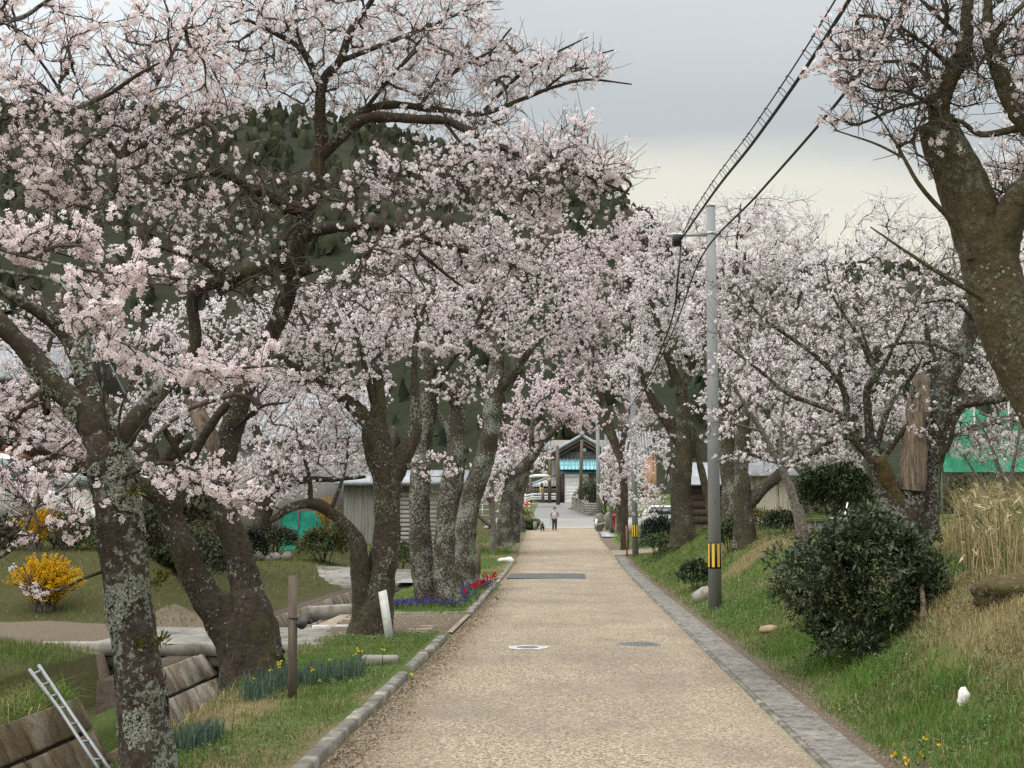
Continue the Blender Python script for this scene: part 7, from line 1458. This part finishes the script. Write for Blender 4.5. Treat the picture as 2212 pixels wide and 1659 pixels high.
far_tree('cherry tree with a broad open crown behind the nearest pole', Y, [[(1582, 1130, Y, 46), (1578, 1040, Y, 40), (1565, 950, Y, 36), (1560, 880, Y, 26)], [(1560, 890, Y, 24), (1580, 780, Y, 17), (1600, 660, Y, 11), (1610, 540, Y, 6)], [(1565, 900, Y, 22), (1530, 800, Y, 16), (1520, 690, Y, 10)], [(1565, 910, Y, 20), (1640, 820, Y, 15), (1700, 720, Y, 10), (1740, 600, Y, 6)], [(1600, 670, Y, 9), (1590, 560, Y, 7), (1600, 440, Y, 3)]],
    [(1620, 570, Y, 130, 110, 2.2, 260, 1.3), (1560, 700, Y, 110, 90, 1.9, 170, 1.2), (1720, 600, Y, 110, 100, 2.0, 200, 1.3), (1660, 740, Y, 130, 80, 1.8, 170, 1.2), (1600, 470, Y, 100, 50, 1.4, 90, 1.0), (1700, 480, Y, 100, 60, 1.4, 90, .9), (1600, 880, Y, 110, 70, 1.5, 120, 1.1)], 46000, .070, 'pale', 26, 1.7)
Y = 33
far_tree('forked cherry tree with lichen spots right of the nearest pole', Y, [[(1610, 1158, Y, 46), (1603, 1065, Y, 36), (1602, 970, Y, 30), (1608, 900, Y, 22)], [(1608, 1098, Y, 30), (1650, 1055, Y, 26), (1692, 1015, Y, 20), (1740, 940, Y, 14), (1790, 860, Y, 9), (1830, 760, Y, 5)], [(1608, 910, Y, 20), (1640, 820, Y, 14), (1690, 730, Y, 9)], [(1720, 970, Y, 12), (1780, 930, Y, 9), (1850, 900, Y, 5)], [(1780, 880, Y, 10), (1800, 760, Y, 8), (1830, 640, Y, 4)]],
    [(1760, 820, Y, 130, 90, 1.6, 200, 1.2), (1850, 720, Y, 130, 110, 1.7, 190, 1.1), (1850, 880, Y, 120, 70, 1.4, 150, 1.1), (1720, 930, Y, 110, 60, 1.2, 130, 1.2), (1820, 600, Y, 120, 90, 1.6, 140, .9), (1640, 800, Y, 90, 80, 1.3, 90, 1.1), (1790, 1000, Y, 90, 30, .9, 60, 1.1), (1900, 500, Y, 100, 80, 1.4, 90, .7)], 36000, .061, 'white', 27, 1.45)
Y = 34
far_tree('cherry tree filling the gap behind the broken trunk, at the far right', Y, [[(2012, 1130, Y, 30), (2020, 1020, Y, 27), (2040, 930, Y, 24)], [(2040, 935, Y, 22), (2030, 830, Y, 17), (2000, 720, Y, 14), (1980, 600, Y, 8)], [(2042, 930, Y, 22), (2110, 820, Y, 17), (2160, 700, Y, 14), (2180, 560, Y, 8)], [(2036, 945, Y, 18), (2150, 910, Y, 14), (2260, 880, Y, 9)], [(2032, 960, Y, 15), (2000, 950, Y, 12), (1950, 960, Y, 7)]],
    [(2020, 720, Y, 120, 110, 1.7, 180, 1.1), (2140, 650, Y, 130, 120, 1.8, 190, 1.1), (2200, 820, Y, 130, 70, 1.5, 120, 1.1), (1990, 900, Y, 110, 60, 1.3, 120, 1.2), (2150, 960, Y, 120, 46, 1.0, 120, 1.2), (2080, 520, Y, 150, 90, 1.6, 110, .9), (1960, 560, Y, 100, 100, 1.5, 90, .8), (2250, 480, Y, 130, 110, 1.6, 90, .9), (2200, 320, Y, 110, 90, 1.6, 60, .9)], 32000, .062, 'pale', 28, 1.45)
Y = 62
far_tree('dusky far cherry tree arching over the middle of the road from the right', Y, [[(1350, 1150, Y, 18), (1348, 1060, Y, 16), (1340, 980, Y, 14)], [(1340, 985, Y, 13), (1300, 860, Y, 14), (1280, 760, Y, 9), (1290, 640, Y, 5)], [(1342, 975, Y, 13), (1360, 860, Y, 11), (1360, 720, Y, 9), (1350, 580, Y, 5)], [(1342, 1000, Y, 14), (1310, 930, Y, 10), (1280, 900, Y, 5)]],
    [(1310, 660, Y, 110, 90, 2.6, 200, 1.2), (1290, 800, Y, 110, 60, 2.4, 140, .9), (1360, 540, Y, 90, 80, 2.4, 130, 1.2), (1200, 760, Y, 110, 50, 2.2, 90, .8), (1370, 900, Y, 50, 60, 1.6, 60, 1.1), (1260, 570, Y, 90, 70, 2.2, 90, 1.1), (1340, 1020, Y, 40, 50, 1.4, 40, 1.2)], 34000, .095, 'dusky', 29, 2.3, jit=.07)
Y = 90
far_tree('farthest cherry tree on the right by the stone monuments', Y, [[(1340, 1120, Y, 16), (1336, 1070, Y, 13), (1326, 1020, Y, 10)], [(1326, 1024, Y, 8), (1310, 1000, Y, 6), (1295, 985, Y, 3)], [(1330, 1030, Y, 8), (1350, 990, Y, 6), (1360, 950, Y, 3)]],
    [(1335, 1000, Y, 40, 36, 2.0, 70, 1.2), (1320, 1060, Y, 34, 24, 1.6, 40, 1.2), (1350, 1085, Y, 34, 26, 1.6, 40, 1.3), (1372, 1030, Y, 30, 50, 1.6, 40, 1.2)], 9000, .11, 'pale', 30, 2.6, jit=.08)
# bare spring shrub at the far right
cherry('bare twiggy shrub in front of the green netting at the right edge', [(1, [(2180, 1130, 19, 12), (2170, 1050, 19, 9), (2140, 960, 19, 6), (2110, 900, 19, 4)]), (1, [(2182, 1130, 19, 12), (2185, 1030, 19, 9), (2200, 940, 19, 6), (2205, 860, 19, 4)]), (1, [(2184, 1130, 19, 10), (2220, 1040, 19, 8), (2270, 960, 19, 5)]), (1, [(2178, 1130, 19, 10), (2130, 1060, 19, 7), (2080, 980, 19, 4)])],
    [(2150, 960, 19, 90, 80, .5, 60, .1), (2220, 930, 19, 70, 90, .5, 40, .1)], 0, .04, 2, 'pale', 'bark_pale', 'twig_pale', seed=40, twiglets=5, sides=8, name='bare_shrub', group=None)
# ============================================================ GRASS, LEAVES, LITTER
def blades(name, label, XY, hgt, wid, C, seed, seg=2, lean=.5, base_z=None, kind='stuff', matn='grass', droop=.3):
    r = np.random.default_rng(seed); n = len(XY); z = H(XY[:, 0], XY[:, 1]) if base_z is None else base_z; B = np.column_stack([XY, z - .01]); a = r.uniform(0, 2 * np.pi, n)
    S = np.column_stack([np.cos(a), np.sin(a), np.zeros(n)]) * (wid / 2)[:, None]; b = r.uniform(0, 2 * np.pi, n); ln = np.column_stack([np.cos(b), np.sin(b), np.zeros(n)]) * (lean * hgt * r.uniform(0, 1, n))[:, None]
    up = np.column_stack([np.zeros((n, 2)), hgt])
    if seg == 1: V = np.stack([B - S, B + S, B + up + ln], 1); F_ = [np.arange(3 * n).reshape(n, 3)]; k = 3
    else:
        Mi = B + up * .6 + ln * .35; T = B + up * (1 - droop * r.uniform(0, 1, n))[:, None] + ln * 1.3
        V = np.stack([B - S, B + S, Mi + S * .75, Mi - S * .75, T], 1); i = np.arange(n)[:, None] * 5; F_ = [i + np.array([[0, 1, 2, 3]]), i + np.array([[3, 2, 4]])]; k = 5
    o = npmesh(name, V.reshape(-1, 3), F_, M[matn], None, np.repeat(C, k, 0), False, kind)
    tag(o, label, 'grass' if 'grass' in name else 'plants'); return o
GREEN, LUSH, STRAW, DRY, MOSS = map(np.array, ((.115, .165, .040), (.10, .195, .038), (.40, .325, .165), (.24, .19, .10), (.14, .13, .045)))
def grass_cols(X, Y, r, bias=0):
    m = mask(X, Y); n = len(X); s = m[:, 0] + r.normal(0, .16, n) + bias; k = smooth(.38, .62, s)[:, None]
    g = np.where((fbm2(X * .7, Y * .5, 44) + r.normal(0, .1, n) > .52)[:, None], LUSH, GREEN); st = np.where(r.random((n, 1)) < .55, STRAW, DRY)
    pick = (r.random((n, 1)) < k); C = np.where(pick, st, g); mo = (r.random((n, 1)) < .5 * m[:, 2:3]); C = np.where(mo & ~pick, MOSS, C)
    return C * r.uniform(.6, 1.35, (n, 1)), m
def scatter(n, x0, x1, y0, y1, seed, pw=1.0):
    r = np.random.default_rng(seed); u = r.uniform(0, 1, n) ** pw; return np.column_stack([r.uniform(x0, x1, n), y0 + (y1 - y0) * u]), r
def field(name, label, n, x0, x1, y0, y1, seed, h=(.03, .09), w=(.004, .008), seg=2, pw=1.0, keep=None, lean=.6, thin=True, bias=0, tall=.0):
    XY, r = scatter(n, x0, x1, y0, y1, seed, pw); C, m = grass_cols(XY[:, 0], XY[:, 1], r, bias); k = np.ones(n, bool)
    if thin: k &= r.random(n) > m[:, 1] * .93
    if keep is not None: k &= keep(XY[:, 0], XY[:, 1])
    k &= r.random(n) < .35 + .65 * smooth(.25, .55, fbm2(XY[:, 0] * 1.5, XY[:, 1] * 1.5, 77))
    XY, C = XY[k], C[k]; n = len(XY); clump = .55 + .9 * fbm2(XY[:, 0] * 1.8, XY[:, 1] * 1.8, 51); hg = r.uniform(*h, n) * clump; hg = np.where(r.random(n) < tall, hg * 2, hg)
    return blades(name, label, XY, hg, r.uniform(*w, n), C, seed, seg, lean)
onlawn = lambda X, Y: (X < xl(Y) - .19) & (X > chan(Y)[1] + .04) & ~in_path(X, Y)
field('lawn_grass', 'short mixed green and straw-coloured grass on the near lawn', 46000, -3.6, -1.9, 7.5, 20.6, 1, (.025, .075), (.004, .007), 2, 1.2, onlawn, .9)
field('lawn_grass', 'grass of the flower bed and the far lawns left of the road', 26000, -4.2, -1.9, 24.6, 60, 2, (.04, .11), (.007, .012), 1, 1.3, onlawn, .7)
onbank = lambda X, Y: (X > xr(Y) + .50) & ~((Y > 56.8) & (Y < 62.5))
field('bank_grass', 'green verge grass with dry straw patches on the near right bank', 150000, 2.2, 6.6, 8.0, 24, 3, (.045, .13), (.004, .008), 2, 1.15, lambda X, Y: onbank(X, Y) & (X < .35 * Y + .5), .8)
field('bank_grass', 'grass covering the farther right bank', 60000, 2.2, 9, 24, 57, 4, (.06, .16), (.008, .016), 1, 1.2, onbank, .7)
field('bank_grass', 'thin grass on the right beyond the sandy track', 9000, 2.6, 9, 62, 96, 5, (.08, .2), (.02, .035), 1, 1, None, .7)
field('bank_grass', 'grass on the left verge near the end of the road', 9000, -8, -2.6, 54, 100, 6, (.06, .18), (.02, .035), 1, 1, lambda X, Y: X < xl(Y) - .15, .7)
field('left_bank_grass', 'lush grass on the near left bank above the brown block wall', 22000, -7.4, -4.92, 9.5, 18, 7, (.06, .17), (.005, .009), 2, 1, lambda X, Y: (Y < 13.6) | (X < -6.1), .8, False, -.5)
field('left_bank_grass', 'mossy grass on the slope behind the near bridge', 26000, -16, -6.15, 21.6, 36, 8, (.03, .09), (.010, .018), 1, 1, None, .8, False, -.1)
field('left_bank_grass', 'grass on the far left ground behind the channel', 16000, -22, -6.3, 36, 60, 9, (.06, .16), (.02, .03), 1, 1, lambda X, Y: ~in_path(X, Y), .7, False, -.3)
# grass edges hanging over the channel wall by the ladder
XY, r_ = scatter(1900, -5.35, -4.8, 11.4, 13.7, 12); C, _ = grass_cols(XY[:, 0], XY[:, 1], r_, -.1); blades('hanging_grass', 'long grass hanging over the top of the block wall beside the ladder', XY, r_.uniform(.15, .42, len(XY)), r_.uniform(.005, .009, len(XY)), C * [1.1, 1.1, 1], 13, 2, 1.1, droop=.7)
# daffodil leaves: blue-green clumps
def daff(label, spots, n, seed, h=(.16, .30)):
    r = np.random.default_rng(seed); sp = np.array(spots); i = r.integers(0, len(sp), n); XY = sp[i, :2] + r.normal(0, 1, (n, 2)) * sp[i, 2:4]; C = np.array([.095, .145, .10]) * r.uniform(.6, 1.4, (n, 1)); o = blades('daffodil_leaves', label, XY, r.uniform(*h, n), r.uniform(.008, .013, n), C, seed, 2, .35, droop=.12); o['category'] = 'plants'; return o
def spots(px): out = []; [out.append((*G(a, b)[:2], sx, sy)) for a, b, sx, sy in px]; return out
daff('blue-green daffodil leaves in a long clump round the wooden post', spots([(545, 1512, .07, .15), (580, 1500, .07, .18), (620, 1488, .07, .2), (660, 1480, .08, .2), (700, 1475, .07, .2), (740, 1468, .07, .18), (765, 1462, .05, .15)]), 1100, 21, (.12, .30))
daff('small clump of daffodil leaves at the foot of the nearest left trunk', spots([(400, 1622, .06, .12), (430, 1612, .06, .12), (455, 1600, .05, .1)]), 420, 22, (.12, .24))
daff('blue-green daffodil clump on the right bank behind the evergreen bush', spots([(1800, 1195, .12, .4), (1780, 1190, .1, .3)]), 500, 23, (.2, .36))
# weeds: broad clover-like leaves
def weeds(label, n, x0, x1, y0, y1, seed, size, colr, keep=None):
    XY, r = scatter(n, x0, x1, y0, y1, seed); m = mask(XY[:, 0], XY[:, 1]); k = (fbm2(XY[:, 0] * 1.2, XY[:, 1] * 1.2, seed) > .48) & (r.random(n) > m[:, 1])
    if keep is not None: k &= keep(XY[:, 0], XY[:, 1])
    XY = XY[k]; n = len(XY); P = np.column_stack([XY, H(XY[:, 0], XY[:, 1]) + r.uniform(.01, .06, n)]); D_ = nrm(rand_dirs(n, r) * [1, 1, .35] + [0, 0, .25]); L_ = size * r.uniform(.5, 1.3, n); V, f = leaves_np(P, D_, nrm(rand_dirs(n, r) * .3 + [0, 0, 1]), L_, L_ * .6, .15)
    o = npmesh('weeds', V, [f], M['leaf'], None, np.repeat(np.array(colr) * r.uniform(.55, 1.4, (n, 1)), 4, 0), False, 'stuff'); tag(o, label, 'plants')
weeds('low broad-leaved weeds in the right verge', 26000, 2.3, 5, 8.5, 26, 31, .035, (.075, .13, .035), onbank)
weeds('low broad-leaved weeds on the near lawn', 9000, -3.4, -1.9, 8, 20.4, 32, .028, (.085, .13, .035), onlawn)
weeds('leafy ground cover on the farther right bank', 9000, 2.6, 7, 26, 56, 33, .08, (.06, .095, .03), onbank)
# tufts of fresh long grass on the right verge
for k, (u, v, n, l) in enumerate(((1790, 1440, 300, 'fresh light green grass tuft on the verge below the evergreen bush'), (1880, 1480, 420, 'bright green grass tuft under the evergreen bush'), (2040, 1480, 260, 'green grass tuft left of the white stone'), (1980, 1560, 200, 'small grass tuft at the lower right verge'), (1700, 1415, 200, 'grass tuft below the tan stone'))):
    g = G(u, v); r = np.random.default_rng(90 + k); XY = g[:2] + r.normal(0, 1, (n, 2)) * [.16, .28]; o = blades('grass_tuft', l, XY, r.uniform(.08, .22, n), r.uniform(.005, .009, n), np.array([.10, .19, .035]) * r.uniform(.6, 1.35, (n, 1)), 90 + k, 2, .9); o['group'] = 'fresh grass tufts on the right verge'
# dry bamboo grass on top of the right bank
XY, r_ = scatter(12000, 4.2, 9.0, 13.5, 24, 61); k = (XY[:, 0] > .268 * XY[:, 1] + .15 + .9 * (fbm2(XY[:, 0] * .9, XY[:, 1] * .6, 14) - .4)) & (XY[:, 0] < .345 * XY[:, 1] + .6); XY = XY[k]; n = len(XY); C = np.where(r_.random((n, 1)) < .62, np.array([[.40, .32, .17]]), np.where(r_.random((n, 1)) < .5, np.array([[.12, .15, .045]]), np.array([[.22, .17, .09]]))) * r_.uniform(.6, 1.3, (n, 1))
o = blades('dry_bamboo_grass', 'tall dry bamboo grass on the right bank under the green netting', XY, r_.uniform(.3, 1.05, n), r_.uniform(.007, .015, n), C, 62, 2, .45, droop=.2); o['category'] = 'plants'
n2 = 2600; i = r_.integers(0, n, n2); P = np.column_stack([XY[i], H(XY[i, 0], XY[i, 1]) + r_.uniform(.1, .75, n2)]); D_ = nrm(rand_dirs(n2, r_) + [0, 0, -.2]); L_ = r_.uniform(.08, .2, n2); V, f = leaves_np(P, D_, rand_dirs(n2, r_), L_, L_ * .16, .1); Cl = np.where(r_.random((n2, 1)) < .6, np.array([[.50, .42, .26]]), np.array([[.09, .13, .035]])) * r_.uniform(.6, 1.25, (n2, 1))
o = npmesh('bamboo_leaves', V, [f], M['grass'], None, np.repeat(Cl, 4, 0), False, 'stuff'); tag(o, 'pale dry bamboo leaves caught in the tall grass on the right', 'plants')
XY, r_ = scatter(2400, -3.75, -2.9, 8.5, 18, 15); XY[:, 0] = chan(XY[:, 1])[1] + np.abs(r_.normal(0, .07, len(XY))) - .02; C, _ = grass_cols(XY[:, 0], XY[:, 1], r_, -.1); blades('hanging_grass', 'ragged grass along the lawn edge above the channel', XY, r_.uniform(.07, .20, len(XY)), r_.uniform(.004, .008, len(XY)), C, 16, 2, .9, base_z=zr(XY[:, 1]) + .02, droop=.5)
# fallen petals, dead leaves and gravel grit
def litter(name, label, n, xf, y0, y1, seed, size, cols, pw=1.3, zoff=.004, matn='petal'):
    r = np.random.default_rng(seed); Y = y0 + (y1 - y0) * r.uniform(0, 1, n) ** pw; X = xf(Y, r); z = np.where((X > xl(Y)) & (X < xr(Y)), zr(Y) + .02 * np.sin(np.pi * np.clip((X - xl(Y)) / (xr(Y) - xl(Y)), 0, 1)), H(X, Y) + .02)
    P = np.column_stack([X, Y, z + zoff + r.uniform(0, .006, n)]); D_ = nrm(rand_dirs(n, r) * [1, 1, .22]); L_ = size * r.uniform(.5, 1.4, n); V, f = leaves_np(P, D_, nrm(rand_dirs(n, r) * .35 + [0, 0, 1]), L_, L_ * .7, .2); cols = np.array(cols); C = cols[r.integers(0, len(cols), n)] * r.uniform(.7, 1.2, (n, 1))
    o = npmesh(name, V, [f], M[matn], None, np.repeat(C, 4, 0), False, 'stuff'); tag(o, label, 'litter')
litter('fallen_petals', 'pale fallen petals and husks gathered along the left kerb', 4600, lambda Y, r: xl(Y) + np.abs(r.normal(0, .22, len(Y))) + .03, 8.5, 34, 1, .018, [(.62, .56, .50), (.45, .37, .28), (.30, .22, .15)])
litter('dead_leaves', 'brown leaf debris along the left edge of the road', 5600, lambda Y, r: xl(Y) + np.abs(r.normal(0, .16, len(Y))) + .02, 8.5, 34, 2, .024, [(.10, .07, .05), (.16, .11, .07), (.22, .16, .10)])
litter('fallen_petals', 'pale grit and petals along the gutter strip on the right', 3600, lambda Y, r: xr(Y) + r.normal(.38, .20, len(Y)), 8.5, 34, 3, .013, [(.55, .50, .45), (.38, .33, .27), (.2, .16, .12)])
litter('dead_leaves', 'dry leaf litter where the verge meets the gutter strip', 3600, lambda Y, r: xr(Y) + .42 + np.abs(r.normal(0, .30, len(Y))), 8.5, 40, 4, .022, [(.14, .10, .07), (.22, .17, .11), (.32, .26, .18)])
litter('fallen_petals', 'scattered pale petals over the whole road', 1600, lambda Y, r: r.uniform(-1.7, 1.7, len(Y)), 8.5, 45, 5, .012, [(.66, .60, .54), (.14, .10, .075), (.5, .42, .32)])
litter('loose_gravel', 'loose gravel on the side path to the near bridge', 2600, lambda Y, r: r.uniform(-4, -1.8, len(Y)), 20.8, 24.4, 6, .02, [(.46, .38, .28), (.26, .2, .14), (.6, .52, .4)], 1.0, .028)
for T_ in TREE_STATS: print('TREE', T_)
print('TRIS', sum(sum(len(p.vertices) - 2 for p in o.data.polygons) if False else (len(o.data.loops) - 2 * len(o.data.polygons)) for o in sc.objects if o.type == 'MESH'))
